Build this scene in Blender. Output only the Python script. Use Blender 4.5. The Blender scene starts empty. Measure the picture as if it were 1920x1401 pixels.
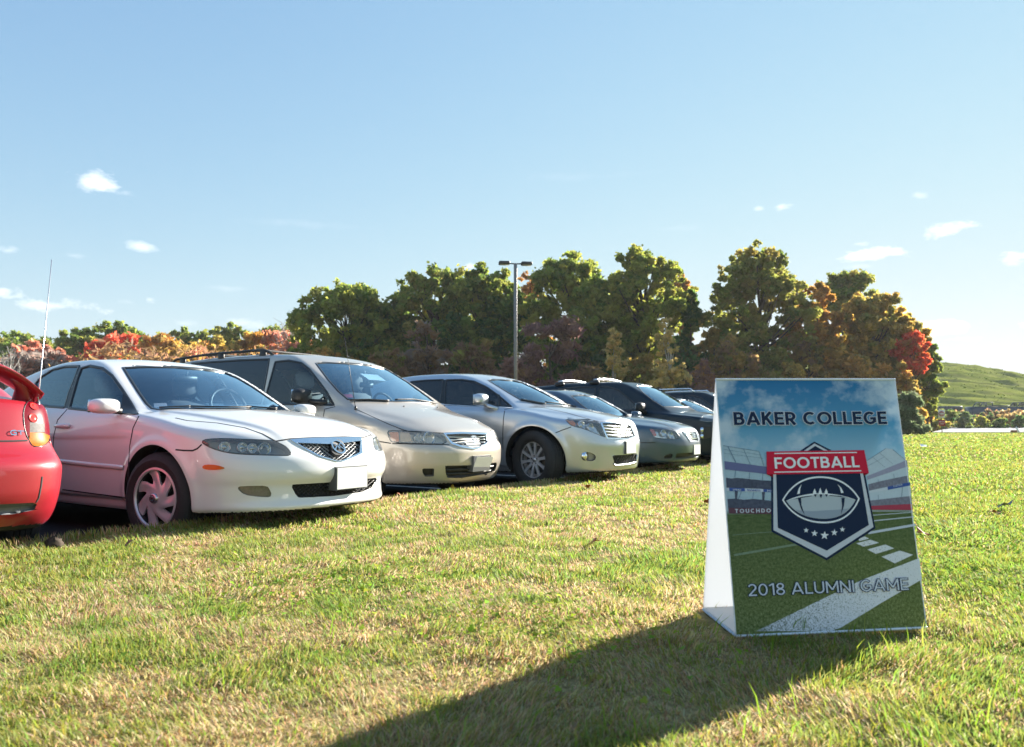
import bpy, math, random
import numpy as np
from mathutils import Vector, Matrix
from mathutils.geometry import delaunay_2d_cdt
SC = bpy.context.scene
COL = SC.collection
R_ = math.radians
# ------------------------------------------------------------------ camera
FPX, HORIZON, CAM_H = 1401.0, 795.0, 0.835
PITCH = math.atan((HORIZON - 700.5) / FPX)
cam_d = bpy.data.cameras.new('camera')
cam_d.sensor_width = 36.0
cam_d.lens = 36.0 * FPX / 1920.0
cam_d.clip_start, cam_d.clip_end = 0.05, 5000.0
cam = bpy.data.objects.new('camera', cam_d)
COL.objects.link(cam)
cam.location = (0, 0, CAM_H)
cam.rotation_euler = (math.pi / 2 + PITCH, 0, 0)
SC.camera = cam
cam_d.dof.use_dof = True
cam_d.dof.focus_distance = 5.2
cam_d.dof.aperture_fstop = 4.0
# ------------------------------------------------------------------ sky + sun
SUN_EL, SUN_AZ = R_(22.0), R_(47.5)        # azimuth measured from +Y (view direction) towards +X
world = bpy.data.worlds.new('World')
SC.world = world
world.use_nodes = True
wn, wl = world.node_tree.nodes, world.node_tree.links
wn.clear()
w_out = wn.new('ShaderNodeOutputWorld')
w_bg = wn.new('ShaderNodeBackground')
w_bg.inputs['Strength'].default_value = 0.085
w_sky = wn.new('ShaderNodeTexSky')
w_sky.sky_type = 'NISHITA'
w_sky.sun_disc = False
w_sky.sun_elevation = SUN_EL
w_sky.sun_rotation = SUN_AZ
w_sky.altitude = 50
w_sky.air_density = 1.0
w_sky.dust_density = 0.0
w_sky.ozone_density = 2.0
def soft_sky():
    """roll the sky's brightness off towards the sun the way film does"""
    sc = wn.new('ShaderNodeVectorMath'); sc.operation = 'MULTIPLY'; sc.inputs[1].default_value = SKY_GAIN; wl.new(w_sky.outputs[0], sc.inputs[0])
    sp = wn.new('ShaderNodeSeparateXYZ'); wl.new(sc.outputs[0], sp.inputs[0]); cb = wn.new('ShaderNodeCombineXYZ')
    for i in range(3):
        e = wn.new('ShaderNodeMath'); e.operation = 'POWER'; e.inputs[0].default_value = math.exp(-1.0)
        wl.new(sp.outputs[i], e.inputs[1])
        m = wn.new('ShaderNodeMath'); m.operation = 'MULTIPLY_ADD'; m.inputs[1].default_value = -SKY_CAP; m.inputs[2].default_value = SKY_CAP; wl.new(e.outputs[0], m.inputs[0]); wl.new(m.outputs[0], cb.inputs[i])
    return cb.outputs[0]
SKY_GAIN = (.355, .435, .56); SKY_CAP = 2.85
sky_col = soft_sky()
wl.new(sky_col, w_bg.inputs['Color'])
wl.new(w_bg.outputs[0], w_out.inputs['Surface'])
sun_d = bpy.data.lights.new('sun', 'SUN')
sun_d.energy = 5.0
sun_d.angle = R_(0.53)
sun_d.color = (1.0, 0.93, 0.82)
sun = bpy.data.objects.new('sun', sun_d)
COL.objects.link(sun)
sdir = Vector((math.sin(SUN_AZ) * math.cos(SUN_EL), math.cos(SUN_AZ) * math.cos(SUN_EL), math.sin(SUN_EL)))
sun.rotation_euler = (-sdir).to_track_quat('-Z', 'Y').to_euler()
SC.view_settings.view_transform = 'Standard'
SC.view_settings.look = 'None'
SC.view_settings.exposure = 1.98
SC.view_settings.gamma = 1.0
SC.render.engine = 'CYCLES'
SC.cycles.max_bounces = 8
SC.cycles.transparent_max_bounces = 16

# ------------------------------------------------------------------ helpers
_c, _s = math.cos(PITCH), math.sin(PITCH)
CAM_R = np.array([[1, 0, 0], [0, _c, _s], [0, -_s, _c]])
CAM_P = np.array([0, 0, CAM_H])
def px_rays(uv):
    uv = np.asarray(uv, float).reshape(-1, 2)
    q = np.stack([(uv[:, 0] - 960) / FPX, np.ones(len(uv)), -(uv[:, 1] - 700.5) / FPX], 1)
    return q @ CAM_R
def at(u, v, depth):
    r = px_rays([(u, v)])[0]
    return CAM_P + r * depth / r[1]
def on_ground(u, v, z):
    r = px_rays([(u, v)])[0]
    return CAM_P + r * (z - CAM_H) / r[2]

def mesh_obj(name, V, Fc, mat, parent=None, smooth=True, normals=None):
    me = bpy.data.meshes.new(name)
    V = np.asarray(V, np.float32).reshape(-1, 3)
    Fc = list(Fc) if not isinstance(Fc, np.ndarray) else Fc
    if isinstance(Fc, np.ndarray):
        k = Fc.shape[1]
        me.vertices.add(len(V)); me.vertices.foreach_set('co', V.ravel())
        me.loops.add(Fc.size); me.loops.foreach_set('vertex_index', Fc.ravel().astype(np.int32))
        me.polygons.add(len(Fc)); me.polygons.foreach_set('loop_start', np.arange(0, Fc.size, k, dtype=np.int32))
        me.update(calc_edges=True)
        me.validate()
    else:
        me.from_pydata([tuple(map(float, v)) for v in V], [], [tuple(int(i) for i in f) for f in Fc])
    me.polygons.foreach_set('use_smooth', [smooth] * len(me.polygons))
    if normals is not None and len(normals) == len(me.vertices):
        me.normals_split_custom_set_from_vertices([tuple(map(float, n)) for n in normals])
    me.update()
    o = bpy.data.objects.new(name, me)
    COL.objects.link(o)
    if parent is not None: o.parent = parent
    for m in (mat if isinstance(mat, (list, tuple)) else [mat]):
        me.materials.append(m)
    return o
def tag(o, label=None, cat=None, group=None, kind=None):
    if label: o['label'] = label
    if cat: o['category'] = cat
    if group: o['group'] = group
    if kind: o['kind'] = kind
    return o
def empty(name, loc=(0, 0, 0), rz=0.0):
    o = bpy.data.objects.new(name, None)
    COL.objects.link(o)
    o.empty_display_size = 0.2
    o.location = loc; o.rotation_euler = (0, 0, rz)
    return o
def copy_tree(o, parent=None):
    c = o.copy(); COL.objects.link(c); c.parent = parent
    for ch in list(o.children): copy_tree(ch, c)
    return c

class MB:
    """collects simple shapes into one mesh"""
    def __init__(s): s.v = []; s.f = []
    def add(s, V, Fc):
        n = len(s.v); s.v += [tuple(map(float, p)) for p in V]; s.f += [tuple(int(i) + n for i in f) for f in Fc]; return s
    def box(s, c, d, rz=0.0, bevel=0.0, M=None):
        x, y, z = d[0] / 2, d[1] / 2, d[2] / 2
        b = min(bevel, x * .9, y * .9, z * .9)
        pts = []; fs = []
        if b <= 0:
            pts = [(-x, -y, -z), (x, -y, -z), (x, y, -z), (-x, y, -z), (-x, -y, z), (x, -y, z), (x, y, z), (-x, y, z)]
            fs = [(3, 2, 1, 0), (4, 5, 6, 7), (0, 1, 5, 4), (1, 2, 6, 5), (2, 3, 7, 6), (3, 0, 4, 7)]
        else:
            rings = [(-z, b), (-z + b, 0), (z - b, 0), (z, b)]
            for zz, i in rings:
                a, c2 = x - i, y - i
                e = b if i == 0 else b * .5
                pts += [(-a + e, -c2, zz), (a - e, -c2, zz), (a, -c2 + e, zz), (a, c2 - e, zz), (a - e, c2, zz), (-a + e, c2, zz), (-a, c2 - e, zz), (-a, -c2 + e, zz)]
            for r in range(3):
                for k in range(8):
                    fs.append((r * 8 + k, r * 8 + (k + 1) % 8, r * 8 + 8 + (k + 1) % 8, r * 8 + 8 + k))
            fs.append(tuple(range(7, -1, -1))); fs.append(tuple(range(24, 32)))
        mt = Matrix.Translation(c) @ Matrix.Rotation(rz, 4, 'Z')
        if M is not None: mt = Matrix.Translation(c) @ M.to_4x4()
        return s.add([mt @ Vector(p) for p in pts], fs)
    def tube(s, pts, r, n=8, cap=True):
        pts = [Vector(p) for p in pts]
        rs = r if isinstance(r, (list, tuple)) else [r] * len(pts)
        V = []; Fc = []
        up = Vector((0, 0, 1))
        for i, p in enumerate(pts):
            t = (pts[min(i + 1, len(pts) - 1)] - pts[max(i - 1, 0)]).normalized()
            a = t.cross(up)
            if a.length < 1e-3: a = t.cross(Vector((1, 0, 0)))
            a.normalize(); b = a.cross(t)
            for k in range(n):
                g = 2 * math.pi * k / n
                V.append(p + (a * math.cos(g) + b * math.sin(g)) * rs[i])
        for i in range(len(pts) - 1):
            for k in range(n):
                Fc.append((i * n + k, i * n + (k + 1) % n, (i + 1) * n + (k + 1) % n, (i + 1) * n + k))
        if cap:
            Fc.append(tuple(range(n - 1, -1, -1))); Fc.append(tuple(range((len(pts) - 1) * n, len(pts) * n)))
        return s.add(V, Fc)
    def lathe_y(s, prof, n=48, c=(0, 0, 0), closed=False):
        """prof: list of (r, y) spun round the Y axis"""
        V = []; Fc = []
        m = len(prof)
        for k in range(n):
            g = 2 * math.pi * k / n
            for r, y in prof: V.append((c[0] + r * math.cos(g), c[1] + y, c[2] + r * math.sin(g)))
        for k in range(n):
            k2 = (k + 1) % n
            for i in range(m if closed else m - 1):
                i2 = (i + 1) % m
                Fc.append((k * m + i, k * m + i2, k2 * m + i2, k2 * m + i))
        return s.add(V, Fc)
    def build(s, name, mat, parent=None, smooth=True):
        return mesh_obj(name, s.v, s.f, mat, parent, smooth)

def pip(poly, P):
    poly = np.asarray(poly, float); P = np.asarray(P, float)
    ins = np.zeros(len(P), bool)
    x, y = P[:, 0], P[:, 1]
    n = len(poly)
    for i in range(n):
        x1, y1 = poly[i]; x2, y2 = poly[(i + 1) % n]
        if y1 == y2: continue
        c = ((y1 > y) != (y2 > y)) & (x < (x2 - x1) * (y - y1) / (y2 - y1) + x1)
        ins ^= c
    return ins
def poly_sd(poly, P):
    poly = np.asarray(poly, float); P = np.asarray(P, float)
    d = np.full(len(P), 1e18)
    n = len(poly)
    for i in range(n):
        a = poly[i]; b = poly[(i + 1) % n]; e = b - a
        w = P - a
        t = np.clip((w @ e) / max(e @ e, 1e-12), 0, 1)
        q = w - t[:, None] * e
        d = np.minimum(d, (q * q).sum(1))
    d = np.sqrt(d)
    return np.where(pip(poly, P), -d, d)
def resample(poly, step, closed=True):
    poly = np.asarray(poly, float); out = []
    n = len(poly)
    for i in range(n if closed else n - 1):
        a = poly[i]; b = poly[(i + 1) % n]
        k = max(1, int(np.ceil(np.linalg.norm(b - a) / step)))
        for j in range(k): out.append(a + (b - a) * j / k)
    if not closed: out.append(poly[-1])
    return np.array(out)
def smooth_poly(poly, it=2, closed=True, keep=None):
    """Chaikin corner cutting"""
    p = np.asarray(poly, float)
    for _ in range(it):
        if closed:
            q = np.roll(p, -1, 0)
            p = np.stack([.75 * p + .25 * q, .25 * p + .75 * q], 1).reshape(-1, p.shape[1])
        else:
            a, b = p[:-1], p[1:]
            m = np.stack([.75 * a + .25 * b, .25 * a + .75 * b], 1).reshape(-1, p.shape[1])
            p = np.vstack([p[:1], m[1:-1], p[-1:]])
    return p
def poly_fill(outer, holes=(), step=None):
    """triangulate a 2-D polygon with holes; returns V2 (n,2), tris (m,3)"""
    outer = np.asarray(outer, float)
    loops = [outer] + [np.asarray(h, float) for h in holes]
    if step: loops = [resample(l, step) for l in loops]
    pts = []; edges = []
    for l in loops:
        b = len(pts)
        pts += [tuple(p) for p in l]
        edges += [(b + i, b + (i + 1) % len(l)) for i in range(len(l))]
    if step:
        lo, hi = outer.min(0), outer.max(0)
        gx = np.arange(lo[0] + step * .5, hi[0], step); gy = np.arange(lo[1] + step * .5, hi[1], step * .9)
        if len(gx) and len(gy):
            G = np.stack(np.meshgrid(gx, gy, indexing='ij'), -1)
            G[:, 1::2, 0] += step * .5
            G = G.reshape(-1, 2)
            m = poly_sd(loops[0], G) < -step * .45
            for h in loops[1:]: m &= poly_sd(h, G) > step * .45
            pts += [tuple(p) for p in G[m]]
    r = delaunay_2d_cdt([Vector(p) for p in pts], edges, [], 0, 1e-7)
    V = np.array([tuple(v) for v in r[0]]); T = np.array([tuple(f) for f in r[2]], int)
    c = V[T].mean(1)
    m = pip(loops[0], c)
    for h in loops[1:]: m &= ~pip(h, c)
    T = T[m]
    a = V[T]; ar = (a[:, 1, 0] - a[:, 0, 0]) * (a[:, 2, 1] - a[:, 0, 1]) - (a[:, 1, 1] - a[:, 0, 1]) * (a[:, 2, 0] - a[:, 0, 0])
    T[ar < 0] = T[ar < 0][:, ::-1]
    T = T[np.abs(ar) > 1e-12]
    return V, T
def boundary_edges(T):
    from collections import Counter
    e = [(int(t[i]), int(t[(i + 1) % 3])) for t in T for i in range(3)]
    c = Counter((min(a, b), max(a, b)) for a, b in e)
    return [(a, b) for a, b in e if c[(min(a, b), max(a, b))] == 1]
def solid(Vf, Vb, T):
    """front verts, back verts, tris -> closed shell"""
    n = len(Vf)
    Fc = [tuple(t) for t in T] + [tuple(t[::-1] + n) for t in T]
    for a, b in boundary_edges(T): Fc.append((b, a, a + n, b + n))
    return np.vstack([Vf, Vb]), Fc

# ------------------------------------------------------------------ materials
def nt(name):
    m = bpy.data.materials.new(name); m.use_nodes = True
    n, l = m.node_tree.nodes, m.node_tree.links
    return m, n, l, n['Principled BSDF']
def sset(b, **k):
    names = dict(rough='Roughness', metal='Metallic', coat='Coat Weight', coatr='Coat Roughness', spec='Specular IOR Level', sheen='Sheen Weight', trans='Transmission Weight', ior='IOR')
    for a, v in k.items(): b.inputs[names[a]].default_value = v
def plain(name, col, noise=0.0, scale=20.0, bump=0.0, **k):
    m, n, l, b = nt(name)
    b.inputs['Base Color'].default_value = (*col, 1)
    sset(b, **k)
    if noise or bump:
        tc = n.new('ShaderNodeTexCoord'); t = n.new('ShaderNodeTexNoise'); t.inputs['Scale'].default_value = scale; t.inputs['Detail'].default_value = 6
        l.new(tc.outputs['Object'], t.inputs['Vector'])
        if noise:
            mx = n.new('ShaderNodeMix'); mx.data_type = 'RGBA'
            mx.inputs[6].default_value = (*[c * (1 - noise) for c in col], 1); mx.inputs[7].default_value = (*[min(1, c * (1 + noise)) for c in col], 1)
            l.new(t.outputs['Fac'], mx.inputs[0]); l.new(mx.outputs[2], b.inputs['Base Color'])
        if bump:
            bp = n.new('ShaderNodeBump'); bp.inputs['Strength'].default_value = bump; bp.inputs['Distance'].default_value = .01
            l.new(t.outputs['Fac'], bp.inputs['Height']); l.new(bp.outputs[0], b.inputs['Normal'])
    return m
def paint(name, col, metal=0.0, rough=0.35, dirt=0.06, coat=1.0):
    m, n, l, b = nt(name)
    sset(b, metal=metal, rough=rough, coat=coat, coatr=0.04, ior=1.45)
    tc = n.new('ShaderNodeTexCoord')
    t = n.new('ShaderNodeTexNoise'); t.inputs['Scale'].default_value = 2.3; t.inputs['Detail'].default_value = 8; t.inputs['Roughness'].default_value = .65
    l.new(tc.outputs['Object'], t.inputs['Vector'])
    mx = n.new('ShaderNodeMix'); mx.data_type = 'RGBA'
    mx.inputs[6].default_value = (*col, 1); mx.inputs[7].default_value = (col[0] * (1 - dirt * 2), col[1] * (1 - dirt * 2.3), col[2] * (1 - dirt * 2.8), 1)
    l.new(t.outputs['Fac'], mx.inputs[0]); l.new(mx.outputs[2], b.inputs['Base Color'])
    mr = n.new('ShaderNodeMapRange'); mr.inputs[1].default_value = .35; mr.inputs[2].default_value = .75; mr.inputs[3].default_value = .03; mr.inputs[4].default_value = .12
    l.new(t.outputs['Fac'], mr.inputs[0]); l.new(mr.outputs[0], b.inputs['Coat Roughness'])
    return m
def glass(name, tint=(.75, .82, .82), refl=1.0, rcol=(1, 1, 1), haze=0.0, hazecol=(.6, .62, .62)):
    """pane: tinted transparency plus a Schlick reflection that is the same from both sides"""
    m, n, l, b = nt(name); n.remove(b)
    out = n['Material Output']
    tr = n.new('ShaderNodeBsdfTransparent'); tr.inputs[0].default_value = (*tint, 1)
    gl = n.new('ShaderNodeBsdfGlossy'); gl.inputs['Roughness'].default_value = 0.015; gl.inputs['Color'].default_value = (*rcol, 1)
    ge = n.new('ShaderNodeNewGeometry')
    dp = n.new('ShaderNodeVectorMath'); dp.operation = 'DOT_PRODUCT'
    l.new(ge.outputs['Incoming'], dp.inputs[0]); l.new(ge.outputs['Normal'], dp.inputs[1])
    ab = n.new('ShaderNodeMath'); ab.operation = 'ABSOLUTE'; l.new(dp.outputs['Value'], ab.inputs[0])
    su = n.new('ShaderNodeMath'); su.operation = 'SUBTRACT'; su.inputs[0].default_value = 1.0; l.new(ab.outputs[0], su.inputs[1])
    pw = n.new('ShaderNodeMath'); pw.operation = 'POWER'; pw.inputs[1].default_value = 4.2; l.new(su.outputs[0], pw.inputs[0])
    ma = n.new('ShaderNodeMath'); ma.operation = 'MULTIPLY_ADD'; ma.inputs[1].default_value = .92 * refl; ma.inputs[2].default_value = .075 * refl; l.new(pw.outputs[0], ma.inputs[0])
    mx = n.new('ShaderNodeMixShader')
    base = tr
    if haze > 0:
        df = n.new('ShaderNodeBsdfDiffuse'); df.inputs[0].default_value = (*hazecol, 1)
        mh = n.new('ShaderNodeMixShader'); mh.inputs[0].default_value = haze
        l.new(tr.outputs[0], mh.inputs[1]); l.new(df.outputs[0], mh.inputs[2]); base = mh
    l.new(ma.outputs[0], mx.inputs[0]); l.new(base.outputs[0], mx.inputs[1]); l.new(gl.outputs[0], mx.inputs[2])
    l.new(mx.outputs[0], out.inputs['Surface'])
    return m
M = {}
M['rubber'] = plain('tyre_rubber', (.018, .018, .019), rough=.75, noise=.35, scale=30)
M['black'] = plain('black_plastic', (.012, .012, .013), rough=.45, noise=.2, scale=40)
M['gap'] = plain('panel_gap', (.02, .02, .022), rough=.8)
M['trim'] = plain('black_trim', (.014, .015, .017), rough=.3)
M['well'] = plain('wheel_well_black', (.01, .01, .01), rough=.9)
M['chrome'] = plain('chrome', (.82, .84, .86), metal=1.0, rough=.08)
M['satin'] = plain('satin_metal', (.55, .56, .58), metal=1.0, rough=.3)
M['alloy'] = plain('alloy', (.56, .56, .58), metal=.5, rough=.35)
M['cover'] = plain('wheel_cover_silver', (.62, .60, .60), metal=.45, rough=.35, noise=.15, scale=12)
M['disc'] = plain('brake_steel', (.12, .115, .11), metal=.8, rough=.5)
M['lining'] = plain('cabin_grey', (.15, .155, .165), rough=.8, noise=.2, scale=8)
M['seat'] = plain('seat_cloth_dark', (.09, .098, .11), rough=.9, noise=.3, scale=40)
M['seat_light'] = plain('seat_cloth_grey', (.20, .21, .225), rough=.9, noise=.2, scale=40)
M['dash'] = plain('dash_plastic', (.055, .06, .068), rough=.6)
M['amber'] = plain('amber_lens', (.55, .12, .012), rough=.15, coat=1.0)
M['orange'] = plain('orange_lens', (.75, .20, .03), rough=.12, coat=1.0)
M['red_lens'] = plain('red_lens', (.5, .008, .012), rough=.12, coat=1.0)
M['lamp_grey'] = plain('lamp_bezel', (.30, .305, .30), metal=.3, rough=.4)
M['reflector'] = plain('lamp_reflector', (.7, .71, .72), metal=1.0, rough=.18, noise=.25, scale=25)
M['lens_cloudy'] = glass('milky_headlamp_lens', (.8, .8, .78), haze=.24, hazecol=(.72, .72, .68))
M['glass'] = glass('window_glass', (.76, .86, .90), refl=1.4, rcol=(.75, .92, 1.0))
M['glass_tint'] = glass('privacy_glass', (.10, .125, .15))
M['glass_mid'] = glass('green_glass', (.55, .63, .64))
M['shield'] = glass('windshield_glass', (.62, .80, .90), refl=1.7, rcol=(.68, .88, 1.0))
M['lens'] = glass('headlamp_lens', (.86, .87, .87), haze=.16)
M['lens_old'] = glass('cloudy_headlamp_lens', (.72, .73, .71), haze=.13, hazecol=(.6, .6, .56))
M['plate_white'] = plain('plate_white', (.62, .63, .61), rough=.4, noise=.05, scale=12)
M['plate_frame'] = plain('plate_frame', (.09, .095, .10), rough=.5)
# ------------------------------------------------------------------ sky clouds (in the world, by direction)
def add_clouds():
    n, l = wn, wl
    tc = n.new('ShaderNodeTexCoord')
    nv = n.new('ShaderNodeVectorMath'); nv.operation = 'NORMALIZE'; l.new(tc.outputs['Generated'], nv.inputs[0])
    sp = n.new('ShaderNodeSeparateXYZ'); l.new(nv.outputs[0], sp.inputs[0])
    def math_(op, a, b=None, c=None):
        m = n.new('ShaderNodeMath'); m.operation = op
        for i, v in enumerate((a, b, c)):
            if v is None: continue
            if isinstance(v, (int, float)): m.inputs[i].default_value = v
            else: l.new(v, m.inputs[i])
        return m.outputs[0]
    az = math_('ARCTAN2', sp.outputs[0], sp.outputs[1]); el = math_('ARCSINE', sp.outputs[2])
    ns = n.new('ShaderNodeTexNoise'); ns.inputs['Scale'].default_value = 26; ns.inputs['Detail'].default_value = 7; ns.inputs['Roughness'].default_value = .62
    mp = n.new('ShaderNodeMapping'); mp.inputs['Scale'].default_value = (1, 1, 2.0); l.new(nv.outputs[0], mp.inputs[0]); l.new(mp.outputs[0], ns.inputs['Vector'])
    nz = math_('MULTIPLY_ADD', ns.outputs['Fac'], 4.6, -2.35)
    best = None
    CL = [(196, 346, 52, 24, 1), (235, 362, 40, 10, .6), (262, 461, 38, 12, .8), (18, 470, 28, 11, .7), (140, 480, 32, 8, .5), (95, 572, 105, 15, .95), (12, 556, 36, 22, 1), (282, 562, 14, 9, .8), (345, 606, 26, 7, .5), (240, 566, 20, 6, .4),
          (460, 605, 38, 9, .6), (880, 500, 16, 11, .9), (1625, 478, 52, 13, 1.1), (1612, 457, 20, 7, 1), (1772, 430, 52, 15, 1.1), (1465, 390, 22, 10, .9), (1425, 391, 12, 6, .7), (1722, 366, 18, 8, .6), (1908, 483, 34, 13, 1.1),
          (1765, 614, 66, 17, 1.3), (1815, 635, 34, 7, 1), (1912, 607, 28, 13, 1.2), (1868, 696, 32, 6, .7), (1612, 500, 40, 7, .5), (560, 420, 120, 8, .28), (1100, 330, 140, 9, .25), (700, 560, 90, 7, .35), (1250, 430, 60, 7, .3), (420, 540, 60, 6, .35)]
    for u, v, a, b, k in CL:
        r = px_rays([(u, v)])[0]; r = r / np.linalg.norm(r)
        a0, e0 = math.atan2(r[0], r[1]), math.asin(r[2])
        fx = math.cos(math.atan2(u - 960, FPX)) ** 2 / FPX
        dx = math_('MULTIPLY', math_('SUBTRACT', az, float(a0)), 1 / (a * fx)); dy = math_('MULTIPLY', math_('SUBTRACT', el, float(e0)), 1 / (b * fx))
        d = math_('SQRT', math_('ADD', math_('MULTIPLY', dx, dx), math_('MULTIPLY', dy, dy)))
        m = math_('MULTIPLY', math_('ADD', math_('SUBTRACT', 1.0, d), nz), .62 * k)
        m = math_('MULTIPLY', math_('MINIMUM', math_('MAXIMUM', m, 0.0), 1.0), min(1.0, .92 * k))
        m = math_('MULTIPLY', m, math_('LESS_THAN', d, 2.3))
        best = m if best is None else math_('MAXIMUM', best, m)
    mx = n.new('ShaderNodeMix'); mx.data_type = 'RGBA'
    l.new(best, mx.inputs[0]); l.new(sky_col, mx.inputs[6]); mx.inputs[7].default_value = (CLOUD, CLOUD, CLOUD * 1.0, 1)
    l.new(mx.outputs[2], w_bg.inputs['Color'])
CLOUD = 5.0
add_clouds()
# ------------------------------------------------------------------ noise for scattering
def vnoise(x, y, seed=0):
    xi = np.floor(x).astype(np.int64); yi = np.floor(y).astype(np.int64); fx = x - xi; fy = y - yi
    fx = fx * fx * (3 - 2 * fx); fy = fy * fy * (3 - 2 * fy)
    def h(a, b):
        n = (a * 374761393 + b * 668265263 + seed * 982451653) & 0xFFFFFFFF
        n = ((n ^ (n >> 13)) * 1274126177) & 0xFFFFFFFF
        return ((n ^ (n >> 16)) & 0xFFFF) / 65535.0
    return (h(xi, yi) * (1 - fx) + h(xi + 1, yi) * fx) * (1 - fy) + (h(xi, yi + 1) * (1 - fx) + h(xi + 1, yi + 1) * fx) * fy
def fbm(x, y, seed=0, o=4): return sum(vnoise(x * 2 ** i, y * 2 ** i, seed + i) / 2 ** (i + 1) for i in range(o)) / (1 - .5 ** o)
EDGE_T = -4.66
def lawn_z(x, y):
    s = x * RR[0] + y * RR[1]; t = x * RN[0] + y * RN[1]
    z = .112 + .03 * (fbm(x * .9, y * .9, 5) - .5) + .02 * (fbm(x * 3.1, y * 3.1, 9) - .5)
    z = z + .035 * sstep(-3.2, -4.4, t) * sstep(8.5, 3.0, s)
    return z
def straw(x, y):
    """0 green .. 1 straw"""
    a = fbm(x * .8 + 3, y * .8, 21, 3); b = fbm(x * 5.5, y * 5.5, 31, 3)
    v = np.clip((a * .42 + b * .58 - .49) * 5.6 + .66, 0, 1)
    # greener on the right-hand side
    g = sstep(.6, 2.2, x - .18 * (y - 2))
    return np.clip(v * (1 - .80 * g) - .10 * g, 0, 1)
def attr_mat(name, trans=.45, rough=.6, spec=.25, var=.25, nscale=1.0):
    """leaf-like material whose colour is each leaf's own pigment"""
    m, n, l, b = nt(name)
    at_ = n.new('ShaderNodeAttribute'); at_.attribute_name = 'pigment'
    l.new(at_.outputs['Color'], b.inputs['Base Color']); sset(b, rough=rough, spec=spec)
    tr = n.new('ShaderNodeBsdfTranslucent')
    hs = n.new('ShaderNodeHueSaturation'); hs.inputs['Saturation'].default_value = 1.04; hs.inputs['Value'].default_value = 1.25
    l.new(at_.outputs['Color'], hs.inputs['Color']); l.new(hs.outputs[0], tr.inputs[0])
    mx = n.new('ShaderNodeMixShader'); mx.inputs[0].default_value = trans
    l.new(b.outputs[0], mx.inputs[1]); l.new(tr.outputs[0], mx.inputs[2]); l.new(mx.outputs[0], n['Material Output'].inputs['Surface'])
    return m
def set_pigment(o, col):
    a = o.data.attributes.new('pigment', 'FLOAT_COLOR', 'POINT')
    c = np.ones((len(o.data.vertices), 4), np.float32); c[:, :3] = np.clip(col, 0, 1); a.data.foreach_set('color', c.ravel())
rng = np.random.default_rng(7)
# ------------------------------------------------------------------ ground sheets
def ground_mat(name, stops, scale, rough=.95, bump=.4, stretch=(1, 1, 1), det=8):
    m, n, l, b = nt(name); sset(b, rough=rough, spec=.0)
    tc = n.new('ShaderNodeTexCoord'); mp = n.new('ShaderNodeMapping'); mp.inputs['Scale'].default_value = stretch
    l.new(tc.outputs['Object'], mp.inputs[0])
    t = n.new('ShaderNodeTexNoise'); t.inputs['Scale'].default_value = scale; t.inputs['Detail'].default_value = det; t.inputs['Roughness'].default_value = .62
    l.new(mp.outputs[0], t.inputs['Vector'])
    t2 = n.new('ShaderNodeTexNoise'); t2.inputs['Scale'].default_value = scale * 22; t2.inputs['Detail'].default_value = 4; l.new(mp.outputs[0], t2.inputs['Vector'])
    ad = n.new('ShaderNodeMath'); ad.operation = 'MULTIPLY_ADD'; ad.inputs[1].default_value = .45; l.new(t2.outputs['Fac'], ad.inputs[0])
    m2 = n.new('ShaderNodeMath'); m2.operation = 'MULTIPLY'; m2.inputs[1].default_value = .60; l.new(t.outputs['Fac'], m2.inputs[0]); l.new(m2.outputs[0], ad.inputs[2])
    cr = n.new('ShaderNodeValToRGB'); el = cr.color_ramp.elements
    el[0].position, el[0].color = stops[0][0], (*stops[0][1], 1); el[1].position, el[1].color = stops[-1][0], (*stops[-1][1], 1)
    for p, c in stops[1:-1]: e = el.new(p); e.color = (*c, 1)
    l.new(ad.outputs[0], cr.inputs[0]); l.new(cr.outputs[0], b.inputs['Base Color'])
    if bump:
        bp = n.new('ShaderNodeBump'); bp.inputs['Strength'].default_value = bump; bp.inputs['Distance'].default_value = .02; l.new(ad.outputs[0], bp.inputs['Height']); l.new(bp.outputs[0], b.inputs['Normal'])
    return m
RN = np.array([math.cos(R_(-32.5)), math.sin(R_(-32.5))]); RR = np.array([-RN[1], RN[0]])
def st(s, t, z): p = RR * s + RN * t; return (p[0], p[1], z)
def sstep(a, b, x):
    t = np.clip((x - a) / (b - a), 0, 1); return t * t * (3 - 2 * t)
M['field'] = ground_mat('field_grass', [(.3, (.10, .13, .025)), (.5, (.17, .18, .04)), (.62, (.26, .22, .09)), (.8, (.12, .16, .03))], .25, bump=.3)
def turf_mat():
    m, n, l, b = nt('lawn_thatch'); sset(b, rough=.95, spec=.0)
    a = n.new('ShaderNodeAttribute'); a.attribute_name = 'pigment'; tc = n.new('ShaderNodeTexCoord'); t = n.new('ShaderNodeTexNoise'); t.inputs['Scale'].default_value = 34; t.inputs['Detail'].default_value = 6; l.new(tc.outputs['Object'], t.inputs['Vector'])
    r = n.new('ShaderNodeMapRange'); r.inputs[1].default_value = .3; r.inputs[2].default_value = .7; r.inputs[3].default_value = .55; r.inputs[4].default_value = 1.3; l.new(t.outputs['Fac'], r.inputs[0])
    h = n.new('ShaderNodeHueSaturation'); l.new(a.outputs['Color'], h.inputs['Color']); l.new(r.outputs[0], h.inputs['Value']); l.new(h.outputs[0], b.inputs['Base Color'])
    bp = n.new('ShaderNodeBump'); bp.inputs['Strength'].default_value = .5; bp.inputs['Distance'].default_value = .02; l.new(t.outputs['Fac'], bp.inputs['Height']); l.new(bp.outputs[0], b.inputs['Normal'])
    return m
M['turf'] = turf_mat()
M['asphalt'] = ground_mat('asphalt', [(.3, (.030, .030, .032)), (.6, (.055, .054, .055)), (.8, (.075, .073, .072))], 1.6, rough=.85, bump=.25)
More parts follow.
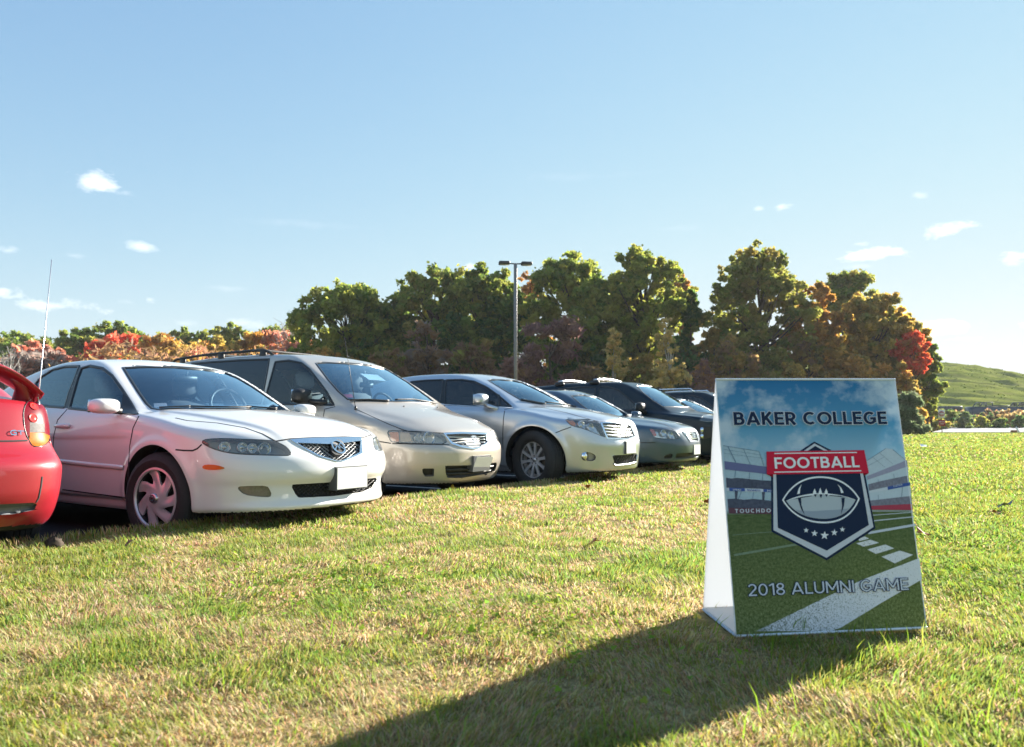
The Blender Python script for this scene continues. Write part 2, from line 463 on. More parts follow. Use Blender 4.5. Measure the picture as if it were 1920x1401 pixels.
mb = MB(); mb.add([(-900, -60, -.06), (900, -60, -.06), (900, 1500, -.06), (-900, 1500, -.06)], [(0, 1, 2, 3)]); tag(mb.build('ground', M['field'], smooth=False), kind='structure')
mb = MB(); mb.add([st(-14, -60, -.004), st(-14, -4.0, -.004), st(27, -4.0, -.004), st(27, -60, -.004)], [(0, 1, 2, 3)]); tag(mb.build('parking_lot', M['asphalt'], smooth=False), kind='structure')
# bay lines between the cars
mb_l = plain('road_paint', (.62, .62, .6), rough=.8, noise=.25, scale=9)
for k in range(9):
    s0 = 2.65 + 2.56 * k - 2.6
    mb = MB(); mb.add([st(s0 - .05, -9.6, .0), st(s0 - .05, -4.75, .0), st(s0 + .05, -4.75, .0), st(s0 + .05, -9.6, .0)], [(0, 1, 2, 3)]); tag(mb.build('bay_line', mb_l, smooth=False), kind='structure')
def build_lawn():
    ss = np.concatenate([np.arange(-12, 9, .12), np.arange(9, 30, .4), np.arange(30, 150, 3.0)])
    tt = np.concatenate([[EDGE_T - .02, EDGE_T], np.arange(EDGE_T + .08, 8.0, .12), np.arange(8, 40, 1.2), np.arange(40, 90, 5)])
    S_, T_ = np.meshgrid(ss, tt, indexing='ij')
    X = RR[0] * S_ + RN[0] * T_; Y = RR[1] * S_ + RN[1] * T_
    Z = lawn_z(X, Y); Z[:, 0] = -.03; Z[:, 1] = Z[:, 1] - .035
    # ends before the far road
    V = np.stack([X, Y, Z], -1)
    keep = (Y < 66.5)
    n, m = S_.shape; idx = np.arange(n * m).reshape(n, m)
    q = np.stack([idx[:-1, :-1], idx[1:, :-1], idx[1:, 1:], idx[:-1, 1:]], -1).reshape(-1, 4)[:, ::-1]
    k = keep.ravel()[q].all(1)
    q = q[k]; u, inv = np.unique(q, return_inverse=True)
    o = mesh_obj('lawn', V.reshape(-1, 3)[u], inv.reshape(-1, 4), M['turf']); tag(o, kind='structure')
    vx, vy = V.reshape(-1, 3)[u][:, 0], V.reshape(-1, 3)[u][:, 1]; sv = straw(vx, vy)[:, None]
    set_pigment(o, (1 - sv) * [.135, .17, .035] + sv * [.30, .23, .11])
build_lawn()
def scatter(d0, d1, n, half=R_(47)):
    n = int(n * 1.25)
    """points on the lawn, even in area between two distances"""
    d = np.sqrt(rng.uniform(d0 ** 2, d1 ** 2, n)); a = rng.uniform(-half, half, n)
    x, y = d * np.sin(a), d * np.cos(a)
    t = x * RN[0] + y * RN[1]; s = x * RR[0] + y * RR[1]
    m = (t > EDGE_T + .0) & (y < 66) & (y > .3)
    # nothing grows under the sign
    m &= ~((x > .70) & (x < 1.50) & (y > 2.60 + .13 * (x - .74)) & (y < 2.94 + .13 * (x - .74)))
    return x[m], y[m]
def blades(x, y, h, w, lean, col, name_parts):
    n = len(x); z = lawn_z(x, y) - .006
    a = rng.uniform(0, 2 * np.pi, n); la = rng.uniform(0, 2 * np.pi, n)
    # grass laid slightly one way
    la = np.where(rng.random(n) < .72, 4.0 + 7.0 * (fbm(x * 2.6, y * 2.6, 91, 2) - .5) + rng.normal(0, .55, n), la)
    dx, dy = np.cos(a) * w / 2, np.sin(a) * w / 2; lx, ly = np.cos(la) * lean * h, np.sin(la) * lean * h
    up = h * np.sqrt(np.clip(1 - lean ** 2 * .55, .15, 1))
    V = np.stack([np.stack([x - dx, y - dy, z], 1), np.stack([x + dx, y + dy, z], 1),
                  np.stack([x + lx * .38 + dx * .8, y + ly * .38 + dy * .8, z + up * .62], 1), np.stack([x + lx * .38 - dx * .8, y + ly * .38 - dy * .8, z + up * .62], 1),
                  np.stack([x + lx, y + ly, z + up * np.where(lean > .8, .8, 1.0)], 1)], 1)
    name_parts.append((V, np.repeat(col[:, None, :], 5, 1)))
def blade_colour(x, y, n):
    sv = straw(x, y); r = rng.random(n)
    dry = r < (.10 + .68 * sv)
    g = np.stack([rng.uniform(.14, .27, n), rng.uniform(.215, .33, n), rng.uniform(.04, .085, n)], 1)
    g[:, 0] += .05 * vnoise(x * 1.3, y * 1.3, 77) ; 
    d = np.stack([rng.uniform(.42, .62, n), rng.uniform(.33, .49, n), rng.uniform(.18, .30, n)], 1)
    b = np.stack([rng.uniform(.24, .34, n), rng.uniform(.15, .21, n), rng.uniform(.07, .11, n)], 1)
    c = np.where(dry[:, None], d, g); br = dry & (rng.random(n) < .25); c[br] = b[br]
    return c, dry
M['grass'] = attr_mat('grass_blades', .5, .6, .22)
def build_grass():
    parts = []
    for d0, d1, n, hh, ww in [(.75, 1.9, 62000, .044, .0030), (1.9, 3.2, 80000, .043, .0036), (3.2, 5.2, 90000, .042, .0050), (5.2, 9, 90000, .044, .0085), (9, 17, 70000, .048, .016), (17, 34, 52000, .055, .034), (34, 68, 36000, .07, .08)]:
        x, y = scatter(d0, d1, n)
        n = len(x); c, dry = blade_colour(x, y, n)
        tuft = fbm(x * 7.5, y * 7.5, 55, 2)
        h = hh * rng.uniform(.5, 1.25, n) * (.45 + 1.1 * tuft ** 1.4) * np.where(dry, .85, 1)
        lean = np.where(dry, rng.uniform(.5, 1.05, n), rng.uniform(.25, .95, n))
        h = h * .98; blades(x, y, h, ww * rng.uniform(.7, 1.3, n), lean, c, parts)
    # tall stragglers in the foreground and along the sign and the kerb
    x, y = scatter(.75, 3.0, 2600); n = len(x); c, dry = blade_colour(x, y, n)
    c[dry] = [.17, .27, .03]; k = rng.random(n) < .34 * sstep(.1, .9, x - .1 * y) + .05; blades(x[k], y[k], rng.uniform(.06, .11, n)[k], np.full(n, .0042)[k], rng.uniform(.2, .7, n)[k], c[k], parts)
    ss = rng.uniform(1, 14, 9000); tt = EDGE_T + rng.uniform(-.01, .10, 9000); x = RR[0] * ss + RN[0] * tt; y = RR[1] * ss + RN[1] * tt; n = len(x)
    c, dry = blade_colour(x, y, n); blades(x, y, rng.uniform(.03, .075, n), .0045 + .0005 * ss, rng.uniform(.1, .7, n), c, parts)
    V = np.concatenate([p[0] for p in parts]); C = np.concatenate([p[1] for p in parts]); n = len(V)
    me = bpy.data.meshes.new('grass'); me.vertices.add(n * 5); me.vertices.foreach_set('co', V.astype(np.float32).ravel())
    b = (np.arange(n) * 5)[:, None]
    loops = np.concatenate([b + [0, 1, 2, 3], b + [3, 2, 4]], 1).ravel().astype(np.int32)
    me.loops.add(len(loops)); me.loops.foreach_set('vertex_index', loops)
    st_ = (np.arange(n) * 7)[:, None] + [0, 4]
    me.polygons.add(n * 2); me.polygons.foreach_set('loop_start', st_.ravel().astype(np.int32)); me.update(calc_edges=True)
    o = bpy.data.objects.new('grass', me); COL.objects.link(o); me.materials.append(M['grass']); set_pigment(o, C.reshape(-1, 3)); tag(o, kind='stuff')
build_grass()
M['clover'] = attr_mat('clover_leaves', .5, .8, .1)
def build_clover():
    V = []; C = []
    spots = [(1040, 1185, .42, 420), (950, 1150, .35, 200), (560, 1110, .5, 420), (720, 1080, .45, 300), (1850, 1010, 1.0, 900), (1780, 960, 1.0, 500), (1880, 1100, .5, 500), (1800, 1060, .5, 300), (330, 1060, .5, 160)]
    for u, v, r, n in spots:
        p = on_ground(u, v, .13)
        for _ in range(n):
            q = np.array([p[0], p[1]]) + rng.normal(0, r * .62, 2)
            if q @ RN < EDGE_T + .05 or (.68 < q[0] < 1.55 and 2.55 < q[1] < 3.1): continue
            z = float(lawn_z(q[0], q[1])) + rng.uniform(.018, .045)
            a0 = rng.uniform(0, 6.28); sz = rng.uniform(.0032, .006)
            tl = rng.normal(0, .35, 2); col = np.array([rng.uniform(.17, .29), rng.uniform(.25, .36), rng.uniform(.03, .06)])
            for k in range(3):
                a = a0 + k * 2.094; cx, cy = q[0] + math.cos(a) * sz, q[1] + math.sin(a) * sz
                for j in range(6):
                    g = a + j * math.pi / 3; dx, dy = math.cos(g) * sz, math.sin(g) * sz
                    V.append((cx + dx, cy + dy, z + (cx + dx - q[0]) * tl[0] + (cy + dy - q[1]) * tl[1])); C.append(col)
    F_ = np.arange(len(V)).reshape(-1, 6)
    o = mesh_obj('clover', V, F_, M['clover'], smooth=False); set_pigment(o, np.array(C)); tag(o, kind='stuff')
build_clover()
# ------------------------------------------------------------------ cars: an implicit body, meshed with surface nets
def tab(pts, sig=.03):
    """smooth 1-D table through (t, value) points"""
    p = np.array(sorted(pts), float); x, y = p[:, 0], p[:, 1]
    h = np.diff(x); d = np.diff(y) / h
    m = np.zeros(len(x)); m[0], m[-1] = d[0], d[-1]
    for i in range(1, len(x) - 1):
        if d[i - 1] * d[i] > 0:
            w1, w2 = 2 * h[i] + h[i - 1], h[i] + 2 * h[i - 1]
            m[i] = (w1 + w2) / (w1 / d[i - 1] + w2 / d[i])
    X = np.arange(x[0] - .5, x[-1] + .5, .005)
    k = np.clip(np.searchsorted(x, X) - 1, 0, len(x) - 2)
    t = (X - x[k]) / h[k]
    Y = (1 + 2 * t) * (1 - t) ** 2 * y[k] + t * (1 - t) ** 2 * h[k] * m[k] + t * t * (3 - 2 * t) * y[k + 1] + t * t * (t - 1) * h[k] * m[k + 1]
    Y = np.where(X < x[0], y[0] + m[0] * (X - x[0]), np.where(X > x[-1], y[-1] + m[-1] * (X - x[-1]), Y))
    if sig > 0:
        r = int(3 * sig / .005); g = np.exp(-.5 * (np.arange(-r, r + 1) * .005 / sig) ** 2); g /= g.sum()
        Y = np.convolve(np.pad(Y, r, mode='edge'), g, 'valid')
    return lambda q: np.interp(q, X, Y)
def smax(a, b, k):
    h = np.clip(.5 + .5 * (a - b) / k, 0, 1)
    return b * (1 - h) + a * h + k * h * (1 - h)
def smin(a, b, k): return -smax(-a, -b, k)
def sstep(a, b, x):
    t = np.clip((x - a) / (b - a), 0, 1); return t * t * (3 - 2 * t)

class Car:
    def __init__(s, name, label, cat, origin, heading, prm, group='cars parked in a row along the lawn', cell=.017):
        s.p = prm; s.cell = cell
        s.O = np.array([origin[0], origin[1], origin[2] if len(origin) > 2 else 0.0]); s.hd = heading
        s.n = np.array([math.cos(heading), math.sin(heading), 0]); s.r = np.array([-math.sin(heading), math.cos(heading), 0])
        s.root = empty(name, tuple(s.O), heading)
        tag(s.root, label, cat, group)
        s.cuts = []          # (pixel polygon, depth, mirrored, xrange)
        s.zones = []         # panels split from the body
        s.xf, s.xr = tab(prm['front'], .014), tab(prm['rear'], prm.get('sig', .02))
        s.ws, s.wx = tab(prm['side'], prm.get('sig', .025)), tab(prm['plan'])
        s.zc, s.zb = tab(prm['deck']), tab(prm['bottom'])
        s.roof, s.cwx = tab(prm['roof'], .04), tab(prm['cabin_plan'])
        s.cwz = tab(prm['cabin_side'], .02)
        s.crown = tab(prm['crown'])
        s.bend = tab(prm['bend'])
    # ---- implicit outer skin (local coordinates, < 0 inside)
    def outer(s, P, cab_only=False, low_only=False):
        p = s.p
        x, ay, z = P[..., 0], np.abs(P[..., 1]), P[..., 2]
        W = s.ws(z) * s.wx(x)
        for ax in p['axles']:
            rr = np.hypot(x - ax, z - p['wz']); W = W + p.get('flare', .012) * np.exp(-((rr - p['arch'] - .01) / .05) ** 2)
        if 'belt_line' in p:
            zc_, amp, x0_, x1_ = p['belt_line']; W = W + amp * np.tanh((z - zc_ - .02 * (x - x0_)) / .012) * sstep(x0_ - .25, x0_ + .2, x) * sstep(x1_ + .25, x1_ - .2, x)
        W = W - .022 * sstep(.30, .27, z) * sstep(p['axles'][1] + .2, p['axles'][1] + .5, x) * sstep(p['axles'][0] - .2, p['axles'][0] - .5, x)
        xf, xr = s.xf(z), s.xr(z)
        a0, a1 = p['corner']
        ex = np.clip((x - a0) / np.maximum(xf - a0, .05), 0, None)
        er = np.clip((a1 - x) / np.maximum(a1 - xr, .05), 0, None)
        ey = ay / np.maximum(W, .05)
        pf, pr = p.get('pf', 2.7), p.get('pr', 3.0)
        gf = (ex ** pf + ey ** pf) ** (1 / pf) - 1
        gr = (er ** pr + ey ** pr) ** (1 / pr) - 1
        gp = np.maximum(gf, gr) * np.minimum(W, .9)
        zt = s.zc(x) - s.crown(x) * np.clip(ey, 0, 1.3) ** 2.3
        if 'crease' in p:
            for (fn, h, w) in p['crease']:
                zt = zt + h / (1 + np.exp(-np.clip((fn(x) - ay) / w, -30, 30)))
        gt = (z - zt) * .93
        F1 = smax(gp, gt, p.get('ktop', .055))
        F1 = smax(F1, s.zb(x) - z, .05)
        if low_only: return F1
        xx = x + s.bend(x) * ay * ay
        g1 = (z - (s.roof(xx) - p.get('roof_crown', .09) * ay * ay)) * .93
        g2 = ay - s.cwx(x) * s.cwz(z)
        F2 = np.maximum(np.maximum(smax(g1, g2, p.get('kroof', .07)), .55 - z), np.maximum(x - p['cabin'][1] - .32, p['cabin'][0] - .45 - x))
        if cab_only: return F2
        return smin(F1, F2, p.get('kbelt', .03))
    def grad(s, P, e=.006):
        g = np.stack([s.outer(P + np.eye(3)[i] * e) - s.outer(P - np.eye(3)[i] * e) for i in range(3)], -1)
        return g / np.maximum(np.linalg.norm(g, axis=-1, keepdims=True), 1e-9)
    def to_local(s, W):
        d = np.asarray(W) - s.O
        return np.stack([d @ s.n, d @ s.r, d[..., 2]], -1)
    def to_world(s, L):
        L = np.asarray(L); return s.O + L[..., :1] * s.n + L[..., 1:2] * s.r + L[..., 2:3] * np.array([0, 0, 1.])
    def cam_local(s): return s.to_local(CAM_P)
    def pix(s, L):
        """local point -> photo pixel"""
        q = (s.to_world(L) - CAM_P) @ CAM_R.T
        d = np.where(np.abs(q[..., 1]) < 1e-6, 1e-6, q[..., 1])
        return np.stack([960 + FPX * q[..., 0] / d, 700.5 - FPX * q[..., 2] / d], -1)
    def cast(s, O, D, t0, t1, n=260, f=None):
        """first hit of rays with the outer skin"""
        f = f or s.outer
        O = np.broadcast_to(O, D.shape); ts = np.linspace(t0, t1, n)
        lo = np.full(len(D), t0); hit = np.zeros(len(D), bool); hi = np.full(len(D), t1)
        best = np.full(len(D), 1e9); bt = np.full(len(D), (t0 + t1) / 2)
        for a, b in zip(ts[:-1], ts[1:]):
            m = ~hit
            if not m.any(): break
            v = f(O[m] + D[m] * b)
            idx = np.where(m)[0]
            imp = v < best[idx]; best[idx[imp]] = v[imp]; bt[idx[imp]] = b
            h = idx[v < 0]; hit[h] = True; lo[h] = a; hi[h] = b
        for _ in range(18):
            mid = (lo + hi) / 2; v = f(O + D * mid[:, None]); neg = v < 0
            hi = np.where(neg, mid, hi); lo = np.where(neg, lo, mid)
        t = np.where(hit, hi, bt)
        Q = O + D * t[:, None]
        if not hit.all():
            m = ~hit; q = Q[m]
            for _ in range(4): q = q - s.grad(q) * np.clip(f(q), -.2, .2)[:, None] * .9
            Q[m] = q
        return Q, hit
    def on(s, uv, lift=0.0):
        """photo pixels -> points on the skin (local)"""
        D = px_rays(uv); D = D / np.linalg.norm(D, axis=1, keepdims=True)
        Dl = np.stack([D @ s.n, D @ s.r, D[:, 2]], 1)
        O = s.cam_local(); d0 = np.linalg.norm(O[:2] - np.array([-s.p['L'] / 2, 0]))
        P, h = s.cast(O, Dl, max(.5, d0 - 3.6), d0 + 3.4)
        if lift: P = P + s.grad(P) * lift
        return P
    def side(s, xz, sgn=-1, lift=0.0):
        xz = np.asarray(xz, float)
        O = np.stack([xz[:, 0], np.full(len(xz), 1.3 * sgn), xz[:, 1]], 1); D = np.tile([0, -sgn, 0.], (len(xz), 1))
        P, h = s.cast(O, D, 0, 1.25, 120)
        if lift: P = P + s.grad(P) * lift
        return P
    def axial(s, yz, sgn=1, lift=0.0):
        """seen square on from the front (sgn 1) or rear (-1)"""
        yz = np.asarray(yz, float)
        x0 = .4 if sgn > 0 else -s.p['L'] - .4
        O = np.stack([np.full(len(yz), x0), yz[:, 0], yz[:, 1]], 1); D = np.tile([-sgn, 0, 0.], (len(yz), 1))
        P, h = s.cast(O, D, 0, 3.0, 260)
        if lift: P = P + s.grad(P) * lift
        return P
    # ---- patches and strips lying on the skin
    def patch(s, name, poly, mat, mode='px', step=None, lift=.003, thick=.004, mirror=False, parent=None, holes=(), smooth_it=0, down=None):
        f = {'px': s.on, 'side': s.side, 'front': s.axial}.get(mode, mode)
        poly = np.asarray(poly, float)
        if smooth_it: poly = smooth_poly(poly, smooth_it)
        if step is None: step = max(2.5, np.ptp(poly, 0).max() / 22) if mode == 'px' else max(.02, np.ptp(poly, 0).max() / 22)
        V2, T = poly_fill(poly, holes, step)
        P = f(V2); N = s.grad(P)
        a = P[T]; nn = np.cross(a[:, 1] - a[:, 0], a[:, 2] - a[:, 0])
        if (nn * N[T[:, 0]]).sum() < 0: T = T[:, ::-1]
        n = len(P)
        Vf, Vb = P + N * lift, P + N * (lift - thick if down is None else -down)
        if thick > 0 or down is not None:
            V, Fc = solid(Vf, Vb, T); NN = None
        else: V, Fc, NN = Vf, [tuple(t) for t in T], N
        out = []
        o = mesh_obj(name, V, Fc, mat, parent or s.root, True, NN)
        if thick > 0 or down is not None: s.sharp(o)
        out.append(o)
        if mirror:
            V2m = V * [1, -1, 1]
            par2 = parent
            o2 = mesh_obj(name, V2m, [tuple(t[::-1]) for t in Fc], mat, par2 or s.root, True, None if NN is None else NN * [1, -1, 1])
            if thick > 0 or down is not None: s.sharp(o2)
            out.append(o2)
        return out if mirror else o
    @staticmethod
    def sharp(o, ang=40):
        o.data.set_sharp_from_angle(angle=R_(ang))
    def strip_geo(s, P, w, lift, h=None, closed=False):
        N = s.grad(P); n = len(P)
        if closed: T = np.roll(P, -1, 0) - np.roll(P, 1, 0)
        else:
            T = np.gradient(P, axis=0)
        T /= np.maximum(np.linalg.norm(T, axis=1, keepdims=True), 1e-9)
        B = np.cross(N, T); B /= np.maximum(np.linalg.norm(B, axis=1, keepdims=True), 1e-9)
        ww = np.broadcast_to(np.asarray(w, float), (n,))[:, None] / 2
        h = lift if h is None else h
        rows = [P - B * ww - N * .004, P - B * ww * .9 + N * lift * .7, P + N * h, P + B * ww * .9 + N * lift * .7, P + B * ww - N * .004]
        V = np.stack(rows, 1).reshape(-1, 3); Fc = []
        for i in range(n if closed else n - 1):
            j = (i + 1) % n
            for k in range(4): Fc.append((i * 5 + k, j * 5 + k, j * 5 + k + 1, i * 5 + k + 1))
        return V, Fc
    def strips(s, name, lines, mat, w=.006, lift=.0012, h=None, mode='px', mirror=False, parent=None, step=None, closed=False, it=0):
        """ribbons on the skin, each one a part (panel gaps, seals, mouldings)"""
        f = {'px': s.on, 'side': s.side, 'front': s.axial, 'rear': lambda q: s.axial(q, -1)}.get(mode, mode)
        out = []
        for L in lines:
            L = np.asarray(L, float)
            if it: L = smooth_poly(L, it, closed)
            L = resample(L, step or (4 if mode == 'px' else .03), closed)
            P = f(L)
            V, Fc = s.strip_geo(P, w, lift, h, closed)
            out.append(mesh_obj(name, V, Fc, mat, parent or s.root))
            if mirror: out.append(mesh_obj(name, V * [1, -1, 1], [t[::-1] for t in Fc], mat, parent or s.root))
        return out
    # ---- the meshed body
    def cut(s, poly, depth, mirror=False, through=False, test=None):
        s.cuts.append((np.asarray(poly, float), depth, mirror, through, test))
    def zone(s, name, fn, mat=None): s.zones.append((name, fn, mat))
    def build_body(s, mat, name='body', inner=True):
        p, h = s.p, s.cell
        ym = p['W'] / 2 + .06
        xs = np.arange(-p['L'] - .06, .09, h); ny = int(ym / h); ys = (np.arange(-ny, ny + 1)) * h; zs = np.arange(.1, p['H'] + .06, h)
        nx, nyy, nz = len(xs), len(ys), len(zs)
        half = ys[ny:]
        G = np.stack(np.meshgrid(xs, half, zs, indexing='ij'), -1)
        A = s.outer(G)
        def wells(x, y, z, A):
            ay = np.abs(y); out = np.full(x.shape, -9.)
            for ax in p['axles']:
                out = np.maximum(out, np.minimum(p['arch'] - np.hypot(x - ax, z - p['wz']), ay - (p['W'] / 2 - .30)))
            return out
        V = np.maximum(A, wells(G[..., 0], G[..., 1], G[..., 2], A))
        if inner:
            C = s.outer(G, cab_only=True)
            x0, x1 = p['cabin']
            cav = np.maximum.reduce([C + .045, A + .045, p['floor'] - G[..., 2], G[..., 0] - x1, x0 - G[..., 0], G[..., 1] - (p['W'] / 2 - .14)])
            lowc = np.maximum.reduce([A + .10, p['floor'] - G[..., 2], G[..., 0] - x1 + .1, x0 - G[..., 0], G[..., 1] - (p['W'] / 2 - .14)])
            V = np.maximum(V, -np.minimum(cav, lowc))
        V = np.concatenate([V[:, :0:-1], V], 1); A = np.concatenate([A[:, :0:-1], A], 1)
        del G
        for poly, depth, mirror, through, test in s.cuts:
            lim = -.13 if through else -depth
            band = np.argwhere((A > lim - h * 2) & (A < h * 2))
            P = np.stack([xs[band[:, 0]], ys[band[:, 1]], zs[band[:, 2]]], 1)
            Q = P.copy()
            if mirror: Q[:, 1] = -np.abs(Q[:, 1])
            uv = s.pix(Q)
            lo, hi = poly.min(0) - 25, poly.max(0) + 25
            m = ((uv > lo) & (uv < hi)).all(1)
            # only the skin that faces the camera
            m &= (s.grad(Q[m | ~m], .01) * (s.cam_local() - Q)).sum(1) > -.02
            if test is not None: m &= test(Q)
            band, P, Q, uv = band[m], P[m], Q[m], uv[m]
            if len(band) == 0: continue
            dist = np.linalg.norm(s.to_world(Q) - CAM_P, axis=1)
            sd = poly_sd(poly, uv) * dist / FPX
            a = A[band[:, 0], band[:, 1], band[:, 2]]
            c = np.maximum(sd, -a + lim)       # negative inside the cut
            V[band[:, 0], band[:, 1], band[:, 2]] = np.maximum(V[band[:, 0], band[:, 1], band[:, 2]], -c)
        # naive surface nets
        S = V < 0
        cn = S[:-1, :-1, :-1].astype(np.int8)
        tot = np.zeros(cn.shape, np.int8)
        for i in (0, 1):
            for j in (0, 1):
                for k in (0, 1):
                    tot += S[i:nx - 1 + i, j:nyy - 1 + j, k:nz - 1 + k]
        act = (tot > 0) & (tot < 8)
        ci = np.argwhere(act); idm = np.full(act.shape, -1, np.int64); idm[act] = np.arange(len(ci))
        acc = np.zeros((len(ci), 3)); cnt = np.zeros(len(ci))
        cor = [(i, j, k) for i in (0, 1) for j in (0, 1) for k in (0, 1)]
        vals = {c: V[ci[:, 0] + c[0], ci[:, 1] + c[1], ci[:, 2] + c[2]] for c in cor}
        for a in cor:
            for ax in range(3):
                if a[ax]: continue
                b = list(a); b[ax] = 1; b = tuple(b)
                va, vb = vals[a], vals[b]; m = (va < 0) != (vb < 0)
                t = np.where(m, va / np.where(m, va - vb, 1), 0)
                pt = np.tile(np.array(a, float), (len(ci), 1)); pt[:, ax] = t
                acc[m] += pt[m]; cnt[m] += 1
        acc /= cnt[:, None]
        P = np.stack([xs[0] + (ci[:, 0] + acc[:, 0]) * h, ys[0] + (ci[:, 1] + acc[:, 1]) * h, zs[0] + (ci[:, 2] + acc[:, 2]) * h], 1)
        quads = []
        for ax in range(3):
            o1, o2 = [a for a in range(3) if a != ax]
            sl0 = [slice(1, -1)] * 3; sl1 = [slice(1, -1)] * 3
            sl0[ax] = slice(0, -1); sl1[ax] = slice(1, None)
            a, b = S[tuple(sl0)], S[tuple(sl1)]
            e = np.argwhere(a != b); flip = a[a != b]
            e = e + 1; e[:, ax] -= 1
            def cid(d1, d2):
                q = e.copy(); q[:, o1] += d1; q[:, o2] += d2
                return idm[q[:, 0], q[:, 1], q[:, 2]]
            q = np.stack([cid(-1, -1), cid(0, -1), cid(0, 0), cid(-1, 0)], 1)
            if ax == 1: flip = ~flip
            q[~flip] = q[~flip][:, ::-1]
            quads.append(q[(q >= 0).all(1)])
        Q = np.vstack(quads)
        # settle smooth skin on the exact surface
        f = s.outer(P); g = s.grad(P)
        near = np.abs(f) < .006
        P[near] -= g[near] * f[near][:, None] * .95
        N = np.where(near[:, None], g, 0.0)
        # which faces are skin, lining, wheel well
        fc = P[Q].mean(1); ff = s.outer(fc)
        rmin = np.min([np.hypot(fc[:, 0] - ax, fc[:, 2] - p['wz']) for ax in p['axles']], 0)
        skin = ff > -.012
        well = (~skin) & (rmin < p['arch'] + .03) & (np.abs(fc[:, 1]) > p['W'] / 2 - .34)
        under = (s.zb(fc[:, 0]) - fc[:, 2] > -.02) & (s.grad(fc)[:, 2] < -.8)
        lining = ~skin & ~well
        reg = np.full(len(Q), -1)
        reg[lining] = -2; reg[well | under] = -3
        for i, (nm, fn, mt) in enumerate(s.zones):
            m = (reg == -1) & fn(fc); reg[m] = i
        isk = reg >= -1
        vs = np.zeros(len(P), bool); vs[np.unique(Q[isk])] = True
        vw = np.zeros(len(P), bool); vw[np.unique(Q[reg == -3])] = True
        vl = np.zeros(len(P), bool); vl[np.unique(Q[reg == -2])] = True
        # crisp wheel-arch edges
        b = np.where(vs & vw)[0]
        for ax in p['axles']:
            dx, dz = P[b, 0] - ax, P[b, 2] - p['wz']; rr = np.hypot(dx, dz)
            m = (np.abs(rr - p['arch']) < .03) & (P[b, 2] > p['wz'] - .14)
            i = b[m]; k = p['arch'] / rr[m]
            P[i, 0] = ax + dx[m] * k; P[i, 2] = p['wz'] + dz[m] * k
            for sg in (-1, 1):
                j = i[np.sign(P[i, 1]) == sg]
                if len(j): P[j] = s.side(P[j][:, [0, 2]], sg)
            N[i] = s.grad(P[i])
        # crisp edges of the traced openings
        b = np.where(vs & vl)[0]
        for poly, depth, mirror, through, test in s.cuts:
            if len(b) == 0: break
            q = P[b].copy(); sg = np.ones(len(b))
            if mirror: sg = np.where(q[:, 1] > 0, -1.0, 1.0); q[:, 1] = -np.abs(q[:, 1])
            uv = s.pix(q); dist = np.linalg.norm(s.to_world(q) - CAM_P, axis=1)
            sd = poly_sd(poly, uv) * dist / FPX
            m = (np.abs(sd) < .02) & (np.abs(s.outer(q)) < .03) & ((s.grad(q) * (s.cam_local() - q)).sum(1) > 0)
            if not m.any(): continue
            n_ = len(poly); best = np.full(m.sum(), 1e9); near2 = np.zeros((m.sum(), 2)); w2 = uv[m]
            for e in range(n_):
                A_, B_ = poly[e], poly[(e + 1) % n_]; ed = B_ - A_
                t = np.clip(((w2 - A_) @ ed) / max(ed @ ed, 1e-12), 0, 1); c_ = A_ + t[:, None] * ed
                dd = ((w2 - c_) ** 2).sum(1); k = dd < best; best[k] = dd[k]; near2[k] = c_[k]
            L = s.on(near2)
            ok = np.linalg.norm(L - q[m], axis=1) < .04
            L[:, 1] *= sg[m]; i = b[m][ok]
            P[i] = L[ok]; N[i] = s.grad(P[i])
        def part(m, nm, mt):
            q = Q[m]
            if len(q) == 0: return None
            u, inv = np.unique(q, return_inverse=True)
            sk = nm not in ('cabin_lining', 'wheel_well')
            return mesh_obj(nm, P[u], inv.reshape(-1, 4), mt, s.root, True, N[u] if sk else None)
        s.body = part(reg == -1, name, mat)
        part(reg == -2, 'cabin_lining', M['lining']); part(reg == -3, 'wheel_well', M['well'])
        for i, (nm, fn, mt) in enumerate(s.zones): part(reg == i, nm, mt or mat)
        return s.body
    # ---- fittings
    def wheels(s, rim_fn, r, width, track, steer=0.0, rim_r=.21):
        protos = {}
        for ax in range(2):
            for sd in (-1, 1):
                hub = wheel_geo(r, width, rim_r, rim_fn) if not protos else None
                if hub is None:
                    w = protos['w'].copy(); COL.objects.link(w)
                    for ch in protos['w'].children:
                        c = ch.copy(); COL.objects.link(c); c.parent = w
                else: w = hub; protos['w'] = w
                w.parent = s.root
                w.location = (s.p['axles'][ax], sd * track / 2, r)
                w.rotation_euler = (0, 0, (math.pi if sd > 0 else 0) + (steer if ax == 0 else 0))
    def gap(s, lines, mode='px', mirror=True, w=.012, **k): return s.strips('panel_gap', lines, M['gap'], w, .0016, .0012, mode, mirror, **k)

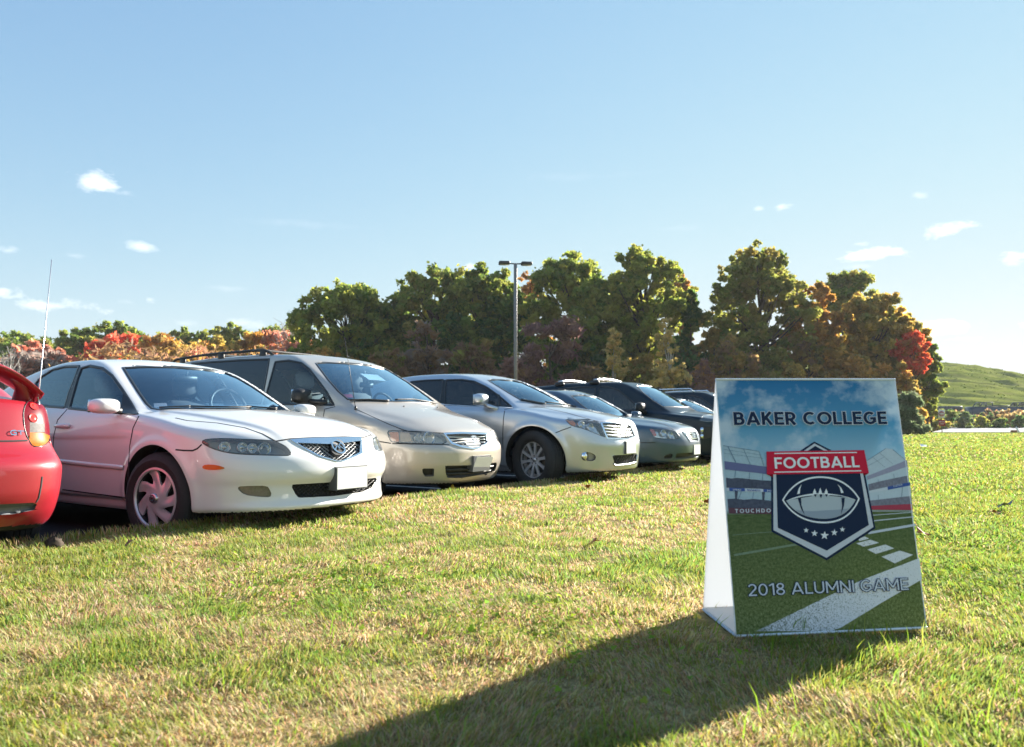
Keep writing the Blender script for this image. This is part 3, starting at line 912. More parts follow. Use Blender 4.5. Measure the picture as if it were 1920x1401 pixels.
def wheel_geo(r, w, rr, rim_fn):
    """wheel with its face towards -Y; the returned object is the rim, the tyre is its child"""
    rim = rim_fn(rr)
    t = MB()
    a, b = -w / 2, w / 2
    prof = [(rr - .012, a + .018), (rr + .004, a + .004), (rr + .02, a - .004), ((r + rr) / 2, a - .011), (r - .035, a - .002), (r - .014, a + .010), (r - .003, a + .028)]
    for k in range(5):
        y0 = a + .03 + (w - .06) * k / 5; y1 = a + .03 + (w - .06) * (k + 1) / 5
        prof += [(r, y0 + .003), (r, y1 - .006), (r - .008, y1 - .004), (r - .008, y1)]
    prof = prof[:-2] + [(r - .003, b - .028), (r - .014, b - .010), (r - .035, b), ((r + rr) / 2, b), (rr, b - .02), (rr - .02, b - .03), (rr - .02, a + .03)]
    t.lathe_y(prof, 56, closed=True)
    ty = t.build('tyre', M['rubber'], rim); Car.sharp(ty, 35)
    d = MB(); d.lathe_y([(.03, -.02), (rr * .72, -.02), (rr * .72, .0), (.03, .0)], 40, closed=True)
    d.build('brake_disc', M['disc'], rim)
    return rim
def rim_plate(holes, R, dish, thick=.014, step=.012, ring=None):
    ang = np.linspace(0, 2 * np.pi, 72, endpoint=False)
    V2, T = poly_fill(np.stack([R * np.cos(ang), R * np.sin(ang)], 1), holes, step)
    rr = np.hypot(V2[:, 0], V2[:, 1]); y = dish(rr, np.arctan2(V2[:, 1], V2[:, 0]))
    Vf = np.stack([V2[:, 0], y, V2[:, 1]], 1); Vb = Vf + [0, thick, 0]
    a = Vf[T]; nn = np.cross(a[:, 1] - a[:, 0], a[:, 2] - a[:, 0])[:, 1].mean()
    if nn > 0: T = T[:, ::-1]
    return solid(Vf, Vb, T)
def barrel(mb, R, w):
    mb.lathe_y([(R + .006, -w / 2 + .006), (R + .002, -w / 2), (R - .010, -w / 2 + .004), (R - .016, -w / 2 + .03), (R - .03, w / 2 - .05), (R - .012, w / 2 - .02), (R + .004, w / 2 - .02)], 64)
    mb.lathe_y([(0.0, .03), (R - .02, .03)], 48)
def rim_swirl_cover(R):
    """wheel cover with seven swept openings at the edge"""
    holes = []
    for k in range(7):
        a0 = 2 * np.pi * k / 7 + .1
        p = []
        for t in np.linspace(0, 1, 7): p.append((R * (.47 + .44 * t), a0 + .02 + .16 * t ** 1.5))
        for t in np.linspace(0, 1, 4)[1:]: p.append((R * (.91 + .01 * math.sin(t * 3)), a0 + .18 + .46 * t))
        for t in np.linspace(1, 0, 6)[1:]: p.append((R * (.50 + .41 * t), a0 + .16 + .47 * t ** .7))
        holes.append([(r * math.cos(a), r * math.sin(a)) for r, a in p])
    mb = MB()
    V, Fc = rim_plate(holes, R - .006, lambda r, a: -.085 - .016 * np.cos(np.clip(r / R, 0, 1) * np.pi * .9) + .01 * np.clip((r - .8 * R) / .04, 0, 1) * -1 + .007 * np.cos(7 * (a - .35 - 1.1 * r / R)) * np.clip((r - .3 * R) / (.3 * R), 0, 1), .012, .009)
    mb.add(V, Fc)
    mb.lathe_y([(R + .004, -.086), (R + .002, -.1), (R - .012, -.103), (R - .02, -.092)], 64)
    o = mb.build('wheel', M['cover']); Car.sharp(o, 35)
    c = MB(); c.lathe_y([(0, -.118), (.030, -.116), (.036, -.108), (.038, -.094)], 32); c.build('centre_cap', M['satin'], o)
    e = MB()
    emblem_wing(e, lambda u, v: (u * .026, -.121, v * .026), ring=True)
    e.build('emblem', M['chrome'], o)
    b = MB(); barrel(b, R - .004, .2); b.build('rim_barrel', M['black'], o)
    return o
def rim_spokes(n, R, pair=.0, w0=.030, w1=.024, y0=-.075, off=0.0, mat='alloy', hubr=.062):
    mb = MB()
    holes = []
    for k in range(n):
        a0 = 2 * np.pi * k / n + off; a1 = 2 * np.pi * (k + 1) / n + off
        pts = []
        for r, w, A, sg in [(hubr + .012, w0, a0, 1), (R * .86, w1, a0, 1)]: pts.append((r, A + sg * math.asin(min(.9, w / 2 / r))))
        for t in (.25, .5, .75): pts.append((R * .885, a0 + (a1 - a0) * t))
        for r, w, A, sg in [(R * .86, w1, a1, -1), (hubr + .012, w0, a1, -1)]: pts.append((r, A + sg * math.asin(min(.9, w / 2 / r))))
        q = [(r * math.cos(a), r * math.sin(a)) for r, a in pts]
        holes.append(smooth_poly(q, 1))
    V, Fc = rim_plate(holes, R - .006, lambda r, a: y0 + .022 * np.clip(1 - r / (.5 * R), 0, 1) - .02 * np.clip(r / R - .55, 0, 1), .022, .012)
    mb.add(V, Fc); barrel(mb, R, .2)
    o = mb.build('wheel', M[mat]); Car.sharp(o, 35)
    c = MB(); c.lathe_y([(0, y0 + .004), (.026, y0 + .006), (.031, y0 + .014), (.031, y0 + .03)], 32); c.build('centre_cap', M['satin'], o)
    b = MB()
    for k in range(5):
        a = 2 * np.pi * k / 5 + .3; b.lathe_y([(0, y0 + .006), (.009, y0 + .008), (.010, y0 + .03)], 10, (.052 * math.cos(a), 0, .052 * math.sin(a)))
    b.build('lug_nut', M['disc'], o)
    return o

# ---- small emblem drawing: each takes a map (u, v in -1..1) -> point
def ribbon(mb, pts, w, fn, closed=False, dome=0.0):
    pts = np.asarray(pts, float); n = len(pts)
    T = (np.roll(pts, -1, 0) - np.roll(pts, 1, 0)) if closed else np.gradient(pts, axis=0)
    T /= np.maximum(np.linalg.norm(T, axis=1, keepdims=True), 1e-9)
    B = np.stack([-T[:, 1], T[:, 0]], 1); w = np.broadcast_to(w, (n,))[:, None] / 2
    V = []
    for a in range(n):
        l, r = pts[a] + B[a] * w[a], pts[a] - B[a] * w[a]
        V += [fn(*l), fn(*r)]
    F_ = [(2 * i, 2 * ((i + 1) % n), 2 * ((i + 1) % n) + 1, 2 * i + 1) for i in range(n if closed else n - 1)]
    mb.add(V, F_)
def ell(cx, cy, a, b, n=40): return np.stack([cx + a * np.cos(np.linspace(0, 2 * np.pi, n, endpoint=False)), cy + b * np.sin(np.linspace(0, 2 * np.pi, n, endpoint=False))], 1)
def emblem_wing(mb, fn, ring=True):
    if ring: ribbon(mb, ell(0, 0, .9, .9), .2, fn, True)
    ribbon(mb, smooth_poly([(-.78, .42), (-.35, .38), (-.1, .1), (0, -.35)], 2, False), [.10], fn)
    ribbon(mb, smooth_poly([(.78, .42), (.35, .38), (.1, .1), (0, -.35)], 2, False), [.10], fn)
    ribbon(mb, smooth_poly([(-.7, -.35), (-.4, -.1), (-.15, .2), (0, -.1), (.15, .2), (.4, -.1), (.7, -.35)], 2, False), [.13], fn)
def emblem_h(mb, fn, slant=0.0, ring=False):
    sl = lambda p: [(x + slant * y, y) for x, y in p]
    sq = [(-.75, .85), (.75, .85), (.88, .7), (.62, -.75), (.5, -.88), (-.5, -.88), (-.62, -.75), (-.88, .7)]
    if not ring: ribbon(mb, np.array(sq), .16, fn, True)
    else: ribbon(mb, ell(0, 0, .95, .6), .13, fn, True)
    k = .5 if ring else .62
    ribbon(mb, np.array(sl([(-.42, k), (-.30, 0), (-.36, -k)])), .22, fn); ribbon(mb, np.array(sl([(.42, k), (.30, 0), (.36, -k)])), .22, fn)
    ribbon(mb, np.array(sl([(-.3, .05), (0, -.02), (.3, .05)])), .2, fn)
def emblem_ovals(mb, fn):
    ribbon(mb, ell(0, 0, .95, .66), .13, fn, True); ribbon(mb, ell(0, .02, .30, .60), .11, fn, True); ribbon(mb, ell(0, .30, .66, .28), .11, fn, True)
def zpx(ox, oy, sc, pts): return [(ox + x / sc, oy + y / sc) for x, y in pts]
HEAD = R_(-32.5)
RN = np.array([math.cos(HEAD), math.sin(HEAD)]); RR = np.array([-math.sin(HEAD), math.cos(HEAD)])
def stall(s, t): return tuple(RR * s + RN * t)

def front_plate(c, quad, mat, frame_mat, name='number_plate', off=.03, lift=.012):
    """a plate hung on the nose: quad traced on the skin, then flattened"""
    P = c.on(quad); ctr = P.mean(0) + np.array([off, 0, 0])
    w = .152; hh = .076
    ang = c.p.get('plate_tilt', 0.0)
    ey = np.array([0, 1, 0.]); ez = np.array([math.sin(ang), 0, math.cos(ang)])
    ex = np.cross(ey, ez)
    def rect(k, kk, d): return [ctr + ey * a * w * k + ez * b * hh * kk + ex * d for a, b in ((-1, -1), (1, -1), (1, 1), (-1, 1))]
    mb = MB()
    F_ = [(0, 1, 2, 3), (7, 6, 5, 4), (0, 4, 5, 1), (1, 5, 6, 2), (2, 6, 7, 3), (3, 7, 4, 0)]
    mb.add(rect(1.05, 1.1, 0) + rect(1.05, 1.1, -off - .05), F_)
    fr = mb.build('plate_bracket', frame_mat, c.root, False)
    mb = MB(); mb.add(rect(1, 1, .005) + rect(1, 1, -.001), F_)
    pl = mb.build(name, mat, c.root, False)
    return pl, ctr, ey, ez, ex
def mesh_grid(c, poly, mat, name, lines, w, lift, parent=None):
    """crossing bars clipped to a traced opening, laid lift below the skin"""
    poly = np.asarray(poly, float); mb = MB()
    for L in lines:
        L = resample(np.asarray(L, float), 1.5, False)
        ins = pip(poly, L)
        i = 0
        while i < len(L):
            if ins[i]:
                j = i
                while j < len(L) and ins[j]: j += 1
                if j - i >= 3:
                    P = c.on(L[i:j]); V, Fc = c.strip_geo(P + c.grad(P) * lift, w, .004, .006); mb.add(V, Fc)
                i = j
            else: i += 1
    return mb.build(name, mat, parent or c.root) if mb.v else None
def windows(c, wins, shield, mats, mirror=True, seal=.028):
    """cut openings, then hang panes and black seals"""
    for nm, poly in wins: c.cut(poly, .2, True, True)
    c.cut(shield, .2, False, True)
def panes(c, wins, shield, side_mat, shield_mat, seal=.026, shield_name='windshield'):
    for nm, poly in wins:
        c.patch(nm, poly, side_mat, lift=-.004, thick=0, mirror=True)
    c.strips('window_seal', [p for _, p in wins], M['trim'], seal, .004, mirror=True, closed=True, step=3)
    c.patch(shield_name, shield, shield_mat, lift=-.003, thick=0)
    c.strips('windshield_seal', [shield], M['trim'], seal, .003, closed=True, step=3)
def seats(c, x, zs=.50, top=.62, mat='seat', rows=1, wy=.36, gap=.85, head=.0):
    for rw in range(rows):
        xr = x - rw * gap
        for sd in (-1, 1):
            mb = MB()
            Mt = Matrix.Rotation(R_(-14), 3, 'Y')
            mb.box((xr - .02, sd * wy, zs + .36), (.15, .48, top), bevel=.06, M=Mt)
            mb.box((xr + .26, sd * wy, zs + .02), (.52, .5, .16), bevel=.06)
            s = mb.build('seat', M[mat], c.root)
            h = MB(); h.box((xr - .13, sd * wy, zs + .36 + top / 2 + .12 + head), (.11, .27, .2), bevel=.045, M=Mt)
            h.tube([(xr - .11, sd * wy - .06, zs + .36 + top / 2 - .06), (xr - .13, sd * wy - .06, zs + .36 + top / 2 + .08)], .006)
            h.tube([(xr - .11, sd * wy + .06, zs + .36 + top / 2 - .06), (xr - .13, sd * wy + .06, zs + .36 + top / 2 + .08)], .006)
            h.build('headrest', M[mat], s)
def dashboard(c, x0, x1, z, wheel_y=.36, hw=.68):
    mb = MB(); mb.box(((x0 + x1) / 2, 0, z - .14), (abs(x1 - x0), hw * 2, .26), bevel=.09)
    d = mb.build('dashboard', M['dash'], c.root)
    w = MB()
    cx, cz = min(x0, x1) - .16, z + .0
    pts = []
    for k in range(25):
        a = 2 * math.pi * k / 24; u, v = .185 * math.cos(a), .185 * math.sin(a)
        pts.append((cx - v * math.sin(R_(24)) * -1 * -1, wheel_y + u, cz + v * math.cos(R_(24))))
    w.tube(pts, .015, 8, False)
    w.tube([(cx, wheel_y - .18, cz), (cx + .03, wheel_y, cz - .01), (cx, wheel_y + .18, cz)], .014)
    w.tube([(cx + .02, wheel_y, cz), (cx + .25, wheel_y, cz - .08)], .03)
    w.build('steering_wheel', M['black'], c.root)
    m = MB(); m.box((x0 - .68, 0, z + .25), (.03, .23, .065), bevel=.014); m.tube([(x0 - .68, 0, z + .26), (x0 - .66, 0, z + .31)], .01)
    m.build('rear_view_mirror', M['black'], c.root)
def door_mirror(c, pos, size, mat, foot, tilt=0.0):
    """pos: centre of the right-hand housing (local); foot: where its arm meets the door"""
    for sd in (1, -1):
        p = np.array(pos) * [1, sd, 1]; f = np.array(foot) * [1, sd, 1]
        a, b, h = size
        U, Vn = 22, 14; V = []; Fc = []
        for i in range(Vn + 1):
            t = math.pi * i / Vn
            for j in range(U):
                g = 2 * math.pi * j / U
                q = np.array([math.cos(t), math.sin(t) * math.cos(g), math.sin(t) * math.sin(g)])
                q = np.sign(q) * np.abs(q) ** np.array([.9, .62, .62])
                if q[0] < -.25: q[0] = -.25 - (abs(q[0]) - .25) * .12
                sc = 1 - .10 * (q[1] * sd * -1 > 0) * abs(q[1])
                V.append(p + q * np.array([a, b, h * sc]))
        for i in range(Vn):
            for j in range(U): Fc.append((i * U + j, i * U + (j + 1) % U, (i + 1) * U + (j + 1) % U, (i + 1) * U + j))
        o = mesh_obj('door_mirror', V, Fc, mat, c.root)
        g = MB(); g.box(tuple(p + [-a * .42, 0, 0]), (.006, b * 1.72, h * 1.6), bevel=.002); g.build('mirror_glass', M['chrome'], o)
        s = MB(); s.tube([tuple(f), tuple((f + p) / 2 - [0, 0, h * .3]), tuple(p + [0, .3 * b * sd, -h * .5])], [h * .42, h * .34, h * .3], 12)
        s.build('mirror_arm', M['black'] if mat is not M.get('silver') else mat, o)
def wiper(c, lines, parent=None):
    mb = MB()
    for L in lines:
        L = resample(np.asarray(L, float), 5, False); P = c.on(L); N = c.grad(P)
        mb.tube([tuple(q) for q in P + N * .018], .007, 6); mb.tube([tuple(q) for q in P + N * .006], .004, 6)
    return mb.build('wiper', M['black'], c.root)
def lamp_unit(c, poly, rings, lens_mat, depth=.07, inner=(), mirror=True, name='headlight', bezel='lamp_grey', rim=.010):
    """recessed lamp: bezel bowl, reflector rings, clear lens, dark outline"""
    out = c.patch(name, poly, M[bezel], lift=-depth + .012, thick=0, mirror=mirror)
    out = out if mirror else [out]
    poly = np.asarray(poly, float)
    for (uv, r, kind) in rings:
        for k, par in enumerate(out):
            P = c.on([uv]); N = c.grad(P)[0]; fw = N * .55 + np.array([.8, -.05, 0]); fw /= np.linalg.norm(fw)
            ctr = P[0] - N * (depth * .52)
            a = np.cross(fw, [0, 0, 1]); a /= np.linalg.norm(a); b = np.cross(a, fw)
            d = np.linalg.norm(c.to_world(P)[0] - CAM_P); R = r * d / FPX
            prof = [(0, -.03), (.55, -.022), (.8, -.002), (.92, .012), (1.0, .012), (1.04, 0), (1.05, -.03)] if kind == 'bowl' else [(0, .016), (.35, .013), (.6, .004), (.66, -.008), (.74, -.008), (.8, .014), (.98, .016), (1.03, .006), (1.04, -.03)]
            V = []; Fc = []; n = 28
            for i in range(n):
                g = 2 * math.pi * i / n
                for rr_, yy in prof: V.append(ctr + (a * math.cos(g) + b * math.sin(g)) * rr_ * R + fw * yy * min(1, R / .04))
            m = len(prof)
            for i in range(n):
                for j in range(m - 1): Fc.append((i * m + j, i * m + j + 1, ((i + 1) % n) * m + j + 1, ((i + 1) % n) * m + j))
            V = np.array(V)
            if k: V = V * [1, -1, 1]; Fc = [f[::-1] for f in Fc]
            mesh_obj('lamp_bulb', V, Fc, M['reflector'], par)
    for (ip, im) in inner:
        for k, par in enumerate(out):
            o = c.patch('signal_lens', ip, M[im], lift=-.012, thick=.004, mirror=True)
            # keep only the one on this side
            keep = o[k]; other = o[1 - k]
            bpy.data.objects.remove(other, do_unlink=True); keep.parent = par
    for k, par in enumerate(out):
        o = c.patch('lamp_lens', poly, lens_mat, lift=.002, thick=0, mirror=True)
        bpy.data.objects.remove(o[1 - k], do_unlink=True); o[k].parent = par
    c.strips('lamp_outline', [poly], M['trim'], rim, .0015, .002, mirror=mirror, closed=True, step=2.5)
    return out
def emblem_on(c, uv, su, sv, drawer, name='emblem', mat='chrome', lift=.012, tilt=None):
    """badge on the nose, upright in the car's own axes"""
    P = c.on([uv])[0]; N = c.grad(P[None])[0]
    ey = np.array([0, 1, 0.]); ez = np.cross(N * [1, 0, 1], ey); ez = np.cross(ey, N * [1, 0, 1]) * -1
    ez = np.array([-N[2], 0, N[0]]); ez /= np.linalg.norm(ez)
    if ez[2] < 0: ez = -ez
    ex = np.cross(ey, ez)
    mb = MB()
    drawer(mb, lambda u, v: tuple(P + ey * u * su + ez * v * sv + ex * lift))
    n = len(mb.v); V = np.array(mb.v); bk = V - ex * .006
    T = mb.f; Fc = list(T) + [tuple(x + n for x in f[::-1]) for f in T]
    for i in range(0, n - 1, 2): pass
    # side walls along every ribbon
    for f in T:
        for a, b in ((f[0], f[1]), (f[2], f[3])): Fc.append((b, a, a + n, b + n))
    # face outwards
    o = mesh_obj(name, np.vstack([V, bk]), Fc, M[mat], c.root, False)
    return o, (P, ey, ez, ex)

# ---------------------------------------------------------------- white sedan
M['white'] = paint('white_paint', (.69, .69, .68), rough=.3, dirt=.02)
PRM_SEDAN = dict(belt_line=(.70, .006, -3.3, -1.35), L=4.74, W=1.78, H=1.44, axles=(-.95, -3.625), wz=.325, arch=.365, flare=.016, corner=(-.95, -3.7), pf=2.75, pr=2.8,
    front=[(.12, -.12), (.18, -.05), (.235, .004), (.265, .012), (.30, -.012), (.36, -.022), (.42, -.018), (.448, .012), (.50, .026), (.56, .016), (.60, .0), (.64, -.04), (.72, -.095), (.78, -.15), (.9, -.33)],
    rear=[(.12, -4.60), (.25, -4.70), (.45, -4.74), (.6, -4.735), (.7, -4.69), (.9, -4.66), (1.05, -4.60)],
    side=[(.12, .80), (.20, .835), (.30, .86), (.42, .875), (.55, .886), (.68, .890), (.78, .882), (.88, .862), (.96, .83), (1.05, .78)],
    plan=[(-4.74, .95), (-3.6, .985), (-2.6, 1.0), (-1.6, 1.0), (-.95, .99), (-.4, .97), (0, .95)],
    deck=[(-4.74, 1.02), (-4.5, 1.06), (-4.1, 1.05), (-3.6, 1.0), (-2.4, .975), (-1.5, .965), (-1.2, .955), (-.95, .935), (-.7, .90), (-.45, .855), (-.25, .80), (-.1, .745), (0, .70)],
    crown=[(-4.74, .05), (-4, .05), (-2.5, .02), (-1.4, .045), (-1.0, .075), (-.6, .10), (-.2, .10), (0, .09)],
    bottom=[(-4.74, .28), (-4.3, .22), (-3.6, .20), (-1.5, .19), (-.9, .21), (-.4, .225), (0, .235)],
    roof=[(-4.75, .80), (-4.3, .98), (-4.05, 1.08), (-3.7, 1.215), (-3.4, 1.305), (-3.1, 1.365), (-2.75, 1.405), (-2.45, 1.408), (-2.2, 1.39), (-2.0, 1.345), (-1.8, 1.265), (-1.5, 1.118), (-1.2, .965), (-.8, .76)],
    bend=[(-4.5, -.25), (-3.4, -.15), (-2.9, 0), (-2.4, .06), (-2.1, .2), (-1.2, .25), (-.8, .25)],
    cabin_plan=[(-4.5, .80), (-4.0, .93), (-3.4, .985), (-2.6, 1.0), (-2.0, .995), (-1.4, .96), (-1.0, .92), (-.7, .9)],
    cabin_side=[(.5, .86), (.9, .835), (1.0, .80), (1.15, .735), (1.3, .66), (1.4, .60), (1.5, .53)],
    cabin=(-4.0, -1.1), floor=.33, roof_crown=.10, kroof=.07, kbelt=.035,
    crease=[(lambda x: np.interp(x, [-1.5, -1.2, -.2, 0], [.70, .66, .45, .40]), .016, .012)])
M['mesh'] = plain('grille_mesh_grey', (.34, .35, .36), metal=.6, rough=.4)
def build_white_sedan():
    c = Car('white_sedan', 'white four-door sedan with rusty red reflections, black mesh grille and pale blank front plate', 'car', stall(3.97, -3.985), HEAD, PRM_SEDAN)
    Z1 = lambda p: zpx(0, 620, 3.336, p); Z4 = lambda p: zpx(360, 800, 5.053, p); ZW = lambda p: zpx(200, 670, 5.333, p)
    front_win = Z1([(508, 234), (560, 219), (640, 234), (700, 280), (760, 362), (815, 448), (858, 524), (640, 508), (432, 486), (455, 400), (482, 305)])
    rear_win = Z1([(222, 330), (262, 285), (330, 243), (410, 224), (494, 222), (470, 290), (432, 385), (404, 482), (300, 474), (230, 462)])
    shield = ZW([(165, 103), (400, 95), (700, 99), (960, 118), (1180, 152), (1300, 202), (1450, 290), (1620, 405), (1760, 505), (1806, 536), (1600, 528), (1300, 519), (1000, 513), (700, 516), (520, 522), (455, 512), (400, 465), (320, 350), (240, 225)])
    wins = [('window', front_win), ('window', rear_win)]
    head = smooth_poly(Z4([(88, 143), (140, 120), (300, 114), (500, 121), (700, 128), (790, 140), (870, 178), (915, 215), (948, 272), (800, 272), (600, 266), (400, 256), (250, 226), (140, 182)]), 1)
    grille = Z4([(985, 156), (1290, 168), (1430, 158), (1592, 138), (1584, 250), (1420, 322), (1370, 326), (1200, 274), (1080, 210)])
    chrome = Z4([(925, 124), (1130, 110), (1450, 103), (1602, 104), (1614, 255), (1560, 282), (1425, 331), (1368, 333), (1195, 284), (1072, 218)])
    lower = Z4([(932, 550), (1280, 530), (1750, 485), (1700, 580), (1600, 622), (1330, 660), (1010, 675), (980, 640)])
    fog = smooth_poly(Z4([(418, 568), (560, 562), (710, 560), (740, 600), (765, 670), (640, 668), (500, 648), (450, 610)]), 1)
    windows(c, wins, shield, None)
    c.cut(head, .075, True); c.cut(grille, .06); c.cut(lower, .07); c.cut(fog, .035, True)
    hood = lambda f: (f[:, 0] > -1.42) & (f[:, 0] < -.10) & (np.abs(f[:, 1]) < np.interp(f[:, 0], [-1.4, -1.0, -.3, -.1], [.76, .74, .66, .5])) & (f[:, 2] > .69)
    bumper = lambda f: (f[:, 0] > -.62 + .5 * np.clip(f[:, 2] - .62, 0, 1) * 4) & (f[:, 2] < .645)
    door = lambda f: (f[:, 0] < -1.36) & (f[:, 0] > -2.42) & (f[:, 2] > .29) & (f[:, 2] < np.interp(f[:, 0], [-2.4, -1.4], [.95, .90])) & (np.abs(f[:, 1]) > .7)
    door2 = lambda f: (f[:, 0] <= -2.42) & (f[:, 0] > -3.25) & (f[:, 2] > .29) & (f[:, 2] < .96) & (np.abs(f[:, 1]) > .7)
    c.zone('hood', hood); c.zone('bumper', bumper)
    for sg in (-1, 1):
        c.zone('door', lambda f, g=sg: door(f) & (f[:, 1] * g > 0)); c.zone('door', lambda f, g=sg: door2(f) & (f[:, 1] * g > 0))
    c.build_body(M['white'])
    panes(c, wins, shield, M['glass'], M['shield'])
    lamp_unit(c, head, [(Z4([(288, 186)])[0], 10, 'lens'), (Z4([(465, 182)])[0], 9, 'lens'), (Z4([(566, 190)])[0], 9, 'lens'), (Z4([(690, 195)])[0], 12, 'bowl')], M['lens_old'])
    c.patch('grille', grille, M['black'], lift=-.045, thick=0)
    ln = []
    for k in range(-6, 26):
        x = 900 + k * 42
        ln.append(Z4([(x, 100), (x + 330, 345)])); ln.append(Z4([(x + 60, 345), (x + 330, 100)]))
    mesh_grid(c, grille, M['mesh'], 'grille_mesh', ln, .0038, -.02)
    V2 = chrome
    c.patch('grille_surround', chrome, M['chrome'], lift=.006, holes=[grille], thick=.02)
    c.patch('pillar_trim', Z1([(500, 228), (512, 232), (482, 310), (455, 400), (430, 488), (404, 484), (432, 385), (470, 290)]), M['trim'], lift=.003, thick=.004, mirror=True)
    c.patch('mirror_sail', Z1([(770, 400), (815, 448), (860, 526), (745, 515), (760, 470)]), M['trim'], lift=.004, thick=.006, mirror=True)
    c.patch('emblem_backing', [(Z4([(1372, 205)])[0][0] + 13.0 * math.cos(g), Z4([(1372, 205)])[0][1] + 14.5 * math.sin(g)) for g in np.linspace(0, 6.283, 24, endpoint=False)], M['black'], lift=.012, thick=.03, step=3)
    emblem_on(c, Z4([(1372, 205)])[0], .062, .062, lambda mb, fn: emblem_wing(mb, fn), lift=.022)
    c.patch('lower_grille', lower, M['black'], lift=-.055, thick=0)
    ln = []
    for k in range(-4, 30):
        x = 880 + k * 40; ln.append(Z4([(x, 480), (x + 200, 690)])); ln.append(Z4([(x, 690), (x + 250, 480)]))
    mesh_grid(c, lower, M['black'], 'lower_grille_mesh', ln, .006, -.014)
    c.patch('fog_light', fog, plain('smoked_lens', (.13, .12, .11), rough=.15, coat=1, noise=.4, scale=60), lift=-.012, thick=0, mirror=True)
    c.patch('side_marker', smooth_poly(Z4([(97, 378), (130, 358), (230, 362), (315, 388), (300, 405), (180, 412), (110, 402)]), 1), M['amber'], lift=.004, thick=.006, mirror=True)
    front_plate(c, Z4([(1335, 388), (1615, 375), (1612, 567), (1330, 592)]), M['plate_white'], M['plate_frame'], off=.045)
    c.strips('door_moulding', [Z1([(330, 812), (560, 838), (775, 858)])], M['white'], .036, .010, mirror=True)
    c.gap([Z1([(868, 535), (832, 610), (812, 720), (803, 850), (800, 1048)]), Z1([(800, 1048), (600, 1022), (390, 995)]), Z1([(420, 492), (360, 560), (336, 660), (328, 800)]),
           Z1([(1098, 745), (1150, 750), (1205, 751), (1235, 738), (1262, 712)]), Z4([(300, 112), (90, 40), (-40, -20)])][:4])
    c.gap([Z4([(785, 140), (860, 128), (930, 116), (1150, 103), (1450, 96), (1625, 103), (1700, 78)])], mirror=False)
    c.gap([Z4([(785, 140), (560, 118), (300, 40), (0, -30), (-300, -110)])[:1] * 0 + zpx(340, 640, 3.686, [(650, 690), (560, 640), (440, 598), (250, 565), (40, 548), (-40, 530)])])
    # door handle
    mb = MB(); P = c.on(Z1([(397, 600)]))[0]; N = c.grad(P[None])[0]
    hnd = []
    for sd in (1, -1):
        q = P * [1, sd, 1]; nn = N * [1, sd, 1]
        mb = MB(); mb.tube([tuple(q + nn * .004 + [.1, 0, .004]), tuple(q + nn * .022 + [.07, 0, .002]), tuple(q + nn * .028), tuple(q + nn * .022 + [-.07, 0, 0]), tuple(q + nn * .004 + [-.1, 0, 0])], [.012, .017, .018, .017, .012], 10)
        h = mb.build('door_handle', M['white'], c.root)
    mp = c.on(Z1([(700, 460)]))[0]
    door_mirror(c, (-1.49, -.955, .965), (.095, .105, .058), M['white'], (-1.45, -.84, .93))
    wiper(c, [ZW([(530, 524), (700, 516), (838, 510)]), ZW([(838, 512), (1000, 516), (1200, 520), (1440, 516)]), ZW([(1400, 510), (1500, 520), (1700, 532)])])
    seats(c, -2.35, .40, .60, 'seat'); seats(c, -3.3, .42, .55, 'seat')
    dashboard(c, -1.25, -1.65, .98)
    c.patch('inspection_sticker', ZW([(470, 452), (600, 448), (608, 488), (478, 494)]), plain('sticker', (.6, .45, .42), rough=.5, noise=.4, scale=60), lift=-.008, thick=0)
    c.wheels(rim_swirl_cover, .318, .205, 1.56, R_(7), .212)
    return c
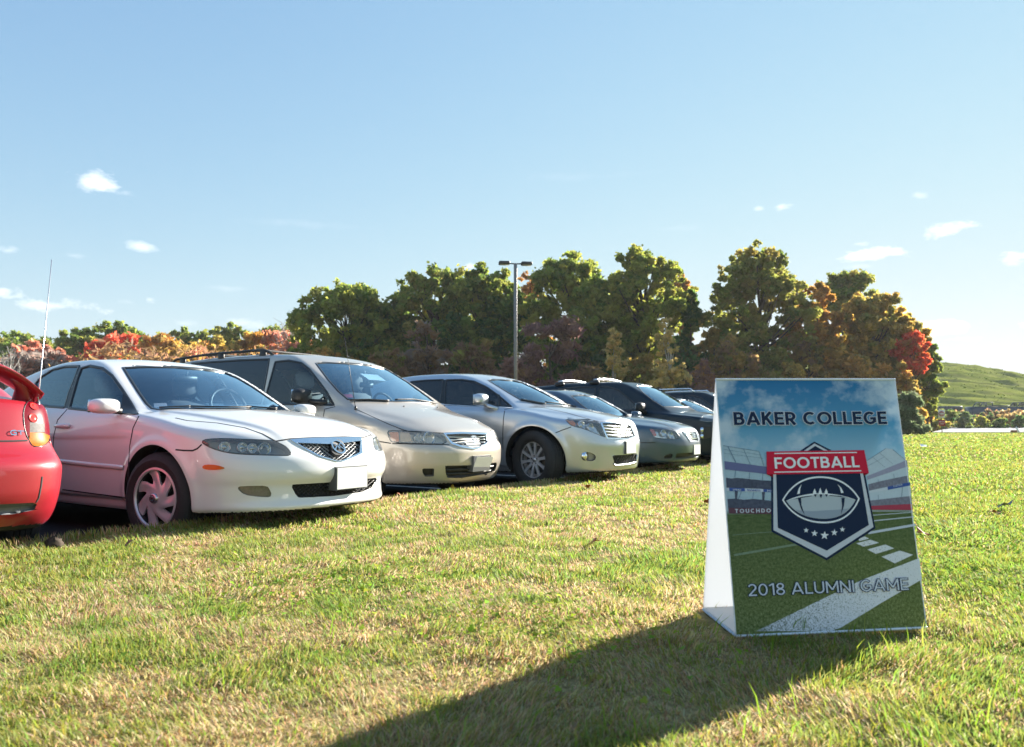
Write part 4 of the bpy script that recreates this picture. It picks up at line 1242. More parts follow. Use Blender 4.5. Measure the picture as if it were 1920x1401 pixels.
# ---------------------------------------------------------------- tan minivan
M['tan'] = paint('champagne_paint', (.50, .45, .39), metal=.5, rough=.38, dirt=.03)
PRM_VAN = dict(belt_line=(.74, .008, -3.6, -.8), L=5.11, W=1.92, H=1.72, axles=(-.98, -3.98), wz=.335, arch=.375, flare=.012, corner=(-1.0, -4.4), pf=2.7, pr=3.4,
    front=[(.12, -.20), (.18, -.12), (.25, -.06), (.34, -.02), (.44, 0), (.54, 0), (.60, -.015), (.64, -.05), (.70, -.075), (.76, -.12), (.85, -.3)],
    rear=[(.12, -5.0), (.3, -5.09), (.55, -5.11), (.7, -5.06), (1.0, -5.03), (1.6, -4.92)],
    side=[(.12, .86), (.22, .91), (.35, .935), (.5, .95), (.65, .958), (.8, .955), (.92, .94), (1.02, .92), (1.15, .87)],
    plan=[(-5.11, .95), (-4.2, .99), (-3, 1), (-1.6, 1.0), (-.95, .985), (-.4, .965), (0, .94)],
    deck=[(-5.11, 1.06), (-3.5, 1.06), (-1.6, 1.05), (-1.2, 1.05), (-.95, 1.02), (-.7, .965), (-.45, .895), (-.25, .825), (-.1, .765), (0, .71)],
    crown=[(-5, .0), (-2.5, .0), (-1.5, .03), (-1.0, .075), (-.6, .11), (-.3, .10), (0, .07)],
    bottom=[(-5.11, .27), (-4.3, .22), (-1.5, .20), (-.9, .215), (-.4, .215), (0, .20)],
    roof=[(-5.3, .8), (-5.05, 1.15), (-4.92, 1.45), (-4.75, 1.62), (-4.4, 1.67), (-3.6, 1.70), (-2.9, 1.70), (-2.5, 1.685), (-2.2, 1.665), (-1.98, 1.605), (-1.7, 1.475), (-1.3, 1.265), (-.9, 1.035), (-.5, .80)],
    bend=[(-5, -.05), (-4, 0), (-2.9, 0), (-2.4, .08), (-2.0, .14), (-1.0, .18), (-.5, .18)],
    cabin_plan=[(-5.1, .93), (-4.4, .98), (-3, 1.0), (-2.2, 1.0), (-1.5, .975), (-1.0, .94), (-.6, .92)],
    cabin_side=[(.5, .94), (.95, .925), (1.1, .895), (1.3, .835), (1.5, .765), (1.65, .70), (1.75, .64)],
    cabin=(-4.9, -.95), floor=.38, roof_crown=.06, kroof=.07, kbelt=.04, plate_tilt=.12,
    crease=[(lambda x: np.interp(x, [-1.6, -1.1, -.25, 0], [.84, .80, .58, .52]), .02, .03)])
def build_van():
    c = Car('minivan', 'champagne tan minivan with roof rack, orange corner lamps and a bent plate', 'car', stall(6.62, -4.61), HEAD, PRM_VAN)
    Z2 = lambda p: zpx(340, 640, 3.686, p); Z3 = lambda p: zpx(660, 640, 4.379, p)
    fw = Z2([(648, 142), (740, 132), (828, 148), (885, 192), (945, 272), (1005, 352), (1056, 442), (980, 440), (780, 436), (568, 432), (600, 320)])
    rw = Z2([(70, 154), (220, 142), (400, 130), (608, 123), (596, 200), (572, 330), (548, 430), (350, 426), (150, 420), (60, 330)])
    shield = Z2([(930, 152), (1000, 147), (1100, 151), (1250, 161), (1400, 187)]) + Z3([(290, 234), (450, 332), (600, 440), (692, 510), (500, 497), (300, 494), (100, 487), (0, 482)]) + Z2([(1430, 412), (1250, 412), (1152, 403), (1084, 345), (1014, 265), (965, 200)])
    wins = [('window', fw), ('window', rw)]
    head = smooth_poly(Z3([(289, 738), (340, 735), (600, 742), (742, 760), (790, 845), (600, 840), (330, 832), (305, 795)]), 1)
    grille = Z3([(768, 768), (900, 762), (1098, 768), (1110, 826), (1055, 864), (1000, 876), (905, 862), (828, 836)])
    chrome = Z3([(748, 755), (900, 749), (1110, 754), (1124, 832), (1062, 874), (1000, 889), (896, 873), (814, 847)])
    lower = Z3([(765, 1022), (980, 1018), (1190, 995), (1170, 1060), (1100, 1090), (900, 1122), (782, 1122), (768, 1080)])
    fog = Z3([(577, 1045), (675, 1045), (672, 1110), (602, 1112), (580, 1085)])
    windows(c, wins, shield, None)
    c.cut(head, .07, True); c.cut(grille, .05); c.cut(lower, .08); c.cut(fog, .06, True)
    c.zone('hood', lambda f: (f[:, 0] > -1.15) & (f[:, 0] < -.1) & (np.abs(f[:, 1]) < np.interp(f[:, 0], [-1.1, -.15], [.80, .60])) & (f[:, 2] > .72))
    c.zone('bumper', lambda f: (f[:, 0] > -.62) & (f[:, 2] < .615))
    for sg in (-1, 1):
        c.zone('door', lambda f, g=sg: (f[:, 0] < -1.42) & (f[:, 0] > -2.4) & (f[:, 2] > .32) & (f[:, 2] < 1.03) & (f[:, 1] * g > .7))
        c.zone('sliding_door', lambda f, g=sg: (f[:, 0] <= -2.4) & (f[:, 0] > -3.6) & (f[:, 2] > .32) & (f[:, 2] < 1.03) & (f[:, 1] * g > .7))
    c.build_body(M['tan'])
    c.patch('window', fw, M['glass_mid'], lift=-.004, thick=0, mirror=True)
    panes(c, [('window', rw)], shield, M['glass_tint'], M['shield'])
    c.strips('window_seal', [fw], M['trim'], .026, .004, mirror=True, closed=True, step=3)
    lamp_unit(c, head, [(Z3([(640, 790)])[0], 13, 'bowl'), (Z3([(545, 785)])[0], 8, 'bowl')], M['lens_cloudy'], inner=[(Z3([(300, 745), (378, 742), (386, 824), (330, 822), (312, 795)]), 'orange'), (Z3([(392, 744), (470, 748), (500, 826), (396, 824)]), 'lens_warm')], bezel='plate_white', rim=.012)
    c.patch('grille', grille, M['black'], lift=-.04, thick=0)
    for k in range(4):
        y = 780 + k * 22
        mesh_grid(c, grille, M['chrome'], 'grille_bar', [Z3([(740, y), (960, y + 6), (1130, y - 2)])], .009, -.012)
    c.patch('grille_surround', chrome, M['chrome'], lift=.008, holes=[grille], thick=.02)
    emblem_on(c, Z3([(997, 812)])[0], .045, .045, lambda mb, fn: emblem_h(mb, fn), lift=.02)
    c.patch('lower_grille', lower, M['black'], lift=-.06, thick=0)
    for y in (1055, 1090): mesh_grid(c, lower, M['black'], 'lower_grille_bar', [Z3([(760, y + 8), (1000, y), (1200, y - 28)])], .022, -.02)
    c.patch('fog_recess', fog, M['black'], lift=-.045, thick=0, mirror=True)
    pl, ctr, ey, ez, ex = front_plate(c, Z3([(988, 948), (1112, 948), (1114, 1052), (982, 1060)]), M['plate_white'], M['plate_frame'], off=.03)
    # the plate is bent: curl its corners
    me = pl.data
    for v in me.vertices:
        d = np.array(v.co) - ctr; u, w = d @ ey, d @ ez
        v.co.x += .05 * (u / .152) ** 2 * (.6 if w > 0 else -.4); v.co.z += -.012 * (u > 0)
    c.gap([Z2([(1064, 452), (990, 470), (975, 560), (960, 700)]), Z3([(205, 820), (320, 838)]), Z3([(330, 840), (600, 846), (800, 850)])])
    c.gap([Z3([(470, 742), (620, 746), (745, 754), (900, 746), (1110, 750), (1160, 722)])], mirror=False)
    c.gap([Z3([(40, 560), (170, 620), (300, 680), (410, 724), (470, 742)])])
    door_mirror(c, tuple(c.on(Z2([(900, 400)]))[0] + [-.02, -.13, .03]), (.09, .12, .085), M['black'], tuple(c.on(Z2([(1000, 425)]))[0] + [0, .03, 0]))
    wiper(c, [Z3([(-20, 492), (130, 488), (300, 497)]), Z3([(350, 488), (500, 486), (690, 516)])])
    for u in ((427, 536), (702, 545)):
        P = c.on(Z3([u]))[0]; mb = MB(); mb.lathe_y([(0, -.006), (.008, -.004), (.01, .004)], 10); o = mb.build('washer_nozzle', M['black'], c.root); o.location = tuple(P + [0, 0, .004]); o.rotation_euler = (R_(-90), 0, 0)
    # whip antenna on the right wing
    P = c.on(Z3([(30, 556)]))[0]; mb = MB(); mb.tube([tuple(P - [0, 0, .01]), tuple(P + [0, 0, .03])], [.016, .012], 10); mb.tube([tuple(P), tuple(P + [-.20, .02, .78])], [.004, .0025], 6); mb.build('antenna', M['black'], c.root)
    # roof rack
    for sd in (-1, 1):
        mb = MB(); xs = np.linspace(-4.5, -2.75, 12)
        top = [(x, sd * .66) for x in xs]
        zz = [float(c.roof(x)) - .05 for x in xs]
        pts = [(xs[0] - .12, sd * .66, zz[0] - .0)] + [(x, sd * .66, z + .075) for x, z in zip(xs, zz)] + [(xs[-1] + .10, sd * .655, zz[-1] + .05), (xs[-1] + .2, sd * .65, zz[-1] - .01)]
        mb.tube(pts, .017, 8)
        for k in (1, 6, 11): mb.box((xs[k], sd * .66, zz[k] + .02), (.11, .035, .11), bevel=.012)
        mb.build('roof_rail', M['black'], c.root)
    for x in (-3.9, -2.95):
        mb = MB(); z = float(c.roof(x)) + .045; mb.tube([(x, -.66, z - .02), (x, -.45, z), (x, .45, z), (x, .66, z - .02)], .016, 8); mb.build('roof_crossbar', M['black'], c.root)
    seats(c, -2.15, .55, .66, 'seat_light', 2, .42, 1.0); dashboard(c, -1.0, -1.6, 1.05, .42)
    c.patch('inspection_sticker', Z2([(1120, 362), (1180, 362), (1190, 384), (1130, 386)]), plain('red_sticker', (.65, .12, .14), rough=.5, noise=.35, scale=60), lift=-.008, thick=0)
    mb = MB(); P = c.on(Z3([(200, 278)]))[0]; Nn = c.grad(P[None])[0]; Mx = Nn.copy(); q = P - Nn * .05
    mb.add([q + np.array([.05, -.15, -.02]), q + np.array([.05, .15, -.02]), q + np.array([-.10, .15, .06]), q + np.array([-.10, -.15, .06])], [(0, 1, 2, 3)])
    mb.build('dashboard_placard', plain('paper', (.7, .74, .74), rough=.6), c.root)
    c.wheels(lambda R: rim_spokes(7, R, w0=.05, w1=.045), .335, .215, 1.66, 0, .21)
    return c
# ---------------------------------------------------------------- silver crossover
M['silver'] = paint('silver_paint', (.52, .56, .61), metal=.7, rough=.34, dirt=.015)
PRM_CROSS = dict(belt_line=(.60, .007, -3.4, -1.5), L=4.80, W=1.905, H=1.62, axles=(-.985, -3.76), wz=.385, arch=.425, flare=.02, corner=(-1.0, -3.9), pf=2.6, pr=2.9,
    front=[(.12, -.2), (.2, -.13), (.27, -.085), (.36, -.07), (.46, -.06), (.56, -.05), (.66, -.07), (.74, -.095), (.82, -.13), (.90, -.17), (1.0, -.34)],
    rear=[(.12, -4.68), (.3, -4.76), (.55, -4.80), (.75, -4.77), (1.0, -4.70), (1.2, -4.6)],
    side=[(.12, .82), (.25, .875), (.4, .905), (.55, .925), (.7, .945), (.82, .95), (.92, .94), (1.02, .91), (1.12, .86)],
    plan=[(-4.8, .94), (-3.8, .985), (-2.6, 1), (-1.6, 1), (-.98, .995), (-.4, .97), (0, .94)],
    deck=[(-4.8, 1.08), (-4, 1.08), (-2, 1.07), (-1.3, 1.075), (-1.05, 1.06), (-.75, 1.015), (-.5, .97), (-.3, .92), (-.15, .875), (-.04, .83), (0, .80)],
    crown=[(-4.8, .0), (-2.5, .0), (-1.5, .04), (-1.0, .085), (-.6, .12), (-.2, .13), (0, .12)],
    bottom=[(-4.8, .3), (-4.3, .24), (-1.5, .2), (-.9, .21), (-.4, .22), (0, .23)],
    roof=[(-5.0, .95), (-4.6, 1.2), (-4.3, 1.38), (-4.0, 1.48), (-3.6, 1.545), (-3.1, 1.58), (-2.7, 1.582), (-2.4, 1.568), (-2.1, 1.525), (-1.85, 1.455), (-1.5, 1.315), (-1.15, 1.115), (-.75, .90)],
    bend=[(-4.8, -.1), (-3.6, -.05), (-2.9, 0), (-2.4, .1), (-2.0, .2), (-1.1, .26), (-.6, .26)],
    cabin_plan=[(-4.8, .82), (-4.2, .92), (-3.4, .985), (-2.6, 1.0), (-2.0, 1.0), (-1.4, .965), (-1.0, .93), (-.7, .91)],
    cabin_side=[(.5, .90), (1.0, .885), (1.1, .855), (1.25, .79), (1.4, .72), (1.55, .64), (1.65, .58)],
    cabin=(-4.5, -1.05), floor=.42, roof_crown=.10, kroof=.07, kbelt=.04,
    crease=[(lambda x: np.interp(x, [-1.4, -1.0, -.2, 0], [.78, .74, .45, .38]), .018, .025)])
def build_crossover():
    c = Car('silver_crossover', 'silver crossover with ten-spoke alloy wheel, tinted side glass and V-shaped chrome grille bars', 'car', stall(9.10, -3.90), HEAD, PRM_CROSS, cell=.019)
    Z3 = lambda p: zpx(660, 640, 4.379, p); Z4 = lambda p: zpx(940, 680, 4.571, p)
    fw = Z3([(772, 318), (900, 315), (1000, 328), (1100, 374), (1195, 440), (1255, 490), (1308, 536), (1215, 532), (1000, 527), (765, 514), (764, 420)])
    rw = Z3([(480, 333), (600, 321), (748, 316), (742, 400), (722, 508), (640, 505), (560, 460), (505, 380)])
    shield = Z3([(1116, 320), (1200, 315), (1320, 323), (1402, 342)]) + Z4([(330, 242), (480, 322), (560, 354), (650, 380), (480, 364), (300, 350), (168, 322)]) + Z3([(1292, 428), (1190, 366)])
    wins = [('window', fw), ('window', rw)]
    head = smooth_poly(Z4([(543, 482), (650, 485), (828, 505), (852, 540), (905, 645), (830, 618), (720, 570), (600, 542), (570, 515)]), 1)
    grille = Z4([(862, 522), (960, 520), (1070, 530), (1104, 545), (1138, 628), (1078, 648), (912, 643), (888, 588)])
    chrome = Z4([(848, 514), (960, 511), (1075, 521), (1112, 538), (1149, 633), (1082, 658), (902, 653), (876, 592)])
    lower = Z4([(952, 795), (1080, 790), (1160, 780), (1150, 845), (1080, 860), (970, 870)])
    fog = smooth_poly(Z4([(700, 762), (770, 772), (815, 800), (800, 842), (735, 845), (703, 822)]), 1)
    windows(c, wins, shield, None)
    c.cut(head, .07, True); c.cut(grille, .05); c.cut(lower, .06); c.cut(fog, .05, True)
    c.zone('hood', lambda f: (f[:, 0] > -1.25) & (f[:, 0] < -.1) & (np.abs(f[:, 1]) < np.interp(f[:, 0], [-1.1, -.15], [.76, .5])) & (f[:, 2] > .83))
    c.zone('bumper', lambda f: (f[:, 0] > -.66 + np.clip(f[:, 2] - .6, 0, 1) * .8) & (f[:, 2] < .70))
    for sg in (-1, 1):
        c.zone('door', lambda f, g=sg: (f[:, 0] < -1.5) & (f[:, 0] > -2.5) & (f[:, 2] > .36) & (f[:, 2] < 1.04) & (f[:, 1] * g > .7))
        c.zone('door', lambda f, g=sg: (f[:, 0] <= -2.5) & (f[:, 0] > -3.5) & (f[:, 2] > .36) & (f[:, 2] < 1.06) & (f[:, 1] * g > .7))
    c.build_body(M['silver'])
    panes(c, wins, shield, M['glass_tint'], M['shield'])
    c.patch('pillar_trim', Z3([(748, 316), (772, 318), (764, 420), (765, 514), (722, 508), (742, 400)]), M['trim'], lift=.003, thick=.004, mirror=True)
    c.strips('window_moulding', [Z3([(420, 500), (760, 521), (1000, 535), (1215, 541), (1325, 546)])], M['chrome'], .016, .007, mirror=True)
    c.strips('quarter_divider', [Z3([(1205, 440), (1215, 535)])], M['trim'], .03, .006, mirror=True)
    lamp_unit(c, head, [(Z4([(690, 525)])[0], 8, 'lens'), (Z4([(775, 552)])[0], 8, 'bowl')], M['lens'], inner=[(Z4([(552, 485), (612, 488), (638, 516), (634, 546), (592, 532), (572, 512)]), 'orange')], bezel='reflector', rim=.008)
    c.patch('grille', grille, M['black'], lift=-.04, thick=0)
    for k in range(5):
        y = 532 + k * 27
        mesh_grid(c, grille, M['satin'], 'grille_bar', [Z4([(840, y), (1030, y + 16), (1160, y + 2)])], .030, -.010)
    c.patch('grille_surround', chrome, M['chrome'], lift=.006, holes=[grille], thick=.02)
    emblem_on(c, Z4([(1030, 517)])[0], .075, .075, lambda mb, fn: emblem_ovals(mb, fn), lift=.02)
    c.patch('lower_grille', lower, M['black'], lift=-.045, thick=0)
    mesh_grid(c, lower, M['black'], 'lower_grille_mesh', [Z4([(940 + k * 22, 880), (1010 + k * 22, 770)]) for k in range(10)], .008, -.012)
    c.strips('bumper_lip', [Z4([(960, 868), (975, 884), (1080, 876), (1155, 856), (1165, 790)])], M['silver'], .03, .012)
    c.patch('fog_recess', fog, M['lamp_grey'], lift=-.035, thick=0, mirror=True)
    P = c.on(Z4([(738, 802)]))[0]; N = c.grad(P[None])[0]
    for sd in (1, -1):
        mb = MB(); mb.lathe_y([(0, -.02), (.03, -.018), (.038, -.01), (.048, -.016), (.056, -.012), (.058, .03)], 28); o = mb.build('fog_light', M['chrome'], c.root)
        o.location = (P[0] - .02, P[1] * sd, P[2]); o.rotation_euler = (0, 0, R_(90))
    front_plate(c, Z4([(1060, 683), (1135, 681), (1138, 770), (1066, 772)]), M['plate_white'], M['plate_frame'], off=.02)
    c.gap([Z3([(1330, 545), (1255, 560), (1243, 640), (1238, 760), (1240, 890)]), Z4([(465, 602), (520, 580), (598, 552)]), Z3([(762, 520), (748, 620), (740, 700)])])
    c.gap([Z4([(285, 372), (400, 395), (560, 430), (700, 470), (835, 506)])]); c.gap([Z4([(840, 508), (960, 512), (1080, 522), (1112, 536)])], mirror=False, w=.006)
    door_mirror(c, tuple(c.on(Z3([(1115, 500)]))[0] + [-.02, -.15, .03]), (.09, .125, .085), M['silver'], tuple(c.on(Z3([(1190, 560)]))[0] + [0, .02, 0]))
    wiper(c, [Z4([(165, 322), (290, 345), (380, 362)]), Z4([(372, 345), (480, 358), (640, 385)])])
    seats(c, -2.3, .55, .62, 'seat', 2, .40, .9); dashboard(c, -1.15, -1.75, 1.05, .4)
    c.wheels(lambda R: rim_spokes(10, R, w0=.034, w1=.036, off=.16), .378, .245, 1.64, R_(-15), .25)
    return c
# ---------------------------------------------------------------- grey sedan
M['slate'] = paint('slate_grey_paint', (.045, .085, .13), metal=.4, rough=.35, dirt=.02)
PRM_GREY = dict(PRM_SEDAN); PRM_GREY.update(L=4.80, W=1.83, H=1.475, axles=(-.97, -3.70), corner=(-.97, -3.8),
    front=[(.12, -.18), (.2, -.10), (.28, -.04), (.38, -.01), (.48, 0), (.56, -.005), (.62, -.02), (.70, -.05), (.78, -.10), (.9, -.3)],
    side=[(.12, .81), (.25, .87), (.4, .895), (.55, .91), (.7, .915), (.82, .90), (.92, .87), (1.05, .80)],
    deck=[(-4.8, 1.04), (-4.1, 1.06), (-2.4, 1.0), (-1.5, .99), (-1.2, .975), (-.95, .95), (-.7, .915), (-.45, .87), (-.25, .82), (-.1, .765), (0, .72)],
    roof=[(-4.8, .80), (-4.3, 1.04), (-4.05, 1.15), (-3.7, 1.30), (-3.4, 1.35), (-3.1, 1.40), (-2.75, 1.432), (-2.45, 1.438), (-2.2, 1.425), (-2.0, 1.38), (-1.8, 1.30), (-1.5, 1.145), (-1.2, .98), (-.8, .77)])
PRM_GREY['crease'] = [(lambda x: np.interp(x, [-1.5, -1.1, -.2, 0], [.74, .70, .42, .34]), .014, .02)]
def build_grey_sedan():
    c = Car('grey_sedan', 'slate grey sedan with chrome slat grille, half hidden by the silver crossover', 'car', stall(11.68, -3.97), HEAD, PRM_GREY, cell=.021)
    Z4 = lambda p: zpx(940, 680, 4.571, p)
    shield = Z4([(597, 284), (700, 282), (812, 295), (900, 344), (1000, 398), (1105, 455), (1050, 461), (900, 456), (780, 432), (690, 366)])
    fw = [tuple(q) for q in c.pix(c.side([(-1.62, .98), (-1.85, 1.13), (-2.15, 1.28), (-2.4, 1.34), (-2.55, 1.33), (-2.58, .98)]))]
    rw = [tuple(q) for q in c.pix(c.side([(-2.66, .99), (-2.64, 1.33), (-2.9, 1.34), (-3.3, 1.28), (-3.65, 1.12), (-3.7, 1.02)]))]
    wins = [('window', fw), ('window', rw)]
    head = smooth_poly(Z4([(1264, 567), (1300, 567), (1480, 580), (1515, 610), (1545, 656), (1320, 652), (1290, 612)]), 1)
    grille = Z4([(1560, 596), (1605, 590), (1660, 595), (1684, 655), (1684, 674), (1622, 673), (1596, 630)])
    chrome = Z4([(1547, 588), (1602, 582), (1667, 588), (1692, 655), (1692, 683), (1618, 682), (1586, 635)])
    lower = Z4([(1500, 780), (1620, 772), (1692, 780), (1695, 800), (1600, 820), (1490, 825)])
    fog = smooth_poly(Z4([(1382, 822), (1405, 790), (1466, 778), (1470, 800), (1455, 826)]), 1)
    windows(c, wins, shield, None)
    c.cut(head, .06, True); c.cut(grille, .045); c.cut(lower, .06); c.cut(fog, .05, True)
    c.zone('hood', lambda f: (f[:, 0] > -1.4) & (f[:, 0] < -.1) & (np.abs(f[:, 1]) < np.interp(f[:, 0], [-1.3, -.15], [.74, .5])) & (f[:, 2] > .72))
    c.zone('bumper', lambda f: (f[:, 0] > -.6) & (f[:, 2] < .62))
    c.build_body(M['slate'])
    panes(c, wins, shield, M['glass_mid'], M['shield'])
    lamp_unit(c, head, [(Z4([(1395, 602)])[0], 7, 'bowl'), (Z4([(1460, 618)])[0], 7, 'bowl')], M['lens'], inner=[(Z4([(1270, 570), (1308, 573), (1334, 622), (1310, 634)]), 'red_lens')], bezel='reflector', rim=.008)
    c.patch('grille', grille, M['black'], lift=-.035, thick=0, step=2)
    for k in range(4): mesh_grid(c, grille, M['chrome'], 'grille_bar', [Z4([(1540, 604 + k * 21), (1700, 606 + k * 21)])], .022, -.008)
    c.patch('grille_surround', chrome, M['chrome'], lift=.006, holes=[grille], thick=.02, step=2)
    emblem_on(c, Z4([(1642, 622)])[0], .065, .065, lambda mb, fn: emblem_h(mb, fn, .25, True), lift=.02)
    c.patch('lower_grille', lower, M['black'], lift=-.045, thick=0, step=2); c.patch('fog_recess', fog, M['black'], lift=-.035, thick=0, mirror=True, step=2)
    front_plate(c, Z4([(1634, 706), (1700, 708), (1698, 782), (1634, 782)]), M['plate_white'], M['plate_frame'], off=.02)
    c.gap([Z4([(1180, 686), (1250, 687), (1322, 686)]), Z4([(1115, 470), (1200, 482), (1400, 530), (1480, 578)])])
    wiper(c, [Z4([(1060, 462), (1110, 458)])])
    mx = c.side([(-1.5, 1.0)])[0]
    door_mirror(c, (-1.45, -1.02, 1.0), (.09, .12, .07), M['slate'], (-1.42, -.86, .95))
    seats(c, -2.35, .40, .60, 'seat', 2, .38, .95); dashboard(c, -1.25, -1.7, 1.0)
    c.wheels(lambda R: rim_spokes(5, R, w0=.07, w1=.06), .325, .215, 1.58, 0, .21)
    return c
# ---------------------------------------------------------------- dark blue-black sport utility and the two cars beyond
M['navy'] = paint('blue_black_paint', (.006, .016, .028), rough=.3, dirt=.0, coat=.35)
M['navy'].node_tree.nodes['Principled BSDF'].inputs['Specular IOR Level'].default_value = .25
PRM_SUV = dict(L=4.78, W=1.88, H=1.75, axles=(-.95, -3.66), wz=.37, arch=.42, flare=.015, corner=(-.9, -4.2), pf=2.9, pr=3.4,
    front=[(.12, -.18), (.25, -.06), (.4, 0), (.6, 0), (.72, -.02), (.85, -.05), (.95, -.11), (1.05, -.28)],
    rear=[(.12, -4.7), (.3, -4.77), (.6, -4.78), (.8, -4.72), (1.2, -4.68), (1.6, -4.55)],
    side=[(.12, .83), (.25, .88), (.45, .915), (.65, .93), (.85, .935), (1.0, .92), (1.15, .87)],
    plan=[(-4.78, .96), (-3.8, 1), (-1.0, 1), (-.4, .98), (0, .95)],
    deck=[(-4.78, 1.1), (-2, 1.09), (-1.4, 1.09), (-1.1, 1.075), (-.7, 1.04), (-.4, .99), (-.15, .93), (0, .88)],
    crown=[(-4.78, 0), (-2, 0), (-1.3, .03), (-1, .06), (-.4, .07), (0, .06)],
    bottom=[(-4.78, .32), (-4, .26), (-1, .25), (0, .26)],
    roof=[(-5.0, .9), (-4.75, 1.25), (-4.6, 1.5), (-4.4, 1.64), (-4.0, 1.65), (-3.4, 1.69), (-2.7, 1.695), (-2.35, 1.69), (-2.1, 1.665), (-1.9, 1.60), (-1.6, 1.455), (-1.25, 1.25), (-1.0, 1.10), (-.7, .92)],
    bend=[(-4.7, -.08), (-4, 0), (-2.6, 0), (-2.2, .1), (-1.9, .14), (-1.1, .18), (-.7, .18)],
    cabin_plan=[(-4.7, .92), (-4, .98), (-2.6, 1), (-2, 1), (-1.4, .97), (-1, .94)],
    cabin_side=[(.5, .905), (1.0, .89), (1.15, .86), (1.35, .80), (1.55, .725), (1.7, .65), (1.8, .58)],
    cabin=(-4.5, -1.1), floor=.45, roof_crown=.07, kroof=.06, kbelt=.04,
    crease=[(lambda x: np.interp(x, [-1.4, -1.0, -.2, 0], [.78, .76, .62, .55]), .014, .02)])
def local_windows(c, polys, shield=None):
    out = [('window', [tuple(q) for q in c.pix(c.side(p))]) for p in polys]
    return out
def build_far(name, label, prm, s_, t_, mat, wins_l, shield_yz, glassm='glass_mid', cell=.028, mirror_pos=None, rim=None, head=None):
    c = Car(name, label, 'car', stall(s_, t_), HEAD, prm, cell=cell)
    wins = local_windows(c, wins_l)
    sh = shield_yz if shield_yz[0][0] > 100 else None
    if sh is None:
        P = c.axial(shield_yz); sh = [tuple(q) for q in c.pix(P)]
    windows(c, wins, sh, None)
    c.zone('hood', lambda f: (f[:, 0] > -1.3) & (f[:, 0] < -.1) & (np.abs(f[:, 1]) < .7) & (f[:, 2] > prm['deck'][-1][1] + .02))
    c.zone('bumper', lambda f: (f[:, 0] > -.6) & (f[:, 2] < .66))
    c.build_body(mat)
    panes(c, wins, sh, M[glassm], M['shield'], .03)
    if mirror_pos: door_mirror(c, *mirror_pos)
    xb = prm['cabin'][1]
    seats(c, xb - 1.15, .5, .62, 'seat', 2, .4, .9); dashboard(c, xb - .1, xb - .6, 1.04 if prm['H'] > 1.6 else .98, .4)
    c.wheels(rim or (lambda R: rim_spokes(5, R, w0=.07, w1=.06)), prm['wz'] - .005, .235, prm['W'] - .24, 0, .22)
    if head is not None:
        lamp_unit(c, head, [], M['lens'], inner=[], bezel='reflector', rim=.008)
    return c
def build_suv():
    Z4 = lambda p: zpx(940, 680, 4.571, p)
    sh = Z4([(1158, 196), (1250, 196), (1328, 212), (1420, 266), (1520, 326), (1632, 379), (1500, 377), (1384, 379), (1300, 328), (1222, 264)])
    c = build_far('sport_utility_vehicle', 'blue-black sport utility vehicle with two silver roof crossbars behind the grey sedan', PRM_SUV, 14.2, -3.90, M['navy'],
        [[(-1.68, 1.10), (-1.92, 1.30), (-2.2, 1.50), (-2.45, 1.57), (-2.62, 1.57), (-2.64, 1.09)], [(-2.72, 1.10), (-2.70, 1.57), (-3.1, 1.58), (-3.55, 1.55), (-3.6, 1.11)], [(-3.72, 1.14), (-3.68, 1.53), (-4.1, 1.5), (-4.35, 1.40), (-4.4, 1.2)]], sh, 'glass_tint', .024,
        ((-1.62, -1.08, 1.14), (.09, .125, .10), M['black'], (-1.58, -.9, 1.05)), head=Z4([(1698, 498), (1715, 470), (1742, 448), (1850, 440), (1850, 512), (1760, 508)]))
    for x in (-3.55, -2.75):
        z = float(c.roof(x)) - .07
        for sd in (-1, 1):
            mb = MB(); mb.box((x, sd * .68, z + .035), (.22, .09, .09), bevel=.03); mb.build('rack_foot', M['black'], c.root)
        mb = MB(); pts = [(x, y, z + .09 + .045 * (1 - (y / .7) ** 2)) for y in np.linspace(-.7, .7, 9)]; mb.tube(pts, .022, 8); mb.build('roof_crossbar', M['satin'], c.root)
    gr = Z4([(1716, 560), (1790, 552), (1800, 640), (1730, 660)])
    c.patch('lower_grille', gr, M['black'], lift=.004, thick=.006, step=2)
    for q in ((1728, 577), (1728, 632)):
        P = c.on(Z4([q]))[0]
        for sd in (1, -1):
            mb = MB(); mb.lathe_y([(0, -.02), (.035, -.018), (.05, -.01), (.055, .03)], 20); o = mb.build('fog_light', M['chrome'], c.root); o.location = (P[0], P[1] * sd, P[2]); o.rotation_euler = (0, 0, R_(90))
    return c
def build_far_sedan():
    p = dict(PRM_GREY)
    return build_far('dark_sedan', 'dark sedan whose roof and windshield show between the blue-black vehicle and the sign', p, 16.85, -3.88, M['slate'],
        [[(-1.62, .98), (-1.85, 1.13), (-2.15, 1.28), (-2.4, 1.34), (-2.55, 1.33), (-2.58, .98)], [(-2.66, .99), (-2.64, 1.33), (-2.9, 1.34), (-3.3, 1.28), (-3.65, 1.12), (-3.7, 1.02)]],
        [(-.70, 1.02), (-.62, 1.2), (-.54, 1.36), (0, 1.40), (.54, 1.36), (.62, 1.2), (.70, 1.02), (0, 1.02)], 'glass_mid', .03)
